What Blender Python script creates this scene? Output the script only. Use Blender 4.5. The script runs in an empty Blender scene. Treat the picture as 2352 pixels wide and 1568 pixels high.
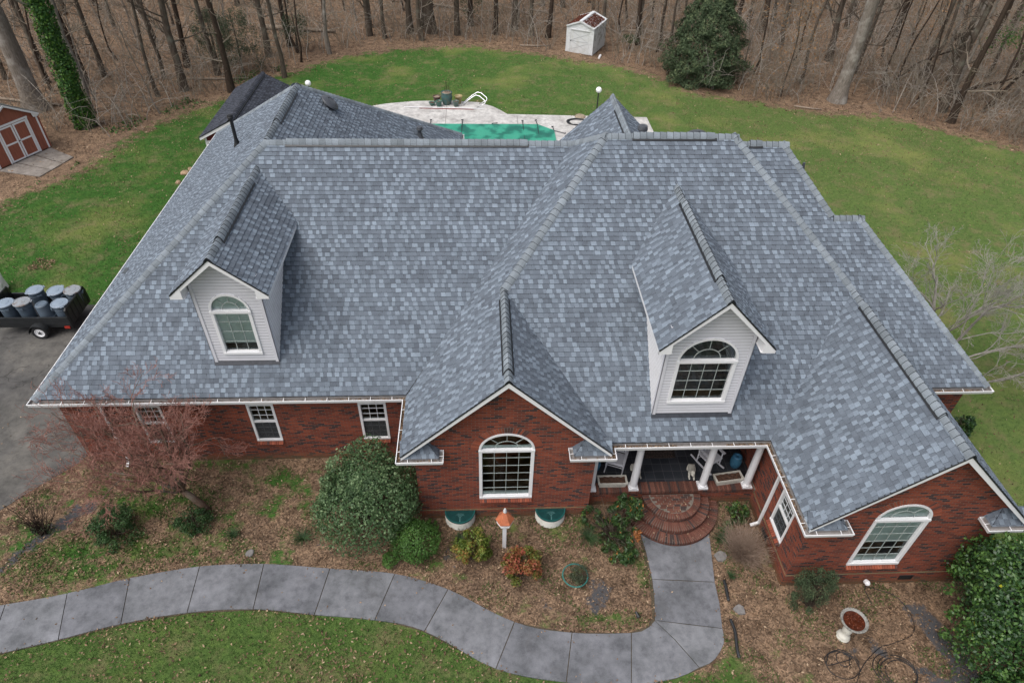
import bpy, math, random
import numpy as np
from mathutils import Vector, Matrix
from mathutils.geometry import tessellate_polygon
S = bpy.context.scene
COL = S.collection
R = math.radians
random.seed(7)
RNG = np.random.default_rng(7)

# ------------------------------------------------------------------ camera
YAW, PIT, ROL = R(3.485), R(40.951), R(1.699)
CAM = Vector((-0.634, -13.983, 17.622))
fw = Vector((math.sin(YAW)*math.cos(PIT), math.cos(YAW)*math.cos(PIT), -math.sin(PIT)))
rt = Vector((math.cos(YAW), -math.sin(YAW), 0))
up = rt.cross(fw)
rr = rt*math.cos(ROL) + up*math.sin(ROL)
uu = -rt*math.sin(ROL) + up*math.cos(ROL)
cam_data = bpy.data.cameras.new('camera')
cam = bpy.data.objects.new('camera', cam_data)
COL.objects.link(cam)
M = Matrix((rr, uu, -fw)).transposed().to_4x4()
M.translation = CAM
cam.matrix_world = M
cam_data.sensor_width = 36
cam_data.lens = 1528.7/2352*36
cam_data.clip_end = 600
S.camera = cam

# ------------------------------------------------------------------ light
SUN_EL, SUN_AZ = R(60), R(234)          # azimuth measured from +y towards +x
w = bpy.data.worlds.new('World'); S.world = w; w.use_nodes = True
nt = w.node_tree
bg = nt.nodes['Background']
sky = nt.nodes.new('ShaderNodeTexSky')
sky.sky_type = 'NISHITA'; sky.sun_disc = False
sky.sun_elevation = SUN_EL; sky.sun_rotation = SUN_AZ
sky.dust_density = 5; sky.air_density = 1.0; sky.ozone_density = 1.0
hs = nt.nodes.new('ShaderNodeHueSaturation'); hs.inputs['Saturation'].default_value = 0.45
nt.links.new(sky.outputs[0], hs.inputs['Color'])
nt.links.new(hs.outputs[0], bg.inputs[0])
bg.inputs[1].default_value = 0.13
sl = bpy.data.lights.new('sun', 'SUN'); sl.energy = 1.15; sl.angle = R(55); sl.color = (1.0, 0.97, 0.93)
so = bpy.data.objects.new('sun', sl); COL.objects.link(so)
sd = Vector((math.sin(SUN_AZ)*math.cos(SUN_EL), math.cos(SUN_AZ)*math.cos(SUN_EL), math.sin(SUN_EL)))
so.rotation_euler = sd.to_track_quat('Z', 'Y').to_euler()
S.view_settings.view_transform = 'Standard'
S.view_settings.look = 'None'
S.view_settings.gamma = 1
S.view_settings.use_curve_mapping = False
S.view_settings.exposure = 0.52
S.render.engine = 'CYCLES'

# ------------------------------------------------------------------ materials
def nm(name):
    m = bpy.data.materials.new(name); m.use_nodes = True
    t = m.node_tree; p = t.nodes['Principled BSDF']
    return m, t, p
def N(t, typ, **kw):
    n = t.nodes.new(typ)
    for k, v in kw.items():
        if k in n.inputs.keys() if isinstance(k, str) else False: n.inputs[k].default_value = v
        else: setattr(n, k, v)
    return n
def L(t, a, b): t.links.new(a, b)
def ramp(t, fac, stops, interp='LINEAR'):
    r = t.nodes.new('ShaderNodeValToRGB'); r.color_ramp.interpolation = interp
    e = r.color_ramp.elements
    while len(e) < len(stops): e.new(0.5)
    for i, (p, c) in enumerate(stops):
        e[i].position = p; e[i].color = (c[0], c[1], c[2], 1)
    L(t, fac, r.inputs[0]); return r.outputs[0]
def noise(t, scale, detail=4, vec=None, rough=0.6):
    n = t.nodes.new('ShaderNodeTexNoise'); n.inputs['Scale'].default_value = scale
    n.inputs['Detail'].default_value = detail; n.inputs['Roughness'].default_value = rough
    if vec is not None: L(t, vec, n.inputs['Vector'])
    return n.outputs['Fac']
def mix(t, fac, a, b, mode='MIX'):
    m = t.nodes.new('ShaderNodeMix'); m.data_type = 'RGBA'; m.blend_type = mode
    if isinstance(fac, (int, float)): m.inputs[0].default_value = fac
    else: L(t, fac, m.inputs[0])
    for v, i in ((a, 6), (b, 7)):
        if isinstance(v, tuple): m.inputs[i].default_value = (v[0], v[1], v[2], 1)
        else: L(t, v, m.inputs[i])
    return m.outputs[2]
def mth(t, op, a, b=None, c=None, clamp=False):
    m = t.nodes.new('ShaderNodeMath'); m.operation = op; m.use_clamp = clamp
    for i, v in enumerate((a, b, c)):
        if v is None: continue
        if isinstance(v, (int, float)): m.inputs[i].default_value = v
        else: L(t, v, m.inputs[i])
    return m.outputs[0]
def bump(t, p, h, strength=0.3, dist=0.01):
    b = t.nodes.new('ShaderNodeBump'); b.inputs['Strength'].default_value = strength
    b.inputs['Distance'].default_value = dist
    L(t, h, b.inputs['Height']); L(t, b.outputs[0], p.inputs['Normal'])
def obco(t):
    return t.nodes.new('ShaderNodeTexCoord').outputs['Object']
def geo(t):
    return t.nodes.new('ShaderNodeNewGeometry').outputs['Position']
def attr(t, name):
    a = t.nodes.new('ShaderNodeAttribute'); a.attribute_name = name; return a.outputs['Fac']
def plain(name, col, rough=0.6, var=0.15, scale=8, metal=0, bumps=0.0, spec=None):
    m, t, p = nm(name)
    co = obco(t)
    f = noise(t, scale, 5, co)
    lo = tuple(c*(1-var) for c in col); hi = tuple(min(1, c*(1+var)) for c in col)
    L(t, ramp(t, f, [(0.3, lo), (0.7, hi)]), p.inputs['Base Color'])
    p.inputs['Roughness'].default_value = rough; p.inputs['Metallic'].default_value = metal
    if spec is not None: p.inputs['Specular IOR Level'].default_value = spec
    if bumps: bump(t, p, noise(t, scale*8, 3, co), bumps, 0.01)
    return m
def dirty(name, col, dirt, rough=0.5, amt=0.5, scale=3):
    m, t, p = nm(name)
    co = obco(t)
    f = noise(t, scale, 8, co, 0.7)
    f2 = mth(t, 'MULTIPLY', mth(t, 'SUBTRACT', f, 0.5, clamp=True), amt*6, clamp=True)
    g = noise(t, 40, 4, co)
    c = mix(t, f2, col, dirt)
    L(t, mix(t, mth(t, 'MULTIPLY', g, 0.25), c, dirt), p.inputs['Base Color'])
    p.inputs['Roughness'].default_value = rough
    return m
def toned(name, stops, rough=0.7, trans=0.0, spec=0.2, grain=0.0):
    m, t, p = nm(name)
    c = ramp(t, attr(t, 'tone'), stops)
    if grain:
        g = noise(t, 75, 3, geo(t))
        g2 = noise(t, 2.2, 3, geo(t))
        c = mix(t, 1.0, c, ramp(t, g, [(0.3, (1-grain*1.3,)*3), (0.7, (1+grain*1.3,)*3)]), 'MULTIPLY')
        c = mix(t, 1.0, c, ramp(t, g2, [(0.35, (0.9, 0.9, 0.9)), (0.65, (1.08, 1.08, 1.08))]), 'MULTIPLY')
    L(t, c, p.inputs['Base Color'])
    p.inputs['Roughness'].default_value = rough
    p.inputs['Specular IOR Level'].default_value = spec
    if trans:
        tr = t.nodes.new('ShaderNodeBsdfTranslucent'); L(t, c, tr.inputs[0])
        mx = t.nodes.new('ShaderNodeMixShader'); mx.inputs[0].default_value = trans
        L(t, p.outputs[0], mx.inputs[1]); L(t, tr.outputs[0], mx.inputs[2])
        L(t, mx.outputs[0], t.nodes['Material Output'].inputs[0])
    return m

MT = {}
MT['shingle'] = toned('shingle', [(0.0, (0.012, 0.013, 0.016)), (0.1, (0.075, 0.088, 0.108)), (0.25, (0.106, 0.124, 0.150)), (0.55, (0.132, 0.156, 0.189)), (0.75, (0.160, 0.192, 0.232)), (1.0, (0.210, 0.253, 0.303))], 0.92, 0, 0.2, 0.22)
MT['cap'] = toned('cap', [(0.0, (0.018, 0.02, 0.022)), (0.2, (0.115, 0.13, 0.142)), (0.5, (0.175, 0.20, 0.222)), (1.0, (0.25, 0.285, 0.32))], 0.92, 0, 0.2, 0.18)
MT['dark_shingle'] = toned('dark_shingle', [(0.0, (0.015, 0.015, 0.018)), (0.3, (0.032, 0.036, 0.046)), (1.0, (0.07, 0.077, 0.098))], 0.92, 0, 0.2, 0.2)
MT['white'] = dirty('white_trim', (0.80, 0.80, 0.81), (0.55, 0.53, 0.50), 0.45, 0.10, 2)
MT['white_frame'] = plain('white_frame', (0.76, 0.76, 0.775), 0.35, 0.03)
MT['muntin'] = plain('muntin', (0.36, 0.40, 0.385), 0.5, 0.05)
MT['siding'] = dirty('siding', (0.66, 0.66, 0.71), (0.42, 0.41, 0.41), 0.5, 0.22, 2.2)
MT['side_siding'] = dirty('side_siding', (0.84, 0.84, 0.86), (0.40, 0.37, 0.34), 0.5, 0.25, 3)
MT['lap_shade'] = plain('lap_shade_strip', (0.27, 0.265, 0.28), 0.8, 0.2)  # dark colour for the painted shadow line along the dormer siding laps
MT['gutter_in'] = dirty('gutter_inner', (0.30, 0.285, 0.28), (0.10, 0.075, 0.06), 0.7, 0.5, 5)
MT['black'] = plain('black_plastic', (0.012, 0.013, 0.015), 0.45, 0.3)
MT['dark_steel'] = plain('dark_steel', (0.02, 0.022, 0.024), 0.4, 0.3, 6)
MT['flash'] = plain('flashing', (0.028, 0.032, 0.042), 0.5, 0.3, 10)
MT['vent_grey'] = plain('vent_grey', (0.06, 0.065, 0.075), 0.4, 0.15)
MT['column'] = dirty('column_paint', (0.70, 0.70, 0.73), (0.45, 0.44, 0.42), 0.4, 0.15, 2)
MT['stone'] = dirty('cast_stone', (0.50, 0.48, 0.43), (0.20, 0.19, 0.15), 0.9, 0.6, 6)
MT['stone_dark'] = dirty('weathered_stone', (0.27, 0.26, 0.24), (0.10, 0.10, 0.085), 0.9, 0.9, 9)
MT['soil'] = plain('soil', (0.07, 0.035, 0.022), 1.0, 0.7, 60, bumps=0.8)
MT['bluecer'] = dirty('blue_ceramic', (0.045, 0.14, 0.22), (0.02, 0.07, 0.13), 0.2, 0.5, 12)
MT['chair'] = plain('chair_paint', (0.62, 0.62, 0.66), 0.45, 0.05)
MT['wood_in'] = plain('interior_wood', (0.16, 0.075, 0.035), 0.6, 0.4, 3)
MT['blind'] = plain('blind', (0.74, 0.82, 0.80), 0.7, 0.05)
MT['door'] = plain('door', (0.03, 0.012, 0.01), 0.5, 0.2)
MT['glass_dark'] = None

def m_glass():
    m, t, p = nm('window_glass')
    g = t.nodes.new('ShaderNodeBsdfGlossy'); g.inputs['Roughness'].default_value = 0.02; g.inputs[0].default_value = (0.75, 0.85, 0.85, 1)
    tr = t.nodes.new('ShaderNodeBsdfTransparent'); tr.inputs[0].default_value = (0.88, 0.92, 0.91, 1)
    fr = t.nodes.new('ShaderNodeFresnel'); fr.inputs[0].default_value = 1.5
    f = mth(t, 'ADD', fr.outputs[0], 0.03, clamp=True)
    mx = t.nodes.new('ShaderNodeMixShader'); L(t, f, mx.inputs[0])
    L(t, tr.outputs[0], mx.inputs[1]); L(t, g.outputs[0], mx.inputs[2])
    L(t, mx.outputs[0], t.nodes['Material Output'].inputs[0])
    return m
MT['glass'] = m_glass()

def m_brick(name, moss=0.0):
    m, t, p = nm(name)
    uv = t.nodes.new('ShaderNodeTexCoord').outputs['UV']
    b = t.nodes.new('ShaderNodeTexBrick')
    b.inputs['Scale'].default_value = 1; b.inputs['Brick Width'].default_value = 0.205; b.inputs['Row Height'].default_value = 0.068
    b.inputs['Mortar Size'].default_value = 0.007; b.inputs['Mortar Smooth'].default_value = 0.2
    b.inputs['Color1'].default_value = (0, 0, 0, 1); b.inputs['Color2'].default_value = (1, 1, 1, 1); b.inputs['Mortar'].default_value = (0.5, 0.5, 0.5, 1)
    L(t, uv, b.inputs['Vector'])
    c = ramp(t, b.outputs['Color'], [(0.0, (0.045, 0.032, 0.034)), (0.13, (0.055, 0.036, 0.036)), (0.2, (0.14, 0.040, 0.027)), (0.55, (0.20, 0.050, 0.029)), (0.85, (0.25, 0.058, 0.031)), (1.0, (0.29, 0.075, 0.038))])
    v = noise(t, 1.1, 5, uv)
    c = mix(t, 1.0, c, ramp(t, v, [(0.3, (0.82, 0.82, 0.82)), (0.7, (1.12, 1.12, 1.12))]), 'MULTIPLY')
    v2 = noise(t, 35, 3, uv)
    c = mix(t, 1.0, c, ramp(t, v2, [(0.3, (0.85, 0.85, 0.85)), (0.7, (1.12, 1.12, 1.12))]), 'MULTIPLY')
    c = mix(t, b.outputs['Fac'], c, (0.155, 0.112, 0.098))
    if moss:
        s = t.nodes.new('ShaderNodeSeparateXYZ'); L(t, uv, s.inputs[0])
        low = mth(t, 'MULTIPLY', mth(t, 'SUBTRACT', 0.35, s.outputs[1], clamp=True), 2.6, clamp=True)
        low = mth(t, 'MULTIPLY', low, mth(t, 'MULTIPLY', noise(t, 4, 5, uv), 1.4), clamp=True)
        c = mix(t, low, c, (0.11, 0.095, 0.05))
    L(t, c, p.inputs['Base Color']); p.inputs['Roughness'].default_value = 0.85
    p.inputs['Specular IOR Level'].default_value = 0.12
    bump(t, p, mth(t, 'SUBTRACT', 1, b.outputs['Fac']), 0.5, 0.006)
    return m
MT['brick'] = m_brick('brick', 1.0)
MT['brick_step'] = toned('brick_step', [(0, (0.07, 0.06, 0.05)), (0.05, (0.045, 0.035, 0.035)), (0.25, (0.075, 0.04, 0.032)), (0.7, (0.115, 0.045, 0.033)), (1, (0.155, 0.07, 0.052))], 0.9, 0, 0.2, 0.3)
MT['brick_unit'] = toned('brick_unit', [(0, (0.09, 0.08, 0.07)), (0.05, (0.06, 0.042, 0.042)), (0.25, (0.17, 0.055, 0.036)), (0.7, (0.25, 0.066, 0.038)), (1, (0.31, 0.095, 0.055))], 0.85, 0, 0.25, 0.15)
MT['mortar'] = plain('mortar', (0.15, 0.13, 0.11), 0.95, 0.25, 20)

def m_tile():
    m, t, p = nm('slate_tile')
    uv = t.nodes.new('ShaderNodeTexCoord').outputs['UV']
    b = t.nodes.new('ShaderNodeTexBrick'); b.offset = 0
    b.inputs['Scale'].default_value = 1; b.inputs['Brick Width'].default_value = 0.3; b.inputs['Row Height'].default_value = 0.3
    b.inputs['Mortar Size'].default_value = 0.006
    b.inputs['Color1'].default_value = (0.018, 0.021, 0.027, 1); b.inputs['Color2'].default_value = (0.034, 0.038, 0.046, 1); b.inputs['Mortar'].default_value = (0.10, 0.10, 0.105, 1)
    L(t, uv, b.inputs['Vector']); L(t, b.outputs[0], p.inputs['Base Color']); p.inputs['Roughness'].default_value = 0.35
    return m
MT['tile'] = m_tile()

def m_concrete(name, c1, c2, c3, scale=1.0):
    m, t, p = nm(name)
    co = geo(t)
    f = noise(t, 0.9*scale, 7, co, 0.65); f2 = noise(t, 3.2*scale, 7, co, 0.75); f3 = noise(t, 90, 3, co)
    c = ramp(t, f, [(0.35, c1), (0.5, c2), (0.68, c3)])
    c = mix(t, 1, c, ramp(t, f2, [(0.34, (0.66, 0.66, 0.67)), (0.5, (0.95, 0.95, 0.95)), (0.65, (1.12, 1.12, 1.12))]), 'MULTIPLY')
    c = mix(t, 1, c, ramp(t, f3, [(0.3, (0.86, 0.86, 0.86)), (0.7, (1.12, 1.12, 1.12))]), 'MULTIPLY')
    L(t, mix(t, 1, c, ramp(t, attr(t, 'tone'), [(0, (0.86, 0.86, 0.87)), (1, (1.12, 1.12, 1.1))]), 'MULTIPLY'), p.inputs['Base Color'])
    p.inputs['Roughness'].default_value = 0.9; p.inputs['Specular IOR Level'].default_value = 0.2
    bump(t, p, f3, 0.25, 0.004)
    if name in ('asphalt', 'walk_concrete'):
        src = p.inputs['Base Color'].links[0].from_socket
        wv = t.nodes.new('ShaderNodeTexNoise'); wv.inputs['Scale'].default_value = 1.7; wv.inputs['Detail'].default_value = 6; L(t, co, wv.inputs['Vector'])
        vm = t.nodes.new('ShaderNodeVectorMath'); vm.operation = 'MULTIPLY_ADD'; L(t, wv.outputs['Color'], vm.inputs[0]); vm.inputs[1].default_value = (0.9, 0.9, 0.0); L(t, co, vm.inputs[2])
        if name == 'asphalt':
            v = t.nodes.new('ShaderNodeTexVoronoi'); v.feature = 'DISTANCE_TO_EDGE'; v.inputs['Scale'].default_value = 0.42; L(t, vm.outputs[0], v.inputs['Vector'])
            ck = mth(t, 'MULTIPLY', mth(t, 'LESS_THAN', v.outputs['Distance'], 0.006), mth(t, 'GREATER_THAN', noise(t, 0.5, 3, co), 0.5))
            src = mix(t, mth(t, 'MULTIPLY', ck, 0.65), src, (0.035, 0.033, 0.03))
            src = mix(t, 1, src, ramp(t, noise(t, 0.3, 3, co), [(0.4, (0.82, 0.82, 0.83)), (0.6, (1.12, 1.1, 1.06))]), 'MULTIPLY')
        else:
            ds = mth(t, 'MULTIPLY', mth(t, 'SUBTRACT', noise(t, 0.8, 8, vm.outputs[0], 0.8), 0.54, clamp=True), 5, clamp=True)
            src = mix(t, mth(t, 'MULTIPLY', ds, 0.7), src, (0.085, 0.083, 0.085))
            ds = mth(t, 'MULTIPLY', mth(t, 'SUBTRACT', noise(t, 5.5, 4, vm.outputs[0], 0.8), 0.62, clamp=True), 5, clamp=True)
            src = mix(t, mth(t, 'MULTIPLY', ds, 0.5), src, (0.26, 0.255, 0.25))
        L(t, src, p.inputs['Base Color'])
    return m
MT['walk'] = m_concrete('walk_concrete', (0.115, 0.12, 0.13), (0.165, 0.17, 0.185), (0.21, 0.215, 0.235))
MT['asphalt'] = m_concrete('asphalt', (0.075, 0.074, 0.071), (0.103, 0.10, 0.096), (0.14, 0.134, 0.125))
MT['deck'] = m_concrete('deck_concrete', (0.36, 0.345, 0.33), (0.50, 0.485, 0.47), (0.58, 0.57, 0.55))
MT['slab'] = m_concrete('slab_concrete', (0.16, 0.14, 0.12), (0.23, 0.205, 0.185), (0.28, 0.255, 0.235))

def m_bark(name, c1, c2, c3=None):
    m, t, p = nm(name)
    co = obco(t)
    mp = t.nodes.new('ShaderNodeMapping'); mp.inputs['Scale'].default_value = (6, 6, 1.2); L(t, co, mp.inputs[0])
    f = noise(t, 2.5, 6, mp.outputs[0], 0.7)
    c = ramp(t, f, [(0.3, c1), (0.7, c2)])
    if c3: c = mix(t, mth(t, 'MULTIPLY', mth(t, 'SUBTRACT', noise(t, 1.1, 5, co), 0.5, clamp=True), 6, clamp=True), c, c3)
    L(t, c, p.inputs['Base Color']); p.inputs['Roughness'].default_value = 0.95; p.inputs['Specular IOR Level'].default_value = 0.1
    bump(t, p, f, 0.6, 0.03)
    return m
MT['bark_brown'] = m_bark('bark_brown', (0.045, 0.035, 0.027), (0.125, 0.10, 0.08), (0.16, 0.155, 0.125))
MT['bark_grey'] = m_bark('bark_grey', (0.10, 0.085, 0.07), (0.25, 0.22, 0.19), (0.33, 0.31, 0.28))
MT['bark_dark'] = m_bark('bark_dark', (0.025, 0.018, 0.014), (0.075, 0.055, 0.042))
MT['twig'] = m_bark('twig', (0.14, 0.115, 0.088), (0.29, 0.25, 0.20))
MT['twig_pale'] = m_bark('twig_pale', (0.20, 0.175, 0.15), (0.42, 0.385, 0.34))
MT['dry_twig'] = m_bark('dry_twig', (0.20, 0.14, 0.105), (0.38, 0.29, 0.23))
MT['twig_red'] = m_bark('twig_red', (0.20, 0.085, 0.072), (0.38, 0.205, 0.165))
MT['maple_bark'] = m_bark('maple_bark', (0.08, 0.05, 0.035), (0.18, 0.12, 0.09), (0.2, 0.19, 0.15))
MT['birch'] = m_bark('birch', (0.17, 0.155, 0.14), (0.38, 0.36, 0.33))
MT['log'] = m_bark('log', (0.16, 0.12, 0.09), (0.34, 0.28, 0.22))
MT['leaf_green'] = toned('leaf_green', [(0, (0.018, 0.045, 0.014)), (0.6, (0.05, 0.11, 0.033)), (1, (0.12, 0.20, 0.065))], 0.55, 0.2, 0.35)
MT['leaf_box'] = toned('leaf_box', [(0, (0.026, 0.06, 0.022)), (0.45, (0.062, 0.118, 0.046)), (0.8, (0.12, 0.19, 0.085)), (1, (0.21, 0.29, 0.145))], 0.5, 0.2, 0.35)
MT['leaf_dark'] = toned('leaf_dark', [(0, (0.012, 0.032, 0.013)), (0.5, (0.03, 0.08, 0.022)), (0.95, (0.11, 0.21, 0.045)), (1, (0.45, 0.45, 0.03))], 0.4, 0.15, 0.45)
MT['leaf_bright'] = toned('leaf_bright', [(0, (0.03, 0.07, 0.015)), (0.6, (0.065, 0.15, 0.03)), (1, (0.13, 0.24, 0.05))], 0.55, 0.2, 0.3)
MT['leaf_nandina'] = toned('leaf_nandina', [(0, (0.05, 0.09, 0.015)), (0.45, (0.15, 0.20, 0.035)), (0.7, (0.26, 0.17, 0.05)), (0.85, (0.30, 0.08, 0.035)), (1, (0.35, 0.14, 0.09))], 0.5, 0.2, 0.3)
MT['leaf_nandina_red'] = toned('leaf_nandina_red', [(0, (0.05, 0.09, 0.015)), (0.3, (0.12, 0.15, 0.03)), (0.55, (0.26, 0.11, 0.045)), (0.8, (0.30, 0.07, 0.045)), (1, (0.38, 0.17, 0.12))], 0.5, 0.2, 0.3)
MT['leaf_conifer'] = toned('leaf_conifer', [(0, (0.03, 0.048, 0.025)), (0.6, (0.068, 0.098, 0.052)), (1, (0.15, 0.18, 0.09))], 0.8, 0.1, 0.15)
MT['leaf_cedar'] = toned('leaf_cedar', [(0, (0.04, 0.055, 0.035)), (1, (0.10, 0.12, 0.07))], 0.8, 0.1, 0.15)
MT['leaf_ivy'] = toned('leaf_ivy', [(0, (0.018, 0.055, 0.012)), (0.6, (0.04, 0.12, 0.02)), (1, (0.13, 0.24, 0.04))], 0.5, 0.15, 0.35)
MT['leaf_rhodo'] = toned('leaf_rhodo', [(0, (0.02, 0.045, 0.015)), (0.6, (0.045, 0.095, 0.025)), (0.9, (0.13, 0.20, 0.04)), (1, (0.35, 0.13, 0.04))], 0.45, 0.15, 0.4)
MT['leaf_litter'] = toned('leaf_litter', [(0, (0.06, 0.038, 0.025)), (0.4, (0.15, 0.095, 0.06)), (0.75, (0.27, 0.175, 0.11)), (1, (0.46, 0.34, 0.23))], 0.8, 0.2, 0.2)
MT['tan_leaf'] = toned('tan_leaf', [(0, (0.17, 0.09, 0.045)), (1, (0.38, 0.23, 0.12))], 0.8, 0.25, 0.1)
MT['grass'] = toned('grass', [(0, (0.032, 0.075, 0.017)), (0.5, (0.054, 0.118, 0.026)), (0.85, (0.105, 0.165, 0.045)), (1, (0.23, 0.22, 0.11))], 0.7, 0.3, 0.2)
MT['liriope'] = toned('liriope', [(0, (0.02, 0.05, 0.02)), (1, (0.07, 0.12, 0.045))], 0.5, 0.15, 0.3)

# ------------------------------------------------------------------ mesh helpers
def tag(o, label=None, cat=None, group=None, kind=None):
    if label: o['label'] = label
    if cat: o['category'] = cat
    if group: o['group'] = group
    if kind: o['kind'] = kind
    return o
def empty(name, loc, label, cat, group=None, rz=0):
    o = bpy.data.objects.new(name, None); COL.objects.link(o)
    o.location = loc; o.rotation_euler = (0, 0, rz)
    return tag(o, label, cat, group)
def copy_tree(o, parent=None):
    c = o.copy(); COL.objects.link(c)
    if parent is not None: c.parent = parent
    for ch in list(o.children): copy_tree(ch, c)
    return c
class MB:
    def __init__(s): s.v = []; s.f = []; s.m = []; s.t = []; s.mat = 0; s.tone = 0.5; s.X = None
    def _p(s, p):
        p = Vector(p)
        s.v.append(tuple(s.X @ p if s.X is not None else p)); return len(s.v)-1
    def face(s, pts):
        s.f.append([s._p(p) for p in pts]); s.m.append(s.mat); s.t.append(s.tone)
    def idx(s, ids): s.f.append(list(ids)); s.m.append(s.mat); s.t.append(s.tone)
    def box(s, a, b, bev=0):
        (x0, y0, z0), (x1, y1, z1) = a, b
        i = [s._p(p) for p in ((x0,y0,z0),(x1,y0,z0),(x1,y1,z0),(x0,y1,z0),(x0,y0,z1),(x1,y0,z1),(x1,y1,z1),(x0,y1,z1))]
        for q in ((3,2,1,0),(4,5,6,7),(0,1,5,4),(1,2,6,5),(2,3,7,6),(3,0,4,7)): s.idx([i[k] for k in q])
    def beam(s, p, q, w, h, upv=(0,0,1)):
        p, q = Vector(p), Vector(q); d = (q-p).normalized(); u = Vector(upv)
        sx = d.cross(u)
        if sx.length < 1e-4: sx = d.cross(Vector((1,0,0)))
        sx.normalize(); sz = sx.cross(d)
        c = []
        for e in (p, q):
            for a, b in ((-1,-1),(1,-1),(1,1),(-1,1)): c.append(s._p(e + sx*a*w/2 + sz*b*h/2))
        for k in ((0,1,2,3),(7,6,5,4),(0,4,5,1),(1,5,6,2),(2,6,7,3),(3,7,4,0)): s.idx([c[i] for i in k])
    def prism(s, poly, z0, z1):
        n = len(poly)
        a = [s._p((x, y, z0)) for x, y in poly]; b = [s._p((x, y, z1)) for x, y in poly]
        s.idx(a[::-1]); s.idx(b)
        for i in range(n): j = (i+1) % n; s.idx((a[i], a[j], b[j], b[i]))
    def lathe(s, prof, c=(0,0,0), n=20, a0=0, a1=2*math.pi, cap=True):
        full = abs(a1-a0-2*math.pi) < 1e-6
        k = n if full else n+1
        rings = []
        for r, z in prof:
            rings.append([s._p((c[0]+r*math.cos(a0+(a1-a0)*i/n), c[1]+r*math.sin(a0+(a1-a0)*i/n), c[2]+z)) for i in range(k)])
        for A, B in zip(rings, rings[1:]):
            for i in range(n):
                j = (i+1) % k; s.idx((A[i], A[j], B[j], B[i]))
        if cap and full: s.idx(rings[0][::-1]); s.idx(rings[-1])
    def tube(s, pts, r, n=8, cap=True):
        pts = [Vector(p) for p in pts]; rs = r if isinstance(r, (list, tuple)) else [r]*len(pts)
        rings = []; pu = None
        for i, p in enumerate(pts):
            d = (pts[min(i+1, len(pts)-1)] - pts[max(i-1, 0)]).normalized()
            u = pu if pu is not None else (Vector((0,0,1)) if abs(d.z) < 0.9 else Vector((1,0,0)))
            a = d.cross(u).normalized(); b = a.cross(d).normalized(); pu = b
            rings.append([s._p(p + (a*math.cos(2*math.pi*k/n) + b*math.sin(2*math.pi*k/n))*rs[i]) for k in range(n)])
        for A, B in zip(rings, rings[1:]):
            for i in range(n): j = (i+1) % n; s.idx((A[i], A[j], B[j], B[i]))
        if cap: s.idx(rings[0][::-1]); s.idx(rings[-1])
    def build(s, name, mats, parent=None, smooth=False, loc=None, tone=False):
        me = bpy.data.meshes.new(name)
        me.from_pydata(s.v, [], s.f)
        if not isinstance(mats, (list, tuple)): mats = [mats]
        for m in mats: me.materials.append(MT[m] if isinstance(m, str) else m)
        me.polygons.foreach_set('material_index', s.m)
        a = me.attributes.new('tone', 'FLOAT', 'FACE'); a.data.foreach_set('value', s.t)
        if smooth: me.polygons.foreach_set('use_smooth', [True]*len(s.f))
        uvl = me.uv_layers.new(name='UVMap')
        nl = len(me.loops); li = np.zeros(nl, int); me.loops.foreach_get('vertex_index', li)
        co = np.array(s.v)[li]
        nn = np.zeros(len(s.f)*3); me.polygons.foreach_get('normal', nn); nn = np.abs(nn.reshape(-1, 3))
        lt = np.zeros(len(s.f), int); me.polygons.foreach_get('loop_total', lt)
        nn = np.repeat(nn, lt, axis=0)
        uv = np.where((nn[:, 2] > 0.7)[:, None], co[:, :2], np.where((nn[:, 0] > nn[:, 1])[:, None], co[:, 1:], co[:, [0, 2]]))
        uvl.data.foreach_set('uv', uv.astype(np.float32).ravel())
        me.update()
        o = bpy.data.objects.new(name, me); COL.objects.link(o)
        if parent is not None: o.parent = parent
        if loc is not None: o.location = loc
        return o
def np_mesh(name, V, F, mat, tone=None, parent=None, smooth=False, loc=None):
    me = bpy.data.meshes.new(name)
    nv, nf, k = len(V), len(F), F.shape[1]
    me.vertices.add(nv); me.vertices.foreach_set('co', V.astype(np.float32).ravel())
    me.loops.add(nf*k); me.loops.foreach_set('vertex_index', F.astype(np.int32).ravel())
    me.polygons.add(nf); me.polygons.foreach_set('loop_start', np.arange(0, nf*k, k, dtype=np.int32))
    if smooth: me.polygons.foreach_set('use_smooth', np.ones(nf, bool))
    me.update(calc_edges=True)
    if tone is not None:
        a = me.attributes.new('tone', 'FLOAT', 'FACE'); a.data.foreach_set('value', np.asarray(tone, np.float32))
    me.materials.append(MT[mat] if isinstance(mat, str) else mat)
    o = bpy.data.objects.new(name, me); COL.objects.link(o)
    if parent is not None: o.parent = parent
    if loc is not None: o.location = loc
    return o
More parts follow.
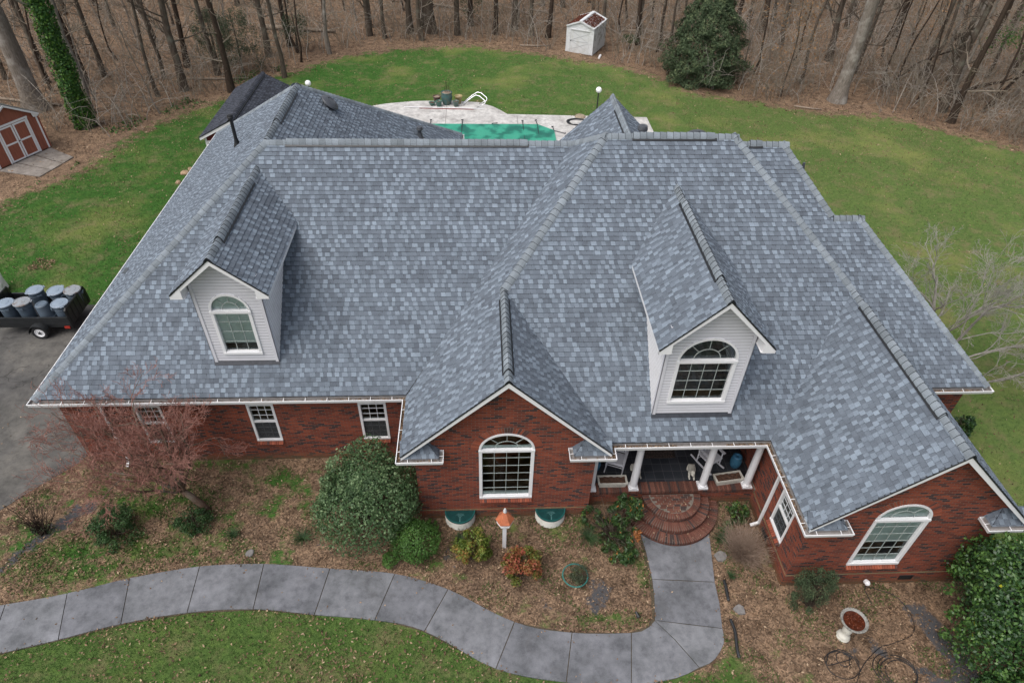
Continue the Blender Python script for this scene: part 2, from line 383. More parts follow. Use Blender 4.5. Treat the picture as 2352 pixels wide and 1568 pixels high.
def tubes_np(P, Rad, n):
    """P (N,K,3) polylines, Rad (N,K) -> verts, quads"""
    Nn, K, _ = P.shape
    D = np.empty_like(P); D[:, 1:-1] = P[:, 2:]-P[:, :-2]; D[:, 0] = P[:, 1]-P[:, 0]; D[:, -1] = P[:, -1]-P[:, -2]
    D /= np.linalg.norm(D, axis=2, keepdims=True)+1e-9
    ref = np.where((np.abs(D[:, :1, 2:]) < 0.8), np.array([0, 0, 1.]), np.array([1., 0, 0]))
    ref = np.broadcast_to(ref, D.shape)
    A = np.cross(D, ref); A /= np.linalg.norm(A, axis=2, keepdims=True)+1e-9
    B = np.cross(A, D)
    th = 2*np.pi*np.arange(n)/n
    V = P[:, :, None] + (A[:, :, None]*np.cos(th)[:, None] + B[:, :, None]*np.sin(th)[:, None])*Rad[:, :, None, None]
    base = (np.arange(Nn)*K*n)[:, None, None] + (np.arange(K-1)*n)[None, :, None]
    i = np.arange(n)[None, None]; j = (i+1) % n
    F = np.stack([base+i, base+j, base+n+j, base+n+i], -1).reshape(-1, 4)
    return V.reshape(-1, 3), F
def cat(parts):
    V = []; F = []; o = 0
    for v, f in parts: V.append(v); F.append(f+o); o += len(v)
    return np.vstack(V), np.vstack(F)
def leaves_np(P, size, rng, flat=0.5, aspect=0.55, up=0.0, nrm=None):
    """leaf quads (rhombus-like) at points P"""
    n = len(P)
    d = rng.normal(size=(n, 3)); 
    if nrm is not None: d = d*flat + nrm
    d[:, 2] += up
    d /= np.linalg.norm(d, axis=1, keepdims=True)
    t = rng.normal(size=(n, 3)); a = np.cross(d, t); a /= np.linalg.norm(a, axis=1, keepdims=True); b = np.cross(d, a)
    s = (np.asarray(size)*rng.uniform(0.6, 1.3, n))[:, None]
    V = np.stack([P-a*s*0.5, P+b*s*aspect*0.5+d*s*0.08, P+a*s*0.5, P-b*s*aspect*0.5+d*s*0.08], 1).reshape(-1, 3)
    return V, np.arange(n*4).reshape(n, 4)

# ------------------------------------------------------------------ ground
def pdist(px, py, poly):
    """signed distance to polygon (positive inside)"""
    P = np.array(poly, float); Q = np.roll(P, -1, 0)
    best = np.full(px.shape, 1e9); ins = np.zeros(px.shape, bool)
    for (x0, y0), (x1, y1) in zip(P, Q):
        dx, dy = x1-x0, y1-y0; L2 = dx*dx+dy*dy+1e-12
        tt = np.clip(((px-x0)*dx+(py-y0)*dy)/L2, 0, 1)
        best = np.minimum(best, np.hypot(px-x0-tt*dx, py-y0-tt*dy))
        c = ((y0 > py) != (y1 > py)) & (px < (x1-x0)*(py-y0)/(y1-y0+1e-12)+x0); ins ^= c
    return np.where(ins, best, -best)
LAWN = [(-40, 9), (-40, 12), (-26, 15.2), (-25.2, 17.2), (-24.5, 18.4), (-23.6, 19.5), (-22.9, 20.6), (-22.3, 22.0), (-22.2, 23.9), (-21.5, 26.0), (-20.3, 28.3), (-19.0, 30.0), (-17.2, 32.6), (-15.9, 35.4), (-13.2, 38.2), (-10.9, 40.5), (-6, 42.6), (-0.6, 43.2), (6, 40.6), (10, 38.6), (12.6, 36.5), (15, 33), (18, 32.0), (21.8, 29.9), (26.3, 29.2), (28.7, 27.8), (30.6, 25.9), (36, 22), (60, 14), (60, -30), (-60, -30), (-60, 9)]
BED = [(-18.5, -5.4), (-16.5, -2.2), (-14.9, -0.4), (-13.2, 1.4), (-13.2, 3), (15.2, 3), (15.4, -1.2), (13.6, -2.2), (14.6, -6), (14.0, -9.5), (7.4, -8.2), (6.0, -6.4), (5.0, -6.9), (4.2, -6.4), (3.3, -6.2), (1.7, -6.2), (0.2, -5.8), (-1.6, -4.8), (-3.2, -4.4), (-5, -4.1), (-7, -4), (-8.8, -4.1), (-10.6, -4.4), (-12.2, -4.8), (-13.8, -5.0), (-16, -5.4)]
WALK_U = [(-17.2, -4.95), (-15.4, -4.72), (-13.66, -4.43), (-12.15, -4.15), (-10.62, -3.74), (-8.78, -3.43), (-6.97, -3.4), (-5.05, -3.6), (-3.18, -3.82), (-1.64, -4.34), (0.19, -5.34), (1.72, -5.68), (3.32, -5.74)]
WALK_L = [(-17.4, -6.25), (-15.3, -6.2), (-13.38, -5.85), (-11.79, -5.47), (-10.34, -5.09), (-8.69, -4.83), (-6.94, -4.78), (-5.25, -4.99), (-3.6, -5.19), (-2.24, -5.53), (-0.35, -6.57), (1.43, -6.97), (3.08, -7.1)]
WALKPOLY = WALK_U + [(3.83, -5.59), (4.05, -5.35), (4.2, -4.2), (4.15, -2.6), (6.29, -2.6), (6.02, -4.39), (5.85, -5.66), (5.6, -6.3), (5.21, -6.68), (4.3, -6.98)] + WALK_L[::-1]
DRIVE = [(-60, 8.95), (-13.4, 8.9), (-13.4, 1.5), (-13.86, 0.4), (-14.6, -0.36), (-15.42, -1.36), (-17.2, -4), (-20, -7.5), (-60, -14)]
DECK = [(-12.5, 20.2), (-12.5, 26.0), (-11, 28.4), (-9, 29.9), (-6.97, 30.86), (-5.09, 31.35), (-2.73, 31.5), (-0.64, 31.2), (0.3, 30.5), (0.82, 29.85), (1.23, 29.2), (6.9, 28.97), (7.6, 28.9), (10.5, 28.8), (10.5, 18), (-1, 18), (-1, 20.2)]
FABRIC = [[(-14.8, -3.6), (-13.2, -1.0), (-11.6, -1.2), (-12.8, -1.7), (-14.2, -3.5)], [(-5.9, -2.6), (-4.8, -2.9), (-5.2, -3.3)], [(0.9, -4.5), (1.5, -4.9), (1.1, -5.2), (0.7, -4.8)], [(2.3, -4.0), (3.2, -4.3), (2.6, -5.3), (2.1, -5.2)], [(10.9, -5.0), (11.7, -5.0), (12.4, -6.4), (12.2, -8), (11.3, -8.4), (11.4, -6.6)], [(8.8, -6.1), (9.3, -6.0), (9.5, -6.6), (9.0, -6.6)], [(-2.1, -3.0), (-1.6, -2.9), (-1.3, -3.7), (-1.8, -3.6)], [(10.2, -6.6), (12.1, -7.2), (11.6, -8.4), (10.6, -7.4)], [(9.5, -5.9), (10.3, -6.3), (10.0, -6.8), (9.5, -6.5)]]
LUSH = [[(-13.6, -4.3), (-9.6, -3.3), (-8.2, -3.3), (-9.4, -2.4), (-13, -2.2), (-14.4, -3.2)], [(-12.6, -0.8), (-9, -0.6), (-9, -1.6), (-12.2, -1.9)], [(1.3, -5.5), (3.6, -5.6), (3.6, -5.1), (2.2, -5.0)], [(6.3, -8.5), (10.5, -8.0), (10.3, -7.3), (7.4, -7.2)], [(3.6, -3.3), (4.2, -2.8), (4.3, -4.4), (3.9, -4.9)], [(0.9, -2.2), (2.6, -2.1), (2.4, -3.2), (1.2, -3.2)], [(6.2, -2.2), (6.9, -2.1), (6.7, -3.6), (6.2, -3.6)]]

def ground_vals(x, y):
    lawn = pdist(x, y, LAWN); bed = pdist(x, y, BED)
    lw = np.clip(lawn/1.6*0.5+0.5, 0, 1)
    bd = np.clip(bed/0.6*0.5+0.5, 0, 1)
    g = np.minimum(lw, 1-bd)
    lush = np.zeros_like(x)
    for p in LUSH: lush = np.maximum(lush, np.clip(pdist(x, y, p)/0.7+0.5, 0, 1))
    g = np.maximum(g, lush*0.55)
    g = np.maximum(g, bd*(0.26+0.16*(x < -6)+0.14*np.sin(x*1.3+1)*np.sin(y*2.1))*(x < 8))
    fab = np.zeros_like(x)
    for p in FABRIC: fab = np.maximum(fab, np.clip(pdist(x, y, p)/0.4+0.45, 0, 1))
    # side of garden: 0 = vivid west lawn, 1 = yellower east lawn
    east = np.clip((x+9)/26, 0, 1)
    east = np.where(y < -3.5, np.maximum(east, 0.75), east)
    return g, fab, east, bd
xs = np.concatenate([[-160, -100, -75], np.arange(-58, 62.01, 0.28), [80, 110, 170]])
ys = np.concatenate([[-60, -35, -22], np.arange(-14, 66.01, 0.28), [80, 110, 180]])
GX, GY = np.meshgrid(xs, ys)
gx, gy = GX.ravel(), GY.ravel()
gl, gf, ge, gb = ground_vals(gx, gy)
# gentle relief away from the house
relief = 0.05*np.sin(gx*0.9+gy*0.3)*np.sin(gy*0.7) * np.clip((pdist(gx, gy, [(-30, -16), (20, -16), (20, 31), (-30, 31)])*-1)/4, 0, 1)
V = np.stack([gx, gy, relief], 1)
nx, ny = len(xs), len(ys)
ii = (np.arange(ny-1)[:, None]*nx + np.arange(nx-1)[None]).ravel()
F = np.stack([ii, ii+1, ii+nx+1, ii+nx], 1)
def m_ground():
    m, t, p = nm('ground')
    co = geo(t)
    # leaf litter
    v = t.nodes.new('ShaderNodeTexVoronoi'); v.inputs['Scale'].default_value = 24; v.inputs['Randomness'].default_value = 1
    wv = t.nodes.new('ShaderNodeTexNoise'); wv.inputs['Scale'].default_value = 9; L(t, co, wv.inputs['Vector'])
    vm = t.nodes.new('ShaderNodeVectorMath'); vm.operation = 'MULTIPLY_ADD'; L(t, wv.outputs['Color'], vm.inputs[0]); vm.inputs[1].default_value = (0.16, 0.16, 0.16); L(t, co, vm.inputs[2])
    L(t, vm.outputs[0], v.inputs['Vector'])
    sx = t.nodes.new('ShaderNodeSeparateColor'); L(t, v.outputs['Color'], sx.inputs[0])
    n1 = noise(t, 0.35, 5, co, 0.6); n2 = noise(t, 2.2, 5, co, 0.65); n3 = noise(t, 30, 4, co, 0.7)
    lit = ramp(t, mth(t, 'ADD', mth(t, 'MULTIPLY', sx.outputs[0], 0.62), mth(t, 'MULTIPLY', n3, 0.38)), [(0.15, (0.07, 0.052, 0.037)), (0.4, (0.14, 0.10, 0.071)), (0.62, (0.21, 0.150, 0.105)), (0.82, (0.30, 0.215, 0.15)), (0.95, (0.42, 0.33, 0.24))])
    lit = mix(t, 1, lit, ramp(t, n2, [(0.32, (0.50, 0.48, 0.46)), (0.50, (0.98, 0.98, 0.98)), (0.68, (1.28, 1.25, 1.2))]), 'MULTIPLY')
    lit = mix(t, 1, lit, ramp(t, n1, [(0.35, (0.85, 0.80, 0.78)), (0.65, (1.1, 1.04, 0.98))]), 'MULTIPLY')
    # grass
    mp = t.nodes.new('ShaderNodeMapping'); mp.inputs['Scale'].default_value = (1, 1, 0.2); L(t, co, mp.inputs[0])
    g1 = noise(t, 55, 5, mp.outputs[0], 0.75); g2 = noise(t, 1.0, 7, co, 0.75); g3 = noise(t, 0.22, 4, co, 0.6); g4 = noise(t, 6, 5, co, 0.7)
    west = ramp(t, g1, [(0.3, (0.017, 0.048, 0.010)), (0.5, (0.040, 0.110, 0.021)), (0.7, (0.085, 0.17, 0.036))])
    east = ramp(t, g1, [(0.3, (0.040, 0.075, 0.018)), (0.5, (0.088, 0.138, 0.038)), (0.7, (0.155, 0.20, 0.07))])
    gr = mix(t, attr(t, 'east'), west, east)
    gr = mix(t, 1, gr, ramp(t, g4, [(0.30, (0.55, 0.60, 0.55)), (0.5, (0.98, 0.98, 0.98)), (0.68, (1.25, 1.22, 1.05))]), 'MULTIPLY')
    gr = mix(t, mth(t, 'MULTIPLY', mth(t, 'SUBTRACT', g3, 0.50, clamp=True), 4.0, clamp=True), gr, mix(t, 0.6, gr, (0.25, 0.235, 0.08)))
    gr = mix(t, mth(t, 'MULTIPLY', mth(t, 'SUBTRACT', g2, 0.495, clamp=True), 6.0, clamp=True), gr, mix(t, 0.62, gr, (0.19, 0.145, 0.085)))
    # mask with ragged edge
    k = mth(t, 'ADD', attr(t, 'lawn'), mth(t, 'MULTIPLY', mth(t, 'SUBTRACT', noise(t, 1.6, 8, co, 0.72), 0.5), 1.9))
    k = mth(t, 'MULTIPLY', mth(t, 'SUBTRACT', k, 0.42), 4.5, clamp=True)
    c = mix(t, k, lit, gr)
    fb = mth(t, 'ADD', attr(t, 'fabric'), mth(t, 'MULTIPLY', mth(t, 'SUBTRACT', noise(t, 3.0, 8, co, 0.75), 0.5), 2.4))
    fb = mth(t, 'MULTIPLY', mth(t, 'SUBTRACT', fb, 0.66), 5, clamp=True)
    c = mix(t, fb, c, ramp(t, n3, [(0.3, (0.055, 0.055, 0.06)), (0.7, (0.095, 0.095, 0.10))]))
    L(t, c, p.inputs['Base Color'])
    p.inputs['Roughness'].default_value = 0.95; p.inputs['Specular IOR Level'].default_value = 0.1
    hh = mth(t, 'ADD', mth(t, 'MULTIPLY', n3, 0.6), mth(t, 'MULTIPLY', g1, 0.6))
    bump(t, p, hh, 0.8, 0.04)
    return m
MT['ground'] = m_ground()
gr = np_mesh('ground', V, F, 'ground')
for nme, arr in (('lawn', gl), ('fabric', gf), ('east', ge)):
    a = gr.data.attributes.new(nme, 'FLOAT', 'POINT'); a.data.foreach_set('value', arr.astype(np.float32))
tag(gr, kind='structure')

def sheet(name, poly, z, mat, thick=0.05):
    b = MB()
    tri = tessellate_polygon([[Vector((x, y, 0)) for x, y in poly]])
    P = [Vector((x, y, 0)) for x, y in poly]
    for t3 in tri:
        a, bb, c = [P[i] for i in t3]
        if (bb-a).cross(c-a).z < 0: a, bb, c = a, c, bb
        b.face([(q.x, q.y, z) for q in (a, bb, c)])
    n = len(poly)
    for i in range(n):
        (x0, y0), (x1, y1) = poly[i], poly[(i+1) % n]
        b.face([(x0, y0, z), (x1, y1, z), (x1, y1, z-thick), (x0, y0, z-thick)])
    return b.build(name, mat)
tag(sheet('driveway', DRIVE, 0.012, 'asphalt'), kind='structure')
# walkway: separate slabs with dark joints
def arc_pts(U):
    return U
slabs = []
def inset(quad, d=0.012):
    c = Vector((sum(q[0] for q in quad)/len(quad), sum(q[1] for q in quad)/len(quad)))
    out = []
    for q in quad:
        v = Vector(q)-c; out.append(tuple(c+v*(1-d/max(v.length, 0.01)*1.2)))
    return out
def catmull(P, k):
    out = []
    n = len(P)
    for i in range(n-1):
        p0 = P[max(i-1, 0)]; p1 = P[i]; p2 = P[i+1]; p3 = P[min(i+2, n-1)]
        seg = []
        for j in range(k+1):
            s_ = j/k
            seg.append(tuple(0.5*((2*p1[a]) + (-p0[a]+p2[a])*s_ + (2*p0[a]-5*p1[a]+4*p2[a]-p3[a])*s_*s_ + (-p0[a]+3*p1[a]-3*p2[a]+p3[a])*s_**3) for a in range(len(p1))))
        out.append(seg)
    return out
cu, cl = catmull(WALK_U, 5), catmull(WALK_L, 5)
for a, b_ in zip(cu, cl):
    slabs.append(a + b_[::-1])
J = (4.02, -5.42)
slabs.append([(3.32, -5.74), (3.6, -5.70), (3.83, -5.59), J, (4.45, -5.95), (4.93, -6.71), (4.62, -6.85), (4.3, -6.95), (3.7, -7.06), (3.08, -7.1)])
slabs.append([J, (4.85, -5.55), (5.83, -5.70), (5.82, -5.9), (5.76, -6.1), (5.6, -6.32), (5.42, -6.5), (5.21, -6.63), (4.93, -6.71), (4.45, -5.95)])
slabs.append([J, (4.13, -4.8), (4.19, -4.21), (5.0, -4.27), (5.99, -4.35), (5.95, -5.0), (5.83, -5.70), (4.85, -5.55)])
slabs.append([(4.19, -4.21), (4.18, -3.4), (4.12, -2.5), (4.5, -2.4), (6.3, -2.4), (6.2, -3.1), (6.1, -3.7), (5.99, -4.35), (5.0, -4.27)])
wb = MB()
for sl_ in slabs:
    q = inset(sl_)
    wb.tone = random.random()
    wb.prism(q[::-1], -0.05, 0.035)
wb.mat = 1; wb.tone = 0.5
w_ = wb.build('walkway', ['walk', 'mortar'])
tag(w_, kind='structure')
jb = sheet('walkway_joints', [(x, y) for x, y in inset(WALKPOLY, 0.06)], 0.014, plain('joint_dirt', (0.07, 0.055, 0.035), 1, 0.5, 30)); tag(jb, kind='structure')
dk = sheet('pool_deck', DECK, 0.05, 'deck', 0.1); tag(dk, kind='structure')
sb = MB(); 
for a, b_ in ((0, 1/3), (1/3, 2/3), (2/3, 1)):
    P0, P1, P2, P3 = [Vector(p) for p in ((-25.67, 23.95), (-23.86, 22.73), (-24.6, 20.3), (-27.1, 20.95))]
    e = 0.012
    sb.tone = random.random()
    sb.prism([tuple(P0.lerp(P3, a+e)), tuple(P0.lerp(P3, b_-e)), tuple(P1.lerp(P2, b_-e)), tuple(P1.lerp(P2, a+e))], -0.03, 0.05)
tag(sb.build('shed_slab', 'slab'), kind='structure')

# ------------------------------------------------------------------ house
H = 3.2; m_ = 0.829; mc = 0.968
xL, xi, xcr, x5, x6, xR = -13.898, -3.006, 3.075, 7.417, 13.385, 15.299
yr, zr, ycg, yp, yrw = 6.321, 8.44, -2.39, -2.0, -4.916
xc, zc = 0.034, H+mc*3.04
xw, zw = 10.4, H+mc*2.984
xJ, ya, yb, xb = -7.40, 11.2, 18.8, -1.413
y3, z3, x3L, x3R = 5.213, 9.18, 3.17, 7.21
house = empty('brick_house', (0, 0, 0), 'large one-storey red brick house with blue-grey shingle roof and two white dormers', 'house')

class Shingles:
    """courses of individually cut shingle tabs on sloping planes"""
    def __init__(s, seed=1): s.v = []; s.f = []; s.t = []; s.rng = random.Random(seed)
    def poly(s, pts, tone):
        n = len(s.v); s.v += pts; s.f.append(list(range(n, n+len(pts)))); s.t.append(tone)
    def plane(s, a, b, c, poly, ex=0.143, key=0, wmul=1.0, lo=0.0, hi=1.0):
        """plane z=a x+b y+c ; poly = convex plan polygon (ccw)"""
        g = math.hypot(a, b); hx, hy = a/g, b/g
        k = math.sqrt(1+g*g)
        ux, uy = hy, -hx            # along the eave
        nrm = Vector((-a, -b, 1)).normalized()
        def to_uv(x, y): return (x*ux+y*uy, (x*hx+y*hy)*k)
        def to3(u, v, off):
            x = u*ux + v/k*hx; y = u*uy + v/k*hy
            return (x+nrm.x*off, y+nrm.y*off, a*x+b*y+c+nrm.z*off)
        P = [to_uv(*p) for p in poly]
        if sum(P[i][0]*P[(i+1) % len(P)][1]-P[(i+1) % len(P)][0]*P[i][1] for i in range(len(P))) < 0: P = P[::-1]
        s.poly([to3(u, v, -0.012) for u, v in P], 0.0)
        edges = []
        for i in range(len(P)):
            (x0, y0), (x1, y1) = P[i], P[(i+1) % len(P)]
            dx, dy = x1-x0, y1-y0; l = math.hypot(dx, dy)
            if l > 1e-6: edges.append((x0, y0, -dy/l, dx/l))
        def clip(q):
            for ex_, ey_, nx_, ny_ in edges:
                d = [(x-ex_)*nx_+(y-ey_)*ny_ for x, y in q]
                if min(d) >= -1e-9: continue
                if max(d) <= 0: return None
                o = []
                for i in range(len(q)):
                    j = (i+1) % len(q)
                    if d[i] >= 0: o.append(q[i])
                    if (d[i] >= 0) != (d[j] >= 0):
                        t_ = d[i]/(d[i]-d[j]); o.append((q[i][0]+(q[j][0]-q[i][0])*t_, q[i][1]+(q[j][1]-q[i][1])*t_))
                q = o
                if len(q) < 3: return None
            return q
        umin, umax = min(p[0] for p in P), max(p[0] for p in P)
        vmin, vmax = min(p[1] for p in P), max(p[1] for p in P)
        vbase = to_uv(0, 0)[1]
        r0 = int(math.floor(vmin/ex))-1
        for r in range(r0, int(vmax/ex)+1):
            v0, v1 = r*ex, (r+1)*ex
            if v1 < vmin or v0 > vmax: continue
            rg = random.Random(r*7919+key*104729)
            # row extent for speed
            u = -40 + rg.random()
            light = rg.random() < 0.5
            rowbias = rg.uniform(-0.05, 0.05)
            sk0 = 0
            while u < umax+0.4:
                light = not light if rg.random() < 0.93 else light
                wdt = (rg.choice((0.10, 0.13, 0.135, 0.145, 0.155, 0.17)) if light else rg.choice((0.08, 0.11, 0.135, 0.155, 0.20)))*wmul
                sk1 = (0.011 if light else -0.011)*rg.uniform(0.3, 1.2)
                tn = rg.uniform(0.62, 0.98) if light and rg.random() < 0.78 else rg.uniform(0.2, 0.54)
                u2 = u+wdt
                if u2 > umin-0.3:
                    hgt = 0.019 if light else 0.012
                    q = clip([(u-sk0*0.5, v0), (u2+sk1*0.5, v0), (u2-sk1*0.5, v1), (u+sk0*0.5, v1)])
                    if q:
                        tone = lo+(hi-lo)*min(1, max(0.12, tn+rowbias))
                        pts = [to3(x, y, hgt*(1-(y-v0)/ex)+0.001) for x, y in q]
                        s.poly(pts, tone)
                        bl = [x for x, y in q if abs(y-v0) < 1e-6]
                        if len(bl) >= 2:
                            a0, a1 = min(bl), max(bl)
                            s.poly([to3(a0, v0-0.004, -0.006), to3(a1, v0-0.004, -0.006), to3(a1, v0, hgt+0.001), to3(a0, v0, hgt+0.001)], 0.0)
                            if light:
                                s.poly([to3(a0, v0, 0.0), to3(a0, v0, hgt), to3(a0, v1, 0.001)], 0.02)
                                s.poly([to3(a1, v0, 0.0), to3(a1, v0, hgt), to3(a1, v1, 0.001)], 0.02)
                u = u2; sk0 = sk1
    def build(s, name, mat, parent=None):
        me = bpy.data.meshes.new(name); me.from_pydata(s.v, [], s.f)
        me.materials.append(MT[mat])
        at = me.attributes.new('tone', 'FLOAT', 'FACE'); at.data.foreach_set('value', s.t)
        o = bpy.data.objects.new(name, me); COL.objects.link(o)
        if parent is not None: o.parent = parent
        return o
e = 0.115
sh = Shingles()
C0 = H
# main front slope
sh.plane(0, m_, H, [(xL+e, e), (xi+0.1, e), (2.52, yr), (xJ, yr)], key=1)
sh.plane(0, m_, H, [(x6-0.14, e), (xR-e, e), (11.61, 4.38), (9.5, 4.38)], key=1)
sh.plane(0, m_, H, [(9.5, 4.38), (10.7, 4.38), (9.34, yr), (7.9, yr)], key=1)
sw = (zr-H)/(xJ-xL)
sh.plane(sw, 0, H-sw*xL, [(xL+e, e), (xJ, yr), (xJ, ya), (xL+e, yb-e)], key=2)
se = (zr-H)/(xb-xJ)
sh.plane(-se, 0, H+se*xb, [(xJ, yr), (xb-e, 12.5), (xb-e, yb-e), (xJ, ya)], key=3)
sr = (zr-H)/(yb-ya)
sh.plane(0, -sr, H+sr*yb, [(xL+e, yb-e), (xJ, ya), (xb-e, yb-e)], key=4)
sh.plane(0, -m_, zr+m_*yr, [(xJ, yr), (2.4, yr), (2.4, 12.5), (xb-e, 12.5)], key=5)
# centre gable west slope and the big hip's west slope
sh.plane(mc, 0, H-mc*xi, [(xi+e, ycg+0.1), (xc, ycg+0.1), (xc, 1.55), (-1.7, 1.55), (xi+e, 0.02)], key=6)
sh.plane(mc, 0, H-mc*xi, [(-1.7, 1.55), (xc, 1.55), (x3L, y3), (2.45, 6.36)], key=6)
sh.plane(-mc, 0, H+mc*xcr, [(xc, ycg+0.1), (xcr-e, ycg+0.1), (xcr-e, -1.88), (xc, 1.6)], key=7)
sh.plane(0, m_, H-m_*yp, [(xcr-e, yp+e), (x5+e, yp+e), (xw, 1.49), (x3R, y3), (x3L, y3), (xc, 1.55)], key=8)
sh.plane(mc, 0, H-mc*x5, [(x5+e, yrw+0.1), (xw, yrw+0.1), (xw, 1.52), (x5+e, -1.9)], key=9)
sh.plane(-mc, 0, H+mc*x6, [(xw, yrw+0.1), (x6-e, yrw+0.1), (x6-e, 0.1), (12.09, 1.49), (xw, 1.49)], key=10)
sh.plane(-mc, 0, H+mc*x6, [(xw, 1.49), (12.09, 1.49), (7.95, 6.34), (x3R, y3)], key=10)
sh.plane(0, -m_, z3+m_*y3, [(x3L, y3), (x3R, y3), (7.97, 6.32), (9.2, 12.5), (1.2, 12.5), (2.4, 6.32)], key=11)
# rear gable wing
x6r, z6r, y6r, s6 = 4.56, 8.0, 11.56, 0.95
sh.plane(s6, 0, z6r-s6*x6r, [(-0.3, 6.4), (x6r, 6.4), (x6r, y6r), (-0.3, y6r)], key=12)
sh.plane(-s6, 0, z6r+s6*x6r, [(x6r, 6.4), (9.4, 6.4), (9.4, y6r), (x6r, y6r)], key=13)
# east end
sh.plane(-1.167, 0, zr+1.167*9.34, [(9.34, yr), (10.72, 4.38), (10.74, 7.95)], key=14)
sh.plane(-0.983, 0, H+0.983*xR, [(xR-e, e), (xR-e, 8.65), (11.61, 4.38)], key=15)
sh.plane(0, -m_, 6.83+m_*4.38, [(10.7, 4.38), (11.61, 4.38), (xR-e, 8.65), (10.7, 8.65)], key=16)
sh.plane(0, -m_, zr+m_*yr, [(7.9, yr), (9.34, yr), (10.9, 8.2), (10.9, 12.5), (7.9, 12.5)], key=17)
# small returns under the gables
RET = []
for (xa_, xb_, yy, inner) in ((xi+e, -1.83, ycg+e, 1), (1.89, xcr-e, ycg+e, -1), (x5+e, 8.56, yrw+e, 1), (12.30, x6-e, yrw+e, -1)):
    yw_ = yy+0.36; s_ = 0.95
    if inner > 0:
        sh.plane(0, s_, H+0.03-s_*yy, [(xa_, yy), (xb_, yy), (xb_-0.36, yw_), (xa_, yw_)], key=20)
        sh.plane(-s_, 0, H+0.03+s_*xb_, [(xb_-0.36, yw_), (xb_, yy), (xb_, yw_)], key=21)
    else:
        sh.plane(0, s_, H+0.03-s_*yy, [(xa_, yy), (xb_, yy), (xb_, yw_), (xa_+0.36, yw_)], key=20)
        sh.plane(s_, 0, H+0.03-s_*xa_, [(xa_+0.36, yw_), (xa_, yy), (xa_, yw_)], key=21)
roof = sh.build('roof', 'shingle', house)

def caps(name, P, Q, n1, n2, parent, mat='cap', ex=0.205, wing=0.17, lift=0.0, rg=random.Random(3)):
    """overlapping bent cap shingles from low end P to high end Q"""
    P, Q = Vector(P), Vector(Q); d = (Q-P); Ln = d.length; d.normalize()
    ws = []
    for n in (n1, n2):
        n = Vector(n).normalized(); w_ = n.cross(d).normalized()
        if w_.z > 0: w_ = -w_
        ws.append(w_)
    upn = (Vector(n1).normalized()+Vector(n2).normalized()).normalized()
    b = MB()
    k = int(Ln/ex)+1
    for i in range(k):
        a = P + d*(i*ex); c = P + d*min(Ln+0.1, i*ex+ex*1.25)
        b.tone = rg.choice((rg.uniform(0.4, 0.55), rg.uniform(0.55, 0.85)))
        def prof(o, hgt):
            o = o + upn*(hgt+lift)
            jt = rg.uniform(-0.006, 0.006)
            return [o+ws[0]*(wing+jt)-upn*0.012, o+ws[0]*wing*0.8+upn*0.028, o+ws[0]*wing*0.42+upn*0.050, o+upn*0.045, o+ws[1]*wing*0.42+upn*0.050, o+ws[1]*wing*0.8+upn*0.028, o+ws[1]*(wing+jt)-upn*0.012]
        A, B = prof(a, 0.024), prof(c, 0.000)
        Z = [p-upn*0.026-d*0.010 for p in A]
        for j in range(6):
            b.face([A[j], A[j+1], B[j+1], B[j]])
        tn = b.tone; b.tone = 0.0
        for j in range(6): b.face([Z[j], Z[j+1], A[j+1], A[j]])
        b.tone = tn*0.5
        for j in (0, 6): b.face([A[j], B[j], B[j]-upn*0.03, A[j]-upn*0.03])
    return b.build(name, mat, parent)
NF = (0, -m_, 1); NB = (0, m_, 1); NW = (-sw, 0, 1); NE = (se, 0, 1); NR = (0, sr, 1)
NCW = (-mc, 0, 1); NCE = (mc, 0, 1); NXE = (1.05, 0, 1)
def cp(P, Q, a, b, **k): return caps('ridge_cap', P, Q, a, b, roof, **k)
cp((xL+0.15, 0.13, H+0.1), (xJ, yr, zr), NF, NW)
cp((xJ-0.05, yr, zr), (2.35, yr, zr), NF, NB)
cp((xL+0.15, yb-0.15, H+0.1), (xJ, ya, zr), NW, NR)
cp((xb-0.15, yb-0.15, H+0.1), (xJ, ya, zr), NE, NR)
cp((xJ, yr+0.1, zr), (xJ, ya, zr), NW, NE)
cp((xc, 1.55, zc), (x3L, y3, z3), NCW, NF)
cp((xc, ycg+0.08, zc), (xc, 1.62, zc), NCW, NCE)
cp((x3L, y3, z3), (x3R, y3, z3), NF, NB)
cp((2.30, 6.47, H+mc*(2.35-xi)-0.05), (x3L, y3, z3), NCW, NB)
cp((8.05, 6.45, z3-m_*(6.4-y3)-0.02), (x3R, y3, z3), NCE, NB)
cp((xw, 1.49, zw), (x3R, y3, z3), NCE, NF)
cp((xw, yrw+0.08, zw), (xw, 1.55, zw), NCW, NCE)
cp((7.9, yr, zr), (9.4, yr, zr), NF, NB)
cp((10.72, 4.40, 6.85), (9.34, yr, zr), NF, NXE)
cp((10.72, 4.38, 6.83), (11.66, 4.38, 6.83), NF, NB)
cp((xR-0.15, 0.15, H+0.1), (11.61, 4.38, 6.83), NF, NXE)
cp((xR-0.15, 8.6, H+0.15), (11.61, 4.38, 6.83), NB, NXE)
cp((x6r, y6r+0.02, z6r), (x6r, 6.65, z6r), (-s6, 0, 1), (s6, 0, 1))
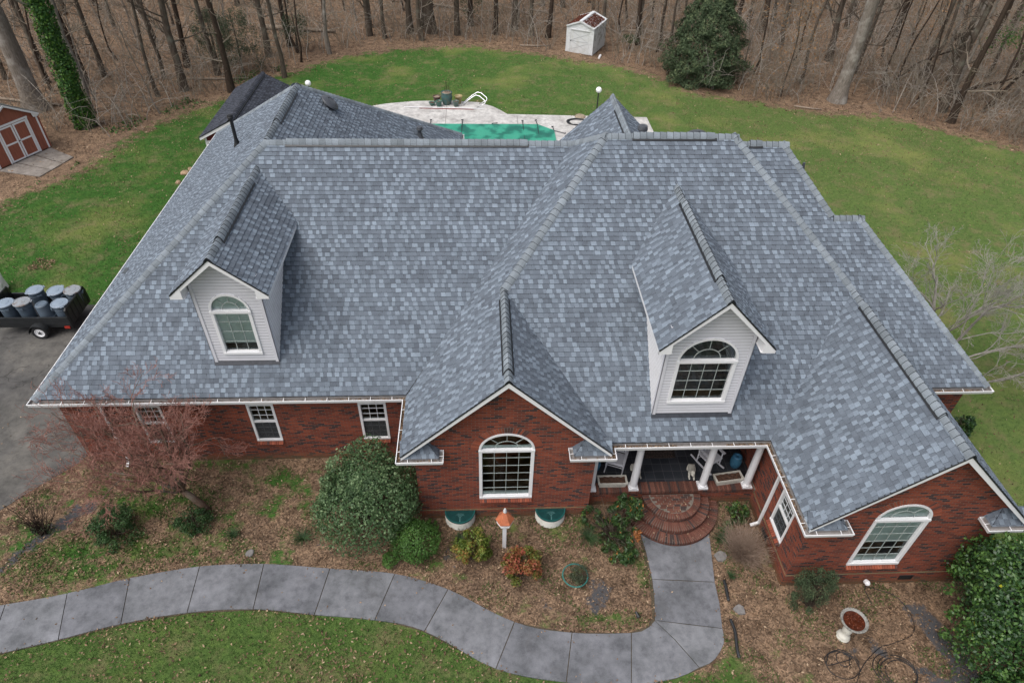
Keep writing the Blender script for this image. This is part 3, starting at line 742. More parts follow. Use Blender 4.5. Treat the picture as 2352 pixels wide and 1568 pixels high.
# ridge vents: black strips carrying raised caps
def vent(P, Q, n1, n2):
    P, Q = Vector(P), Vector(Q); d = (Q-P).normalized()
    b = MB(); ws = []
    for n in (n1, n2):
        n = Vector(n).normalized(); w_ = n.cross(d).normalized()
        if w_.z > 0: w_ = -w_
        ws.append(w_)
        for (s0, s1, hh) in ((0.0, 0.19, 0.032),):
            o = n*hh
            a0, a1 = P+w_*s1, Q+w_*s1
            b.face([a0-n*0.005, a1-n*0.005, a1+o, a0+o]); b.face([P+o, Q+o, a1+o, a0+o])
            b.face([P, P+o, a0+o, a0]); b.face([Q, Q+o, a1+o, a1])
    b.build('ridge_vent', 'black', roof)
    caps('ridge_vent_cap', P+d*0.03, Q-d*0.12, n1, n2, roof, lift=0.042, wing=0.165)
vent((-6.75, yr, zr), (0.95, yr, zr), NF, NB)
vent((xJ, 7.9, zr), (xJ, 10.6, zr), NW, NE)
vent((xc, ycg+0.45, zc), (xc, 1.15, zc), NCW, NCE)
vent((4.0, y3, z3), (6.6, y3, z3), NF, NB)
vent((xw, -3.6, zw), (xw, 0.75, zw), NCW, NCE)
vent((x6r, 10.3, z6r), (x6r, 7.2, z6r), (-s6, 0, 1), (s6, 0, 1))
vent((8.15, yr, zr), (8.6, yr, zr), NF, NB)

# gutters, fascia and soffit swept along the eaves
def offset_path(path, o):
    out = []
    n = len(path)
    for i in range(n):
        p = Vector(path[i])
        ds = []
        if i > 0: ds.append((p-Vector(path[i-1])).normalized())
        if i < n-1: ds.append((Vector(path[i+1])-p).normalized())
        ns = [Vector((-d.y, d.x)) for d in ds]
        if len(ns) == 1: q = p+ns[0]*o
        else:
            s_ = ns[0]+ns[1]; q = p+s_*(o/(s_.dot(ns[0]))) if s_.length > 0.01 else p+ns[0]*o
        out.append(q)
    return out
def sweep(b, path, prof, closed=False):
    rings = [[b._p((q.x, q.y, z)) for q in offset_path(path, o)] for o, z in prof]
    for A, B in zip(rings, rings[1:]):
        for i in range(len(path)-1): b.idx((A[i], A[i+1], B[i+1], B[i]))
    return rings
GP = [[(xb, 12.6), (xb, yb), (xL, yb), (xL, 0), (xi, 0), (xi, ycg), (-1.71, ycg), (-1.71, -1.95)],
      [(1.77, -1.95), (1.77, ycg), (xcr, ycg), (xcr, yp), (x5, yp), (x5, yrw), (8.68, yrw), (8.68, -4.48)],
      [(12.18, -4.48), (12.18, yrw), (x6, yrw), (x6, 0), (xR, 0), (xR, 8.8), (9.4, 8.8)]]
for gi, path in enumerate(GP):
    b = MB()
    sweep(b, path, [(0.016, H-0.11), (-0.004, H-0.02), (-0.006, H+0.006), (0.016, H+0.006), (0.018, H-0.02)])
    sweep(b, path, [(0.14, H-0.125), (0.016, H-0.11)])
    b.mat = 1
    sweep(b, path, [(0.018, H-0.02), (0.03, H-0.085), (0.135, H-0.085), (0.14, H+0.03)])
    b.mat = 0
    for a, c in zip(path, path[1:]):
        a, c = Vector(a), Vector(c); d = c-a; l = d.length; d.normalize(); nn_ = Vector((-d.y, d.x))
        k = max(1, int(l/0.62))
        for i in range(k):
            p = a+d*(i+0.5)*l/k
            b.beam((p.x+nn_.x*0.012, p.y+nn_.y*0.012, H-0.005), (p.x+nn_.x*0.135, p.y+nn_.y*0.135, H+0.012), 0.018, 0.006)
    for pe, po in ((0, 1), (-1, -2)):
        a = Vector(path[pe]); d = (Vector(path[po])-a).normalized()
        if pe == -1: d = -d
        nn_ = Vector((-d.y, d.x)); q = a+nn_*0.14
        b.face([(a.x, a.y, H), (q.x, q.y, H+0.02), (q.x, q.y, H-0.12), (a.x, a.y, H-0.11)])
    b.build('gutter', ['white_frame', 'gutter_in'], house)
    b = MB(); sweep(b, path, [(0.145, H+0.02), (0.145, H-0.16), (0.50, H-0.16)])
    b.build('soffit', 'white', house)
# dead leaves caught in the gutters
pts = []
rg = np.random.default_rng(5)
def gut_leaves(x0, y0, x1, y1, n, pw=1):
    t_ = rg.random(n)**pw
    c = np.stack([x0+(x1-x0)*t_, y0+(y1-y0)*t_, np.full(n, H-0.05)], 1)
    c += rg.uniform(-0.045, 0.045, (n, 3))*np.array([1, 1, 0.35]); pts.append(c)
gut_leaves(-3.02, 0.07, -5.4, 0.07, 260, 1.6); gut_leaves(-2.94, 0.0, -2.94, -2.3, 520); gut_leaves(-13.5, 0.07, -5, 0.07, 200)
gut_leaves(3.05, -1.93, 4.9, -1.93, 420, 1.5); gut_leaves(7.4, -1.93, 6.3, -1.93, 260, 1.3); gut_leaves(7.49, -1.9, 7.49, -4.7, 380, 1.3)
gut_leaves(3.01, -2.3, 3.01, -2.0, 60); gut_leaves(13.3, 0.07, 14.9, 0.07, 300); gut_leaves(13.31, 0.07, 13.31, -4.7, 260)
gut_leaves(-13.83, 0.3, -13.83, 18, 420); gut_leaves(-2.9, -2.32, -1.8, -2.32, 25); gut_leaves(1.9, -2.32, 3.0, -2.32, 25)
P_ = np.vstack(pts)
Vl, Fl = leaves_np(P_, 0.07, rg, up=1.2)
tag(np_mesh('gutter_leaves', Vl, Fl, 'leaf_litter', rg.uniform(0.25, 1, len(Fl)), house), kind='stuff')

# brick walls with openings
def wall_poly(b, O, U, outer, holes=(), rev=0.09):
    """outer/holes in (u,z); O origin xy, U direction xy; reveals go inwards"""
    O = Vector((O[0], O[1], 0)); U = Vector((U[0], U[1], 0)); Nn = Vector((U.y, -U.x, 0))
    loops = [[Vector((u, z, 0)) for u, z in outer]] + [[Vector((u, z, 0)) for u, z in h] for h in holes]
    flat = [p for l in loops for p in l]
    for t3 in tessellate_polygon(loops):
        q = [flat[i] for i in t3]
        if (q[1]-q[0]).cross(q[2]-q[0]).z < 0: q = q[::-1]
        b.face([O+U*p.x+Vector((0, 0, p.y)) for p in q])
    for h in holes:
        for i in range(len(h)):
            (u0, z0), (u1, z1) = h[i], h[(i+1) % len(h)]
            a = O+U*u0+Vector((0, 0, z0)); c = O+U*u1+Vector((0, 0, z1))
            b.face([a, c, c-Nn*rev, a-Nn*rev])
def arch_pts(c, half, zs, rise, n=20):
    return [(c+half*math.cos(math.pi*i/n), zs+rise*math.sin(math.pi*i/n)) for i in range(n+1)]
def arch_hole(c, half, z0, zs, rise): return [(c-half, z0), (c+half, z0)] + arch_pts(c, half, zs, rise)
HT = H-0.165
w1, w2, w3 = (-10.86, 0.40), (-7.47, 0.41), (-4.05, 0.43)
wb_ = MB()
main_holes = [[(c-hw, 0.95), (c+hw, 0.95), (c+hw, 2.63), (c-hw, 2.63)] for c, hw in (w1, w2, w3)]
wall_poly(wb_, (0, 0.47), (1, 0), [(-13.43, -0.1), (-2.54, -0.1), (-2.54, HT), (-13.43, HT)], main_holes)
# centre gable
cgw = 0.045
wall_poly(wb_, (0, -1.94), (1, 0), [(-2.54, -0.1), (2.60, -0.1), (2.60, HT), (2.75, H+0.12), (xc, zc-0.09), (-2.69, H+0.12), (-2.54, HT)], [arch_hole(cgw, 0.785, 0.95, 3.14, 0.70)])
wall_poly(wb_, (-2.54, 0.47), (0, -1), [(0, -0.1), (2.41, -0.1), (2.41, HT), (0, HT)])
wall_poly(wb_, (2.60, -1.94), (0, 1), [(0, -0.1), (2.6, -0.1), (2.6, HT), (0, HT)])
# right wing
rwx = 10.16
wall_poly(wb_, (0, -4.47), (1, 0), [(7.87, -0.1), (12.93, -0.1), (12.93, HT), (13.08, H+0.12), (xw, zw-0.09), (7.72, H+0.12), (7.87, HT)], [arch_hole(rwx, 0.735, 1.03, 3.14, 0.67)])
wall_poly(wb_, (7.87, 0.6), (0, -1), [(0, -0.1), (5.07, -0.1), (5.07, HT), (0, HT)], [[(3.46, 0.92), (4.32, 0.92), (4.32, 2.36), (3.46, 2.36)]])
wall_poly(wb_, (12.93, -4.47), (0, 1), [(0, -0.1), (4.94, -0.1), (4.94, HT), (0, HT)])
wall_poly(wb_, (0, 0.47), (1, 0), [(12.93, -0.1), (14.85, -0.1), (14.85, HT), (12.93, HT)])
wall_poly(wb_, (14.85, 0.47), (0, 1), [(0, -0.1), (8, -0.1), (8, HT), (0, HT)])
wall_poly(wb_, (14.85, 8.4), (-1, 0), [(0, -0.1), (6, -0.1), (6, HT), (0, HT)])
wall_poly(wb_, (9.0, 8.4), (0, 1), [(0, -0.1), (2.9, -0.1), (2.9, HT), (0, HT)])
wall_poly(wb_, (9.0, 11.3), (-1, 0), [(0, -0.1), (8.9, -0.1), (8.9, HT), (4.44, z6r-0.15), (0, HT)])
wall_poly(wb_, (0.1, 11.3), (-1, 0), [(0, -0.1), (2.0, -0.1), (2.0, HT), (0, HT)])
wall_poly(wb_, (-1.88, 11.3), (0, 1), [(0, -0.1), (7.0, -0.1), (7.0, HT), (0, HT)])
wall_poly(wb_, (-1.88, 18.3), (-1, 0), [(0, -0.1), (11.55, -0.1), (11.55, HT), (0, HT)])
wall_poly(wb_, (-13.43, 18.3), (0, -1), [(0, -0.1), (17.83, -0.1), (17.83, HT), (0, HT)])
# water-table plinth standing a little proud at the wing and the centre gable
def plinth(b, path, h, out=0.03):
    sweep(b, path, [(-out, -0.1), (-out, h), (0.002, h+0.02)])
plinth(wb_, [(-2.54, 0.47), (-2.54, -1.94), (2.60, -1.94), (2.60, -1.55)], 0.38)
plinth(wb_, [(7.87, -1.6), (7.87, -4.47), (12.93, -4.47), (12.93, 0.47)], 0.52)
wb_.build('wall', 'brick', house)
# porch: ceiling, back wall, floor, edge course, plinth
pb = MB()
wall_poly(pb, (0, 0.6), (1, 0), [(2.6, 0.5), (7.87, 0.5), (7.87, HT), (2.6, HT)], [[(4.6, 0.7), (5.8, 0.7), (5.8, 2.8), (4.6, 2.8)]])
wall_poly(pb, (0, -1.60), (1, 0), [(2.6, -0.1), (7.87, -0.1), (7.87, 0.62), (2.6, 0.62)])
pb.build('porch_wall', 'brick', house)
pb = MB(); pb.box((2.6, -1.32, 0.6), (7.87, 0.6, 0.70)); pb.build('porch_floor', 'tile', house)
pb = MB(); pb.box((2.6, -1.93, H-0.19), (7.87, 0.6, H-0.16)); pb.build('porch_ceiling', 'white', house)
pb = MB(); pb.box((2.62, -1.62, 2.90), (7.85, -1.38, H-0.195)) ; pb.build('porch_beam', 'white_frame', house)
pb = MB(); pb.box((4.6, 0.64, 0.7), (5.8, 0.69, 2.8)); dr = pb.build('front_door', 'door', house)
pb = MB(); pb.lathe([(0.03, 0), (0.035, 0.03), (0.0, 0.06)], (5.68, 0.62, 1.65), 10); pb.build('handle', plain('brass', (0.6, 0.42, 0.15), 0.3, 0.1, metal=1), dr)
rgb = random.Random(11)
def unit(b, c, u, v, wu, hv, d, nrm):
    """single brick: centre c, axes u,v, thickness along nrm"""
    c, u, v, nrm = Vector(c), Vector(u).normalized(), Vector(v).normalized(), Vector(nrm).normalized()
    q = [c+u*a*wu/2+v*bb*hv/2 for a, bb in ((-1,-1),(1,-1),(1,1),(-1,1))]
    i = [b._p(p-nrm*d) for p in q] + [b._p(p) for p in q]
    b.tone = 0.1 if rgb.random() < 0.14 else rgb.uniform(0.3, 1)
    for k in ((4,5,6,7),(0,1,5,4),(1,2,6,5),(2,3,7,6),(3,0,4,7)): b.idx([i[z] for z in k])
pb = MB(); pb.mat = 1; pb.box((2.6, -1.66, 0.60), (7.87, -1.315, 0.695)); pb.mat = 0
x = 2.635
while x < 7.85:
    unit(pb, (x, -1.49, 0.716), (1, 0, 0), (0, 1, 0), 0.061, 0.37, 0.105, (0, 0, 1)); x += 0.0705
pb.build('porch_edge', ['brick_step', 'mortar'], house)
# round brick steps
def round_step(r_out, r_in, z, band, cx=5.22, cy=-1.66):
    b = MB(); b.mat = 1
    n = 44
    for i in range(n):
        a0, a1 = math.pi+math.pi*i/n, math.pi+math.pi*(i+1)/n
        c0, s0, c1, s1 = math.cos(a0), math.sin(a0), math.cos(a1), math.sin(a1)
        b.face([(cx, cy, z-0.012), (cx+r_out*c0, cy+r_out*s0, z-0.012), (cx+r_out*c1, cy+r_out*s1, z-0.012)])
        b.face([(cx+r_out*c0, cy+r_out*s0, -0.05), (cx+r_out*c1, cy+r_out*s1, -0.05), (cx+r_out*c1, cy+r_out*s1, z-0.012), (cx+r_out*c0, cy+r_out*s0, z-0.012)])
    b.mat = 0
    k = int(math.pi*r_out/0.073)
    for i in range(k):
        a = math.pi+math.pi*(i+0.5)/k; rad = Vector((math.cos(a), math.sin(a), 0)); tan = Vector((-math.sin(a), math.cos(a), 0))
        c = Vector((cx, cy, z))+rad*(r_out+0.012-band/2)
        unit(b, c, tan, rad, 0.062*(r_out-band/2)/r_out, band, 0.075, (0, 0, 1))
    for zz in np.arange(z-0.115, 0.0, -0.073):
        kk = int(math.pi*r_out/0.21)
        for i in range(kk):
            a = math.pi+math.pi*(i+0.5)/kk; rad = Vector((math.cos(a), math.sin(a), 0)); tan = Vector((-math.sin(a), math.cos(a), 0))
            unit(b, Vector((cx, cy, zz))+rad*(r_out+0.006), tan, (0, 0, 1), 0.2, 0.06, 0.08, rad)
    if r_in:      # straight field bricks
        for j in range(40):
            y = cy-0.05-j*0.073
            if cy-y > r_in: break
            hw = math.sqrt(max(0, r_in**2-(cy-y)**2)); x = cx-hw+ (0.1 if j % 2 else 0)
            while x < cx+hw-0.08:
                x1 = min(x+0.2, cx+hw); unit(b, ((x+x1)/2, y, z), (1, 0, 0), (0, 1, 0), (x1-x)-0.012, 0.062, 0.05, (0, 0, 1)); x += 0.21
    return b.build('front_step', ['brick_step', 'mortar'], house)
round_step(0.90, 0.66, 0.54, 0.21)
round_step(1.20, 0, 0.36, 0.32)
round_step(1.50, 0, 0.18, 0.31)

# porch columns
def column(x, y):
    b = MB()
    b.box((x-0.15, y-0.15, 0.718), (x+0.15, y+0.15, 0.78))
    b.lathe([(0.145, 0.78), (0.15, 0.80), (0.14, 0.83), (0.118, 0.85), (0.115, 0.9), (0.112, 1.6), (0.100, 2.72), (0.12, 2.74), (0.12, 2.77), (0.102, 2.79), (0.14, 2.86)], (x, y, 0), 24)
    b.box((x-0.15, y-0.15, 2.86), (x+0.15, y+0.15, 2.897))
    b.build('column', 'column', house, smooth=False)
for x, y in ((2.70, -1.50), (4.02, -1.50), (6.20, -1.50), (7.60, -1.50)): column(x, y)

# interior floor so that windows look into a room
fb = MB(); fb.box((-13.3, 0.7, 0.60), (14.7, 8.2, 0.64)); fb.box((-2.4, -1.8, 0.59), (2.5, 0.7, 0.63)); fb.box((8.0, -4.3, 0.59), (12.8, 0.7, 0.63))
fb.mat = 1
fb.box((-2.5, 2.2, 0.6), (2.5, 2.3, 3.2)); fb.box((8, 0.8, 0.6), (12.8, 0.9, 3.2)); fb.box((-13.3, 3.6, 0.6), (-2.6, 3.7, 3.0))
fb.build('inner_room', ['wood_in', plain('inner_wall', (0.22, 0.12, 0.07), 0.8, 0.2, 2)], house)

# ---- windows
def mat_frame(O, U):
    O = Vector(O); U = Vector((U[0], U[1], 0)).normalized(); Nn = Vector((U.y, -U.x, 0)); Z = Vector((0, 0, 1))
    m = Matrix((U, Z, Nn)).transposed().to_4x4(); m.translation = O
    return m       # local: x along wall, y up, z outwards
def bar(b, x0, y0, x1, y1, z0, z1): b.box((x0, y0, z0), (x1, y1, z1))
def ring(b, cx, zs, hw0, r0, hw1, r1, z0, z1, n=20, a0=0.0, a1=math.pi):
    pr = None
    for i in range(n+1):
        a = a0+(a1-a0)*i/n; c, s_ = math.cos(a), math.sin(a)
        p = [(cx+hw0*c, zs+r0*s_, z0), (cx+hw1*c, zs+r1*s_, z0), (cx+hw1*c, zs+r1*s_, z1), (cx+hw0*c, zs+r0*s_, z1)]
        q = [b._p(k) for k in p]
        if pr:
            for k in range(4): j = (k+1) % 4; b.idx((pr[k], pr[j], q[j], q[k]))
        pr = q
def arch_window(O, U, half, z0, zs, rise, rows, cols, casing, proud, blind=None, parent=house, name='window', spokes=3):
    b = MB(); b.X = mat_frame(O, U); c_ = casing
    p0, p1 = -0.06, proud
    bar(b, -half, z0, half, z0+c_, p0, p1+0.012)
    bar(b, -half, z0+c_, -half+c_, zs-0.05, p0, p1); bar(b, half-c_, z0+c_, half, zs-0.05, p0, p1)
    bar(b, -half-0.006, zs-0.05, half+0.006, zs+0.03, p0, p1+0.02)
    ring(b, 0, zs+0.03, half, rise-0.03, half-c_*0.75, rise-0.03-c_*0.75, p0, p1)
    gi = half-c_
    # inner sash lip
    for s_ in (-1, 1): bar(b, s_*gi-0.012, z0+c_, s_*gi+0.012, zs-0.05, p0, p1-0.02)
    bar(b, -gi, z0+c_, gi, z0+c_+0.025, p0, p1-0.02); bar(b, -gi, zs-0.08, gi, zs-0.05, p0, p1-0.02)
    b_main = b; b = MB(); b.X = mat_frame(O, U)
    g0, g1 = -0.052, -0.040; gw = 0.0075
    for i in range(1, cols):
        x = -gi+2*gi*i/cols; bar(b, x-gw, z0+c_, x+gw, zs-0.05, g0, g1)
    hh = zs-0.05-z0-c_
    for j in range(1, rows):
        z = z0+c_+hh*j/rows; bar(b, -gi, z-gw, gi, z+gw, g0+0.002, g1+0.002)
    ri = (rise-0.03)
    ring(b, 0, zs+0.03, gi*0.50, ri*0.44, gi*0.50-0.02, ri*0.44-0.02, g0, g1, 16)
    for i in range(1, spokes+1):
        a = math.pi*i/(spokes+1)
        b.beam((gi*0.49*math.cos(a), zs+0.03+ri*0.43*math.sin(a), -0.046), ((half-c_*0.7)*math.cos(a), zs+0.03+(ri-c_*0.7)*math.sin(a), -0.046), 0.015, 0.012, (0, 0, 1))
    o = b_main.build(name, 'white_frame', parent); b.build('muntin', 'muntin', o)
    g = MB(); g.X = mat_frame(O, U)
    g.face([(-half+0.03, z0+0.03, -0.055), (half-0.03, z0+0.03, -0.055)] + [(x, z, -0.055) for x, z in arch_pts(0, half-0.03, zs, rise-0.03)])
    g.build('pane', 'glass', o)
    if blind:
        for (za, zb) in blind:
            g = MB(); g.X = mat_frame(O, U)
            z = za
            while z < zb:
                x = gi+0.01
                if z > zs: x = max(0.02, (half-0.04)*math.sqrt(max(0, 1-((z+0.02-zs)/(rise-0.02))**2)))
                g.box((-x, z, -0.085), (x, z+0.022, -0.075)); z += 0.026
            g.build('blind', 'blind', o)
    return o
def sash_window(O, U, half, z0, z1, cols=3, rows=3, proud=0.02, parent=house, screen=True, blind=False):
    b = MB(); b.X = mat_frame(O, U); c_ = 0.075; zm = (z0+z1)/2+0.02
    bar(b, -half, z0, half, z0+0.06, -0.09, proud+0.015); bar(b, -half, z1-c_, half, z1, -0.09, proud)
    for s_ in (-1, 1): bar(b, min(s_*half, s_*(half-c_)), z0+0.06, max(s_*half, s_*(half-c_)), z1-c_, -0.09, proud)
    bar(b, -half+c_, zm-0.03, half-c_, zm+0.03, -0.08, -0.005)
    gi = half-c_
    for (a, d) in ((z0+0.06, zm-0.03), (zm+0.03, z1-c_)):
        for i in range(1, cols):
            x = -gi+2*gi*i/cols; bar(b, x-0.008, a, x+0.008, d, -0.058, -0.042)
        for j in range(1, rows):
            z = a+(d-a)*j/rows; bar(b, -gi, z-0.008, gi, z+0.008, -0.056, -0.040)
    o = b.build('window', 'white_frame', parent)
    g = MB(); g.X = mat_frame(O, U); g.face([(-half+0.03, z0+0.03, -0.07), (half-0.03, z0+0.03, -0.07), (half-0.03, z1-0.03, -0.07), (-half+0.03, z1-0.03, -0.07)])
    g.build('pane', 'glass', o)
    if screen:
        g = MB(); g.X = mat_frame(O, U); g.box((-gi+0.005, z0+0.065, -0.034), (gi-0.005, zm-0.035, -0.030)); g.build('insect_screen', 'screen', o)
    return o
def m_screen():
    m, t, p = nm('screen')
    p.inputs['Base Color'].default_value = (0.05, 0.055, 0.06, 1); p.inputs['Roughness'].default_value = 0.8
    tr = t.nodes.new('ShaderNodeBsdfTransparent'); mx = t.nodes.new('ShaderNodeMixShader'); mx.inputs[0].default_value = 0.55
    L(t, tr.outputs[0], mx.inputs[1]); L(t, p.outputs[0], mx.inputs[2]); L(t, mx.outputs[0], t.nodes['Material Output'].inputs[0])
    return m
MT['screen'] = m_screen()
def brick_sill(O, U, half, z, parent):
    b = MB(); b.X = mat_frame(O, U)
    b.mat = 1; b.box((-half, z-0.14, -0.02), (half, z-0.03, 0.03)); b.mat = 0
    k = int(2*half/0.07); x = -half
    for i in range(k):
        unit(b, (-half+(i+0.5)*2*half/k, z-0.045, 0.05), (1, 0, 0), (0, 0.55, -0.83), 0.06, 0.17, 0.06, (0, 0.83, 0.55))
    return b.build('sill', ['brick_unit', 'mortar'], parent)
def brick_arch(O, U, half, zs, rise, parent):
    b = MB(); b.X = mat_frame(O, U)
    b.mat = 1; ring(b, 0, zs, half+0.005, rise+0.005, half+0.232, rise+0.232, 0.001, 0.004, 40); b.mat = 0
    k = int(math.pi*(half+0.05)/0.068)
    for i in range(k):
        a = math.pi*(i+0.5)/k
        c = Vector(((half+0.12)*math.cos(a), zs+(rise+0.12)*math.sin(a), 0.012))
        rad = Vector((math.cos(a), math.sin(a), 0)); tan = Vector((-math.sin(a), math.cos(a), 0))
        w0, w1_ = 0.054, 0.064
        q = [c-rad*0.11-tan*w0/2, c-rad*0.11+tan*w0/2, c+rad*0.11+tan*w1_/2, c+rad*0.11-tan*w1_/2]
        b.tone = 0.1 if rgb.random() < 0.25 else rgb.uniform(0.35, 1)
        i_ = [b._p(p) for p in q]+[b._p(p-Vector((0, 0, 0.02))) for p in q]
        b.idx(i_[:4])
        for kk in range(4): j = (kk+1) % 4; b.idx((i_[kk], i_[4+kk], i_[4+j], i_[j]))
    return b.build('brick_arch', ['brick_unit', 'mortar'], parent)
wcg = arch_window((cgw, -1.94, 0), (1, 0), 0.785, 0.95, 3.14, 0.70, 6, 4, 0.085, 0.03, [(2.96, 3.08), (1.04, 1.19), (3.17, 3.27)])
brick_sill((cgw, -1.94, 0), (1, 0), 0.785, 0.95, wcg); brick_arch((cgw, -1.94, 0), (1, 0), 0.785, 3.14, 0.70, wcg)
wrw = arch_window((rwx, -4.47, 0), (1, 0), 0.735, 1.03, 3.14, 0.67, 6, 4, 0.085, 0.03, [(2.0, 3.08), (3.17, 3.75), (1.12, 1.36)])
brick_sill((rwx, -4.47, 0), (1, 0), 0.735, 1.03, wrw); brick_arch((rwx, -4.47, 0), (1, 0), 0.735, 3.14, 0.67, wrw)
for c, hw in (w1, w2, w3):
    o = sash_window((c, 0.47, 0), (1, 0), hw, 0.95, 2.63); brick_sill((c, 0.47, 0), (1, 0), hw, 0.95, o)
o = sash_window((7.87, -3.29, 0), (0, -1), 0.43, 0.92, 2.36, 3, 3); brick_sill((7.87, -3.29, 0), (0, -1), 0.43, 0.92, o)

# rake boards with black drip edge
def rake(P, A, y, th=0.055, drop=0.15, soff=0.0, mat='white_frame', parent=house, name='rake_board'):
    """P foot (x,z), A apex (x,z) on plane y"""
    b = MB()
    (x0, z0), (x1, z1) = P, A
    d = Vector((x1-x0, 0, z1-z0)).normalized(); n = Vector((-d.z, 0, d.x)) 
    if n.z < 0: n = -n
    pts_f = [Vector((x0, y, z0)), Vector((x1, y, z1)), Vector((x1, y, z1-drop/d.dot(Vector((1 if x1 > x0 else -1, 0, 0))))), Vector((x0, y, z0))-Vector((0, 0, drop*0.95))]
    b.face(pts_f); b.face([p+Vector((0, th, 0)) for p in pts_f][::-1])
    for i in range(4):
        j = (i+1) % 4; b.face([pts_f[i], pts_f[i]+Vector((0, th, 0)), pts_f[j]+Vector((0, th, 0)), pts_f[j]])
    b.mat = 1
    o1 = n*0.012
    q = [pts_f[0]+Vector((0, -0.015, 0)), pts_f[1]+Vector((0, -0.015, 0))]
    b.face([q[0]-n*0.02, q[1]-n*0.02, q[1]+o1, q[0]+o1]); b.face([q[0]+o1, q[1]+o1, q[1]+o1+Vector((0, 0.05, 0)), q[0]+o1+Vector((0, 0.05, 0))])
    if soff: 
        b.mat = 0
        b.face([pts_f[3]+Vector((0, th, 0.02)), pts_f[2]+Vector((0, th, 0.02)), pts_f[2]+Vector((0, soff, 0.02)), pts_f[3]+Vector((0, soff, 0.02))])
    return b.build(name, [mat, 'black'], parent)
for (xf, xa_, yy, za_) in ((xi+0.14, xc, ycg+0.1, zc), (xcr-0.14, xc, ycg+0.1, zc), (x5+0.14, xw, yrw+0.1, zw), (x6-0.14, xw, yrw+0.1, zw)):
    rake((xf, H+mc*0.14-0.012), (xa_, za_-0.012), yy, soff=0.4)
for sgn in (-1, 1):
    rake((x6r+sgn*4.85, z6r-4.85*s6-0.02), (x6r, z6r-0.02), y6r-0.04)

# downspouts
def spout(x, y, ztop, parent=house, nrm=(0, -1)):
    b = MB(); n = Vector((nrm[0], nrm[1], 0))
    p = Vector((x, y, 0)); t_ = Vector((-n.y, n.x, 0))
    def seg(a, c): b.beam(a, c, 0.085, 0.06, (n.x, n.y, 0.01))
    seg(p+n*0.36+Vector((0, 0, ztop)), p+n*0.05+Vector((0, 0, ztop-0.25)))
    seg(p+n*0.05+Vector((0, 0, ztop-0.22)), p+n*0.05+Vector((0, 0, 0.16)))
    seg(p+n*0.05+Vector((0, 0, 0.18)), p+n*0.28+Vector((0, 0, 0.06)))
    b.build('downspout', 'white_frame', parent)
spout(-12.19, 0.47, H-0.13); spout(7.87, -2.52, H-0.13, nrm=(-1, 0))
# flood lamp under the wing eave
b = MB(); b.lathe([(0.05, 0), (0.07, 0.05), (0.04, 0.12)], (7.72, -2.15, 2.85), 12); b.build('eave_lamp', 'white_frame', house)
# crawl-space vents
for O, U in (((11.42, -4.51, 0.30), (1, 0)), ((9.0, -4.51, 0.26), (1, 0)), ((7.83, -2.95, 0.26), (0, -1))):
    b = MB(); b.X = mat_frame(O, U)
    b.box((-0.2, -0.1, -0.02), (0.2, 0.1, 0.004))
    for i in range(6): b.box((-0.19, -0.085+i*0.03, 0.004), (0.19, -0.075+i*0.03, 0.014))
    b.build('foundation_vent', 'black', house)

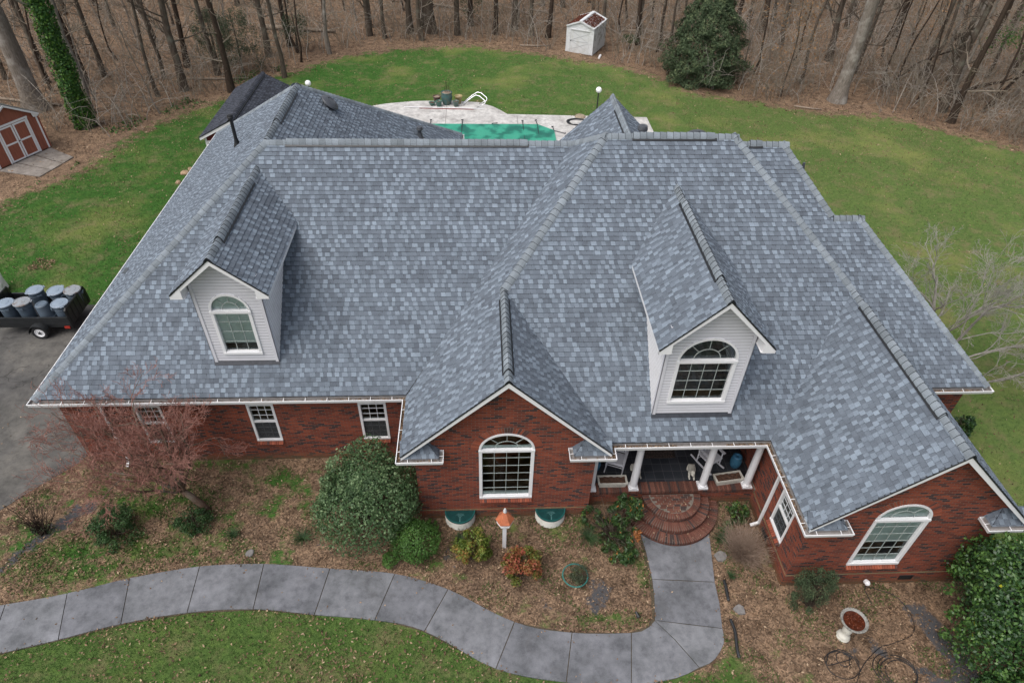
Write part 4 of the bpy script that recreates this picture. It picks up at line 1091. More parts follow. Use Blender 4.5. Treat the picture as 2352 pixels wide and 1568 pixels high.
# ---- dormers
def dormer(cx, yw, wh, zrdg, half, zeave, yrake, win, a_plane, c_plane, yback):
    """front slope is z=a_plane*y+c_plane"""
    zb = a_plane*yw+c_plane
    sl_ = (zrdg-zeave)/half
    x0, x1 = cx-wh, cx+wh
    zwt = zrdg-sl_*wh       # wall meets roof underside
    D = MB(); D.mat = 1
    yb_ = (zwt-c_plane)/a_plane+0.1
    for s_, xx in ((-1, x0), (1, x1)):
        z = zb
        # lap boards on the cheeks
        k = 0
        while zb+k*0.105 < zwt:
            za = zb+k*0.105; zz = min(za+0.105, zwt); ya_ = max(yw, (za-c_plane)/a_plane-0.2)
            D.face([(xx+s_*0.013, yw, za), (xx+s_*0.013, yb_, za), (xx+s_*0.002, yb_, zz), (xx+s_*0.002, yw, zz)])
            D.mat = 2; D.face([(xx+s_*0.0155, yw, za), (xx+s_*0.0155, yb_, za), (xx+s_*0.0155, yb_, za+0.009), (xx+s_*0.0155, yw, za+0.009)]); D.mat = 1  # flat dark strip painted in as the shade line under each lap
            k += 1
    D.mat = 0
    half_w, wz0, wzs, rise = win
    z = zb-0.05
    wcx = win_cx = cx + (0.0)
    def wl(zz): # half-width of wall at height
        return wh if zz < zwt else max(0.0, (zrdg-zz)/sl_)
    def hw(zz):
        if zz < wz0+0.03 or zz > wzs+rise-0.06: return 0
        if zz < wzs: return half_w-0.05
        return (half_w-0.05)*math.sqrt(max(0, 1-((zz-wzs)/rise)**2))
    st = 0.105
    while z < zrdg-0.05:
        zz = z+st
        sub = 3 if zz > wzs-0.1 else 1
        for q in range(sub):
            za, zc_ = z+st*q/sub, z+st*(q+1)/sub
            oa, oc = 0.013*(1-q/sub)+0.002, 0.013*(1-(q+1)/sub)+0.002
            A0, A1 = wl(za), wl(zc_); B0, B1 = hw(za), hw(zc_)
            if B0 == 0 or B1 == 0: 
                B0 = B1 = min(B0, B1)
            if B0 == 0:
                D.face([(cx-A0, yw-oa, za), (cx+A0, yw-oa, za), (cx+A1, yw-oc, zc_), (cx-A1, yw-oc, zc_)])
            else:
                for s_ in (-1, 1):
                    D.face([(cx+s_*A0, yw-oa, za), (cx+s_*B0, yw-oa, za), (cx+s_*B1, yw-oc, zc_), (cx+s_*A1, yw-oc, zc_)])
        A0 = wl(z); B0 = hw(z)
        for s_ in (-1, 1): (setattr(D, 'mat', 2), D.face([(cx+s_*A0, yw-0.0155, z), (cx+s_*B0, yw-0.0155, z), (cx+s_*B0, yw-0.0158, z+0.011), (cx+s_*A0, yw-0.0158, z+0.011)]), setattr(D, 'mat', 0))  # same painted shade strip along the front laps
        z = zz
    d = D.build('dormer', ['siding', 'side_siding', 'lap_shade'], house)
    # corner boards
    for s_, xx in ((-1, x0), (1, x1)):
        b = MB(); xo = xx+s_*0.016
        b.box((min(xo, xo-s_*0.10), yw-0.03, zb-0.03), (max(xo, xo-s_*0.10), yw-0.014, zwt+0.02))
        b.box((min(xo, xx+s_*0.002), yw-0.03, zb-0.03), (max(xo, xx+s_*0.002)+0.0, yw+0.09, zwt))
        b.build('corner_board', 'siding', d)
    # dormer roof
    s2 = Shingles()
    ybr = (zrdg-c_plane)/a_plane
    yel = (zeave-c_plane)/a_plane
    kk = int(abs(cx)*10)
    s2.plane(sl_, 0, zrdg-sl_*cx, [(cx-half, yrake), (cx, yrake), (cx, ybr+0.05), (cx-half, yel+0.05)], key=30+kk)
    s2.plane(-sl_, 0, zrdg+sl_*cx, [(cx, yrake), (cx+half, yrake), (cx+half, yel+0.05), (cx, ybr+0.05)], key=31+kk)
    s2.build('dormer_roof', 'shingle', d)
    caps('dormer_ridge_cap', (cx, yrake, zrdg), (cx, ybr, zrdg), (-sl_, 0, 1), (sl_, 0, 1), d)
    # vent on the dormer ridge
    b = MB()
    for s_ in (-1, 1):
        n = Vector((s_*sl_, 0, 1)).normalized(); w_ = Vector((s_, 0, -sl_)).normalized()
        P, Q = Vector((cx, yrake+0.95, zrdg)), Vector((cx, ybr-0.9, zrdg))
        b.face([P+w_*0.19, Q+w_*0.19, Q+w_*0.19+n*0.035, P+w_*0.19+n*0.035]); b.face([P, P+n*0.045, P+w_*0.19+n*0.035, P+w_*0.19])
        b.face([P+n*0.035, Q+n*0.035, Q+w_*0.19+n*0.035, P+w_*0.19+n*0.035])
    b.build('dormer_vent', 'black', d)
    caps('dormer_vent_cap', (cx, yrake+0.98, zrdg), (cx, ybr-1.0, zrdg), (-sl_, 0, 1), (sl_, 0, 1), d, lift=0.042, wing=0.165)
    # rakes, eave trims, boxed returns
    for s_ in (-1, 1):
        rake((cx+s_*(half-0.01), zeave-0.012), (cx, zrdg-0.012), yrake+0.01, th=0.03, drop=0.135, soff=abs(yw-yrake), parent=d, name='fascia')
        b = MB()
        xe, xwl = cx+s_*(half-0.01), cx+s_*wh
        b.box((min(xe, xe-s_*0.02), yrake+0.012, zeave-0.13), (max(xe, xe-s_*0.02), yel+0.05, zeave-0.005))
        zs_ = zeave-0.125
        b.face([(xe, yrake+0.03, zs_), (xwl, yrake+0.03, zs_), (xwl, yel, zs_), (xe, yel, zs_)])
        # boxed return
        zt = zeave+sl_*(half-wh)*0.75
        b.face([(xe, yrake+0.005, zs_), (xwl+s_*0.04, yrake+0.005, zs_), (xwl+s_*0.04, yrake+0.005, zt), (xe, yrake+0.005, zeave-0.05)])
        b.face([(xwl+s_*0.04, yrake+0.005, zs_), (xwl+s_*0.04, yw, zs_), (xwl+s_*0.04, yw, zt), (xwl+s_*0.04, yrake+0.005, zt)])
        b.face([(xe, yrake+0.005, zs_), (xwl+s_*0.04, yrake+0.005, zs_), (xwl+s_*0.04, yw, zs_), (xe, yw, zs_)])
        b.build('eave_trim', 'white_frame', d)
    # flashing at the foot
    b = MB(); zf = lambda y: a_plane*y+c_plane
    b.face([(x0-0.03, yw-0.005, zf(yw)+0.05), (x1+0.03, yw-0.005, zf(yw)+0.05), (x1+0.03, yw-0.09, zf(yw-0.09)+0.018), (x0-0.03, yw-0.09, zf(yw-0.09)+0.018)])
    b.face([(x0-0.03, yw-0.09, zf(yw-0.09)+0.018), (x1+0.03, yw-0.09, zf(yw-0.09)+0.018), (x1+0.03, yw-0.09, zf(yw-0.09)), (x0-0.03, yw-0.09, zf(yw-0.09))])
    b.build('flashing', 'flash', d)
    return d
d1 = dormer(-7.61, 0.93, 0.93, 7.89, 1.31, 6.75, 0.50, (0.565, 4.3, 5.89, 0.61), m_, H, 0)
d2 = dormer(5.30, -1.28, 1.13, 8.15, 1.50, 6.62, -1.75, (0.815, 4.27, 5.84, 0.80), m_, H-m_*yp, 0)
arch_window((-7.635, 0.93, 0), (1, 0), 0.565, 4.3, 5.89, 0.61, 4, 3, 0.085, 0.045, [(4.66, 5.85), (5.92, 6.42)], d1, 'dormer_window')
arch_window((5.31, -1.28, 0), (1, 0), 0.815, 4.27, 5.84, 0.80, 4, 4, 0.085, 0.045, None, d2, 'dormer_window')
# something pale-brown behind the dormer panes (attic floor)
b = MB(); b.box((-8.4, 1.2, 4.3), (-6.8, 2.6, 4.36)); b.build('attic_floor', plain('carpet', (0.20, 0.17, 0.11), 0.9, 0.2), d1)
b = MB(); b.box((4.3, -1.0, 4.2), (6.3, 0.9, 4.25)); b.box((4.3, 0.9, 4.2), (6.3, 0.95, 6.6)); b.build('attic_floor', plain('attic', (0.11, 0.10, 0.06), 0.9, 0.3, 3), d2)

# ---- roof fittings
def on_plane(x, y, a, b_, c): return Vector((x, y, a*x+b_*y+c))
def vent_pipe(p, h, r, parent=roof, boot=True, cap=True):
    b = MB(); x, y, z = p
    if boot: b.lathe([(r*2.6, -0.12), (r*1.5, 0.10), (r*1.15, 0.22), (r*1.15, 0.24)], (x, y, z), 16)
    b.lathe([(r, -0.1), (r, h)], (x, y, z), 16)
    if cap: b.lathe([(r*1.1, h-0.02), (r*1.75, h), (r*1.8, h+0.05), (r*1.65, h+0.06), (r*1.75, h+0.075), (r*1.5, h+0.14), (0.01, h+0.16)], (x, y, z), 18)
    b.build('vent_pipe', 'black' if h > 0.6 else 'vent_grey', parent, smooth=False)
vent_pipe(on_plane(-9.72, 10.15, sw, 0, H-sw*xL), 1.02, 0.062)
vent_pipe(on_plane(-3.29, 14.73, -se, 0, H+se*xb), 0.36, 0.08)
vent_pipe((4.42, 5.7, z3-m_*(5.7-y3)), 0.36, 0.09, boot=False)
vent_pipe((10.64, 7.1, 7.12), 0.26, 0.04, cap=False)
def mushroom(p, n, r, parent=roof):
    n = Vector(n).normalized(); q = Vector((0, 0, 1)).rotation_difference(n)
    b = MB(); b.X = Matrix.Translation(p) @ q.to_matrix().to_4x4()
    b.lathe([(r*0.55, -0.05), (r*0.55, 0.13), (r, 0.13), (r*1.02, 0.15), (r*0.92, 0.19), (r*0.6, 0.25), (r*0.42, 0.265), (r*0.36, 0.25), (0.01, 0.25)], (0, 0, 0), 28)
    b.build('attic_fan', 'vent_grey', parent, smooth=False)
mushroom(on_plane(-6.42, 11.45, -se, 0, H+se*xb), (se, 0, 1), 0.36)
mushroom((6.2, 5.85, z3-m_*(5.85-y3)+0.12), (0, m_, 1), 0.34)
# slipped shingle piece on the west eave
b = MB(); b.tone = 0.15
P0 = on_plane(-12.9, 5.6, sw, 0, H-sw*xL+0.02); b.box((P0.x-0.1, P0.y-0.16, P0.z), (P0.x+0.02, P0.y+0.16, P0.z+0.02)); b.build('loose_shingle', 'cap', roof)

# ------------------------------------------------------------------ porch furniture and garden objects
def planter(x, y, rz, label):
    t = empty('planter', (x, y, 0.718), label, 'planter', 'stone planters on the porch edge', rz)
    b = MB()
    o = [(-0.46, -0.17), (0.46, -0.17), (0.46, 0.17), (-0.46, 0.17)]
    def rg_(k, z): return [b._p((a*k-(0.03*(1-k) if 0 else 0), c*(k-(1-k)*0.6), z)) for a, c in o]
    prof = [(0.86, 0), (0.88, 0.03), (0.90, 0.05), (0.94, 0.17), (1.0, 0.18), (1.0, 0.23), (0.88, 0.23), (0.87, 0.14)]
    rs = [rg_(k, z) for k, z in prof]
    for A, B in zip(rs, rs[1:]):
        for i in range(4): j = (i+1) % 4; b.idx((A[i], A[j], B[j], B[i]))
    b.build('trough', 'stone', t)
    b = MB(); 
    for i in range(14):
        for j in range(6):
            x0, y0 = -0.40+i*0.0575, -0.125+j*0.042
            q = [(x0, y0), (x0+0.0575, y0), (x0+0.0575, y0+0.042), (x0, y0+0.042)]
            b.face([(px, py, 0.19+0.018*math.sin(px*31+py*17)+0.012*math.sin(py*70+px*9)) for px, py in q])
    b.build('soil', 'soil', t)
planter(3.38, -1.36, 0, 'stone trough planter beside the leftmost porch column, filled with bark')
planter(7.05, -1.33, R(8), 'stone trough planter near the blue stool, filled with bark, set at a slight angle')
def stool(x, y, label):
    t = empty('garden_stool', (x, y, 0.70), label, 'stool', 'blue ceramic stools on the porch')
    b = MB(); b.lathe([(0.13, 0), (0.145, 0.01), (0.15, 0.03), (0.17, 0.10), (0.185, 0.2), (0.185, 0.27), (0.17, 0.38), (0.15, 0.45), (0.155, 0.46), (0.15, 0.475), (0.02, 0.48)], n=28)
    for k in range(18):
        a = k*math.pi/9
        for zz in (0.06, 0.42): b.lathe([(0.010, 0), (0.006, 0.008), (0.0, 0.01)], (0.16*math.cos(a), 0.16*math.sin(a), zz), 6)
    b.build('body', 'bluecer', t, smooth=True)
    b = MB(); b.lathe([(0.145, 0.476), (0.11, 0.486), (0.02, 0.487), (0.018, 0.47)], n=28); b.build('top', plain('blue_top', (0.05, 0.17, 0.30), 0.25, 0.2), t, smooth=True)
stool(7.47, -0.72, 'blue ceramic drum stool at the right end of the porch')
stool(2.92, -0.75, 'blue ceramic drum stool behind the leftmost porch column')
def rocker(x, y, rz, label):
    t = empty('rocking_chair', (x, y, 0.70), label, 'chair', 'white rocking chairs on the porch', rz)
    mt = 'chair'
    for s_ in (-1, 1):
        b = MB(); P = []
        for i in range(11):
            u = -0.45+0.95*i/10; P.append(Vector((s_*0.27, u, 0.03+0.18*(u-0.0)**2)))
        for a, c in zip(P, P[1:]): b.beam(a, c, 0.035, 0.05)
        b.build('rocker', mt, t)
        for (yy, h) in ((-0.24, 0.62), (0.22, 0.45)):
            b = MB(); b.tube([(s_*0.27, yy, 0.04), (s_*0.27, yy, 0.2), (s_*0.27, yy, h)], [0.018, 0.026, 0.02], 8); b.build('leg', mt, t)
        b = MB(); b.box((s_*0.27-0.045, -0.32, 0.62), (s_*0.27+0.045, 0.30, 0.645)); b.build('armrest', mt, t)
        b = MB(); b.beam((s_*0.25, 0.20, 0.38), (s_*0.25, 0.42, 1.12), 0.04, 0.03); b.build('back_post', mt, t)
    b = MB()
    for i in range(11): b.box((-0.26+0.0, -0.27+i*0.046, 0.40-0.003*i), (0.26, -0.27+i*0.046+0.034, 0.42-0.003*i))
    b.box((-0.27, -0.27, 0.36), (-0.24, 0.24, 0.395)); b.box((0.24, -0.27, 0.36), (0.27, 0.24, 0.395)); b.box((-0.27, -0.285, 0.34), (0.27, -0.262, 0.40))
    b.build('seat', mt, t)
    b = MB()
    for i in range(8):
        x0 = -0.205+i*0.058; b.beam((x0, 0.23, 0.46), (x0, 0.425, 1.10), 0.036, 0.014)
    b.beam((-0.27, 0.425, 1.12), (0.27, 0.425, 1.12), 0.10, 0.025, (0, 0.28, 1)); b.beam((-0.26, 0.235, 0.46), (0.26, 0.235, 0.46), 0.05, 0.025)
    b.build('backrest', mt, t)
    b = MB(); b.beam((-0.26, -0.2, 0.17), (0.26, -0.2, 0.17), 0.02, 0.02); b.beam((-0.26, 0.22, 0.17), (0.26, 0.22, 0.17), 0.02, 0.02); b.build('stretcher', mt, t)
    return t
rocker(3.62, -0.62, R(-22), 'white slatted rocking chair at the left end of the porch')
rk = rocker(6.62, -0.60, R(28), 'white slatted rocking chair behind the third porch column, with blue cushion')
b = MB(); b.beam((0, 0.22, 0.50), (0, 0.37, 0.95), 0.36, 0.06, (0, 1, 0)); b.build('cushion', plain('navy', (0.03, 0.05, 0.12), 0.9, 0.3, 20), rk)
# stone dog/lion statue lying by the step
def skin_fig(name, verts, edges, rad, mat, parent, sub=2):
    me = bpy.data.meshes.new(name); me.from_pydata([tuple(v) for v in verts], edges, [])
    o = bpy.data.objects.new(name, me); COL.objects.link(o)
    sk = o.modifiers.new('s', 'SKIN'); me.skin_vertices if me.skin_vertices else None
    ly = me.skin_vertices[0].data if me.skin_vertices else None
    if ly is None:
        return o
    for i, r_ in enumerate(rad): ly[i].radius = (r_, r_)
    ly[0].use_root = True
    sb_ = o.modifiers.new('ss', 'SUBSURF'); sb_.levels = sub; sb_.render_levels = sub
    dg = bpy.context.evaluated_depsgraph_get(); ev = o.evaluated_get(dg)
    m2 = bpy.data.meshes.new_from_object(ev); o.modifiers.clear(); o.data = m2
    m2.materials.clear(); m2.materials.append(MT[mat])
    if parent is not None: o.parent = parent
    return o
def stone_animal(x, y, rz, label):
    t = empty('stone_dog', (x, y, 0.70), label, 'statue', 'stone dogs guarding the porch steps', rz)
    # facing -y, lying with paws forward
    vv = [(0, 0.12, 0.12), (0, 0.22, 0.11), (0, 0.0, 0.13), (0, -0.09, 0.19), (0, -0.15, 0.25), (0, -0.22, 0.22), (0, -0.26, 0.20),
          (-0.07, -0.04, 0.09), (-0.075, -0.08, 0.035), (-0.07, -0.26, 0.03), (0.07, -0.04, 0.09), (0.075, -0.08, 0.035), (0.07, -0.26, 0.03),
          (-0.09, 0.2, 0.07), (-0.11, 0.08, 0.04), (0.09, 0.2, 0.07), (0.11, 0.08, 0.04), (0.05, 0.30, 0.05), (0.12, 0.33, 0.03),
          (-0.05, -0.13, 0.30), (0.05, -0.13, 0.30)]
    ee = [(0, 1), (0, 2), (2, 3), (3, 4), (4, 5), (5, 6), (2, 7), (7, 8), (8, 9), (2, 10), (10, 11), (11, 12), (1, 13), (13, 14), (1, 15), (15, 16), (1, 17), (17, 18), (4, 19), (4, 20)]
    rr_ = [0.10, 0.095, 0.095, 0.075, 0.07, 0.05, 0.03, 0.05, 0.038, 0.03, 0.05, 0.038, 0.03, 0.065, 0.035, 0.065, 0.035, 0.03, 0.02, 0.022, 0.022]
    o = skin_fig('body', vv, ee, rr_, 'stone', t)
    for p in o.data.polygons: p.use_smooth = True
stone_animal(5.98, -1.02, R(-10), 'pale stone dog lying between the doormat and the third porch column')
stone_animal(4.22, -0.95, R(10), 'pale stone dog mostly hidden behind the second porch column')
# doormat
t = empty('doormat', (5.12, -0.2, 0.70), 'dark rectangular doormat with lettering in front of the front door', 'doormat')
b = MB(); b.box((-0.52, -0.17, 0), (0.52, 0.17, 0.018)); b.build('mat', plain('coir', (0.028, 0.020, 0.018), 1, 0.5, 60, bumps=0.6), t)
def text_mesh(txt, size, mat, parent, loc, rot=(0, 0, 0), name='lettering', ext=0.002):
    cu = bpy.data.curves.new('txt', 'FONT'); cu.body = txt; cu.size = size; cu.extrude = ext; cu.align_x = 'CENTER'; cu.align_y = 'CENTER'
    to = bpy.data.objects.new('txt', cu); COL.objects.link(to)
    dg = bpy.context.evaluated_depsgraph_get(); me = bpy.data.meshes.new_from_object(to.evaluated_get(dg))
    bpy.data.objects.remove(to); me.materials.clear(); me.materials.append(MT[mat])
    o = bpy.data.objects.new(name, me); COL.objects.link(o); o.parent = parent; o.location = loc; o.rotation_euler = rot
    return o
MT['mat_text'] = plain('mat_text', (0.075, 0.05, 0.04), 1, 0.4, 30)
text_mesh('WELCOME', 0.19, 'mat_text', t, (0, 0.07, 0.020))
text_mesh('WELCOME', 0.19, 'mat_text', t, (0, -0.085, 0.020), (0, 0, math.pi))

# window wells with green covers
def window_well(x, label, ivy=False):
    t = empty('window_well', (x, -1.975, 0), label, 'window well', 'corrugated window wells under the centre window')
    b = MB(); n = 26; hh = 0.36
    prof = []
    for i in range(25): prof.append((0.44+0.020*math.sin(i*1.57), i*hh/24))
    prev = None
    for (r_, z) in prof:
        cur = [b._p((r_*math.cos(math.pi+math.pi*i/n), r_*1.0*math.sin(math.pi+math.pi*i/n), z)) for i in range(n+1)]
        if prev:
            for i in range(n): b.idx((prev[i], prev[i+1], cur[i+1], cur[i]))
        prev = cur
    b.build('well_wall', dirty('galvanised', (0.55, 0.54, 0.50), (0.30, 0.30, 0.24), 0.5, 0.5, 5), t)
    b = MB()
    P = [(-0.455, 0.0)] + [(0.465*math.cos(math.pi+math.pi*i/n), 0.465*math.sin(math.pi+math.pi*i/n)) for i in range(n+1)]
    P = P[1:]
    b.face([(x_, y_, hh+0.012) for x_, y_ in P])
    for (x0, y0), (x1, y1) in zip(P, P[1:]): b.face([(x0, y0, hh-0.02), (x1, y1, hh-0.02), (x1, y1, hh+0.012), (x0, y0, hh+0.012)])
    k = b.build('cover', plain('green_cover', (0.006, 0.045, 0.045), 0.3, 0.3, 8), t)
    b = MB(); ring(b, 0, 0, 0.46, 0.46, 0.425, 0.425, hh+0.012, hh+0.02, 26, math.pi, 2*math.pi); b.build('rim', plain('green_rim', (0.012, 0.09, 0.085), 0.3, 0.2), k)
    # little tree emblem moulded on the cover
    b = MB(); rg2 = random.Random(4)
    def br(p, a, l, w_, dpt):
        q = (p[0]+l*math.cos(a), p[1]+l*math.sin(a)); n_ = (-math.sin(a)*w_, math.cos(a)*w_)
        b.face([(p[0]-n_[0], p[1]-n_[1], hh+0.0145), (p[0]+n_[0], p[1]+n_[1], hh+0.0145), (q[0]+n_[0]*0.6, q[1]+n_[1]*0.6, hh+0.0145), (q[0]-n_[0]*0.6, q[1]-n_[1]*0.6, hh+0.0145)])
        if dpt:
            for da in (-0.62, -0.05, 0.6): br(q, a+da*rg2.uniform(0.7, 1.2), l*0.66, w_*0.62, dpt-1)
    br((0.0, -0.40), math.pi/2, 0.12, 0.016, 4)
    b.build('tree_emblem', plain('emblem', (0.07, 0.18, 0.18), 0.4, 0.1), k)
window_well(-1.34, 'galvanised window well with green tree-emblem cover, left of the birdhouse')
window_well(1.43, 'galvanised window well with green tree-emblem cover, right of the birdhouse')
# birdhouse feeder on a white post
t = empty('birdhouse', (-0.02, -3.01, 0), 'hexagonal birdhouse with copper-orange roof on a white post', 'birdhouse')
b = MB(); b.box((-0.055, -0.055, -0.05), (0.055, 0.055, 1.22)); b.build('post', 'white_frame', t)
b = MB(); b.lathe([(0.10, 1.20), (0.22, 1.22), (0.235, 1.25), (0.235, 1.28), (0.2, 1.28), (0.2, 1.25)], n=6); b.build('tray', 'white', t)
b = MB()
for k in range(6):
    a = k*math.pi/3; b.box((0.15*math.cos(a)-0.012, 0.15*math.sin(a)-0.012, 1.25), (0.15*math.cos(a)+0.012, 0.15*math.sin(a)+0.012, 1.42))
b.lathe([(0.09, 1.26), (0.09, 1.42)], n=6); b.build('house_body', 'white', t)
b = MB(); b.lathe([(0.27, 1.40), (0.265, 1.415), (0.16, 1.58), (0.045, 1.74), (0.04, 1.745)], n=6); b.build('roof', plain('copper', (0.42, 0.13, 0.06), 0.5, 0.2, 10), t)
b = MB(); b.lathe([(0.035, 1.74), (0.06, 1.76), (0.03, 1.79), (0.055, 1.82), (0.02, 1.86), (0.028, 1.88), (0.0, 1.94)], n=12); b.build('finial', 'white_frame', t, smooth=True)
# bird bath
t = empty('birdbath', (9.05, -6.0, 0), 'stone bird bath full of rust-red leaves on a white baluster pedestal', 'bird bath'); t.scale = (0.84, 0.84, 1.18)
b = MB(); b.lathe([(0.21, -0.02), (0.215, 0.03), (0.19, 0.05)], n=24)
b.lathe([(0.19, 0.05), (0.20, 0.08), (0.16, 0.12), (0.11, 0.16), (0.13, 0.24), (0.15, 0.32), (0.13, 0.42), (0.10, 0.48), (0.12, 0.52), (0.15, 0.55), (0.17, 0.58)], n=24); b.build('pedestal', dirty('pale_stone', (0.62, 0.60, 0.54), (0.3, 0.3, 0.22), 0.85, 0.4, 6), t, smooth=True)
b = MB(); b.lathe([(0.12, 0.56), (0.20, 0.58), (0.34, 0.66), (0.405, 0.73), (0.42, 0.75), (0.41, 0.775), (0.37, 0.775), (0.345, 0.75), (0.2, 0.66), (0.02, 0.64)], n=40)
for k in range(30):
    a = k*2*math.pi/30; b.lathe([(0.026, 0), (0.03, 0.015), (0.0, 0.035)], (0.395*math.cos(a), 0.395*math.sin(a), 0.76), 8)
b.build('bowl', 'stone_dark', t, smooth=True)
b = MB(); b.lathe([(0.35, 0.738), (0.2, 0.742), (0.01, 0.742)], n=30); b.build('water', plain('rust_water', (0.06, 0.015, 0.007), 0.15, 0.5, 9), t)
rg = np.random.default_rng(3); a_ = rg.random(70)*6.28; r_ = np.sqrt(rg.random(70))*0.3
Vl, Fl = leaves_np(np.stack([r_*np.cos(a_), r_*np.sin(a_), np.full(70, 0.75)], 1), 0.06, rg, up=2.0)
MT['rust_leaf'] = toned('rust_leaf', [(0, (0.04, 0.012, 0.008)), (1, (0.17, 0.05, 0.025))], 0.7)
tag(np_mesh('floating_leaves', Vl, Fl, 'rust_leaf', rg.random(70), t), kind='stuff')

# garden hoses
def hose(name, pts, label, r=0.013, cat_='hose', mat='black', group=None, sub=5):
    P = []
    for seg in catmull(pts, sub): P += seg[:-1]
    P.append(pts[-1])
    b = MB(); b.tube([(x, y, z) for x, y, z in P], r, 6)
    return tag(b.build(name, mat, smooth=True), label, cat_, group)
rg = random.Random(8)
def coil(cx, cy, r0, r1, turns, z=0.03, sq=1.0, a0=0.0, drift=(0, 0)):
    P = []; n = int(turns*14)
    for i in range(n+1):
        a = a0+2*math.pi*turns*i/n; r = r0+(r1-r0)*i/n+rg.uniform(-0.02, 0.02)
        P.append((cx+r*math.cos(a)+drift[0]*i/n, cy+sq*r*math.sin(a)+drift[1]*i/n, z+0.012*(i % 7)/7))
    return P
hose('garden_hose', coil(8.72, -6.75, 0.46, 0.40, 1.5, sq=0.85)+coil(8.8, -6.62, 0.2, 0.16, 1.2), 'black garden hose loosely coiled on the leaves, left of the two coils', 0.011)
hose('garden_hose', coil(10.02, -6.95, 0.55, 0.40, 3.4, sq=0.85, a0=1.5, drift=(0.15, -0.1)), 'black garden hose in a thick tight coil beside the birdbath', 0.011)
hose('drip_hose', [(10.25, -4.66, 0.12), (10.6, -4.72, 0.05), (11.05, -4.95, 0.03), (11.2, -5.5, 0.03), (11.0, -6.0, 0.03), (10.3, -6.25, 0.03), (9.9, -6.35, 0.03), (9.3, -6.75, 0.03), (8.9, -7.2, 0.03), (8.6, -7.6, 0.03)], 'thin black hose running from the wing wall across the bed', 0.010)
t = empty('faucet_cover', (10.24, -4.62, 0.28), 'white foam faucet cover on the right wing brick wall', 'faucet cover')
b = MB(); b.X = Matrix.Rotation(R(65), 4, 'X'); b.lathe([(0.05, -0.06), (0.075, -0.05), (0.08, 0.05), (0.05, 0.09), (0.01, 0.1)], n=8); b.build('foam_shell', 'white_frame', t)
b = MB(); b.tube([(0, 0.02, 0), (0.0, 0.0, -0.1), (0.0, -0.1, -0.26), (0.02, -0.5, -0.27)], 0.012, 6); b.build('pipe', 'black', t)
# landscape edging pipe beside the walk
hose('edging_pipe', [(6.27, -4.30, 0.03), (6.25, -4.6, 0.04), (6.22, -4.92, 0.03)], 'short black corrugated edging pipe beside the walkway, upper piece', 0.045, 'edging pipe', 'dark_steel', 'black edging pipes beside the walkway')
hose('edging_pipe', [(6.12, -5.45, 0.03), (6.14, -5.8, 0.04), (6.06, -6.25, 0.04), (6.05, -6.5, 0.03)], 'long black corrugated edging pipe beside the walkway, lower piece', 0.045, 'edging pipe', 'dark_steel', 'black edging pipes beside the walkway')
# green wire hoop
b = MB(); b.tube([(0.36*math.cos(a*math.pi/16), 0.36*math.sin(a*math.pi/16), 0.13) for a in range(33)], 0.02, 6)
tag(b.build('hoop_ring', plain('teal', (0.03, 0.16, 0.14), 0.4, 0.2), loc=(1.98, -4.08, 0)), 'teal plastic ring lying on the bed around a small plant', 'ring')
# landscape spotlight near the kink of the walk
t = empty('spotlight', (3.55, -5.3, 0), 'small black landscape spotlight in the bed at the bend of the walkway', 'spotlight')
b = MB(); b.tube([(0, 0, -0.02), (0, 0, 0.12)], 0.012, 6); b.build('stake', 'black', t)
b = MB(); b.tube([(-0.03, 0.08, 0.16), (0.01, -0.02, 0.13), (0.03, -0.07, 0.12)], [0.03, 0.045, 0.05], 12); b.build('lamp_head', 'dark_steel', t)
# flat stones
for (x, y, s_, lab) in ((6.38, -3.55, 0.2, 'flat grey stone beside the walkway'), (-7.45, -3.05, 0.13, 'flat pinkish stone near the maple'), (6.45, -5.2, 0.17, 'flat weathered stone below the upper edging pipe')):
    b = MB(); rg3 = random.Random(int(x*100)); n = 9
    P = [(s_*rg3.uniform(0.7, 1.1)*math.cos(k*2*math.pi/n), s_*rg3.uniform(0.7, 1.1)*math.sin(k*2*math.pi/n)) for k in range(n)]
    b.prism(P, -0.02, 0.05); b.prism([(a*0.85, c*0.85) for a, c in P], 0.049, 0.065)
    tag(b.build('stone', plain('stone_grey', (0.17, 0.16, 0.155), 0.9, 0.3, 12), loc=(x, y, 0)), lab, 'stone')

# ------------------------------------------------------------------ trailer with barrels
t = empty('utility_trailer', (-18.2, 7.75, 0), 'black utility trailer with a ramp gate, loaded with grey barrels', 'trailer')
X0, X1, Y0, Y1 = -1.5, 1.42, -0.82, 0.82
b = MB(); b.box((X0, Y0, 0.50), (X1, Y1, 0.55)); 
for yy in (Y0+0.02, Y1-0.06): b.box((X0, yy, 0.42), (X1, yy+0.04, 0.498))
b.build('bed', 'dark_steel', t)
for s_, yy in ((-1, Y0), (1, Y1)):
    b = MB(); y_a, y_b = (yy, yy+0.03) if s_ < 0 else (yy-0.03, yy)
    b.box((X0, y_a, 0.552), (X1, y_b, 0.88))
    for k in range(5):
        zz = 0.57+k*0.07; b.box((X0, y_a-0.018, zz), (X1, y_b+0.018, zz+0.03))
    b.box((X0, y_a-0.02, 0.881), (X1, y_b+0.02, 0.91)); b.build('side_panel', 'dark_steel', t)
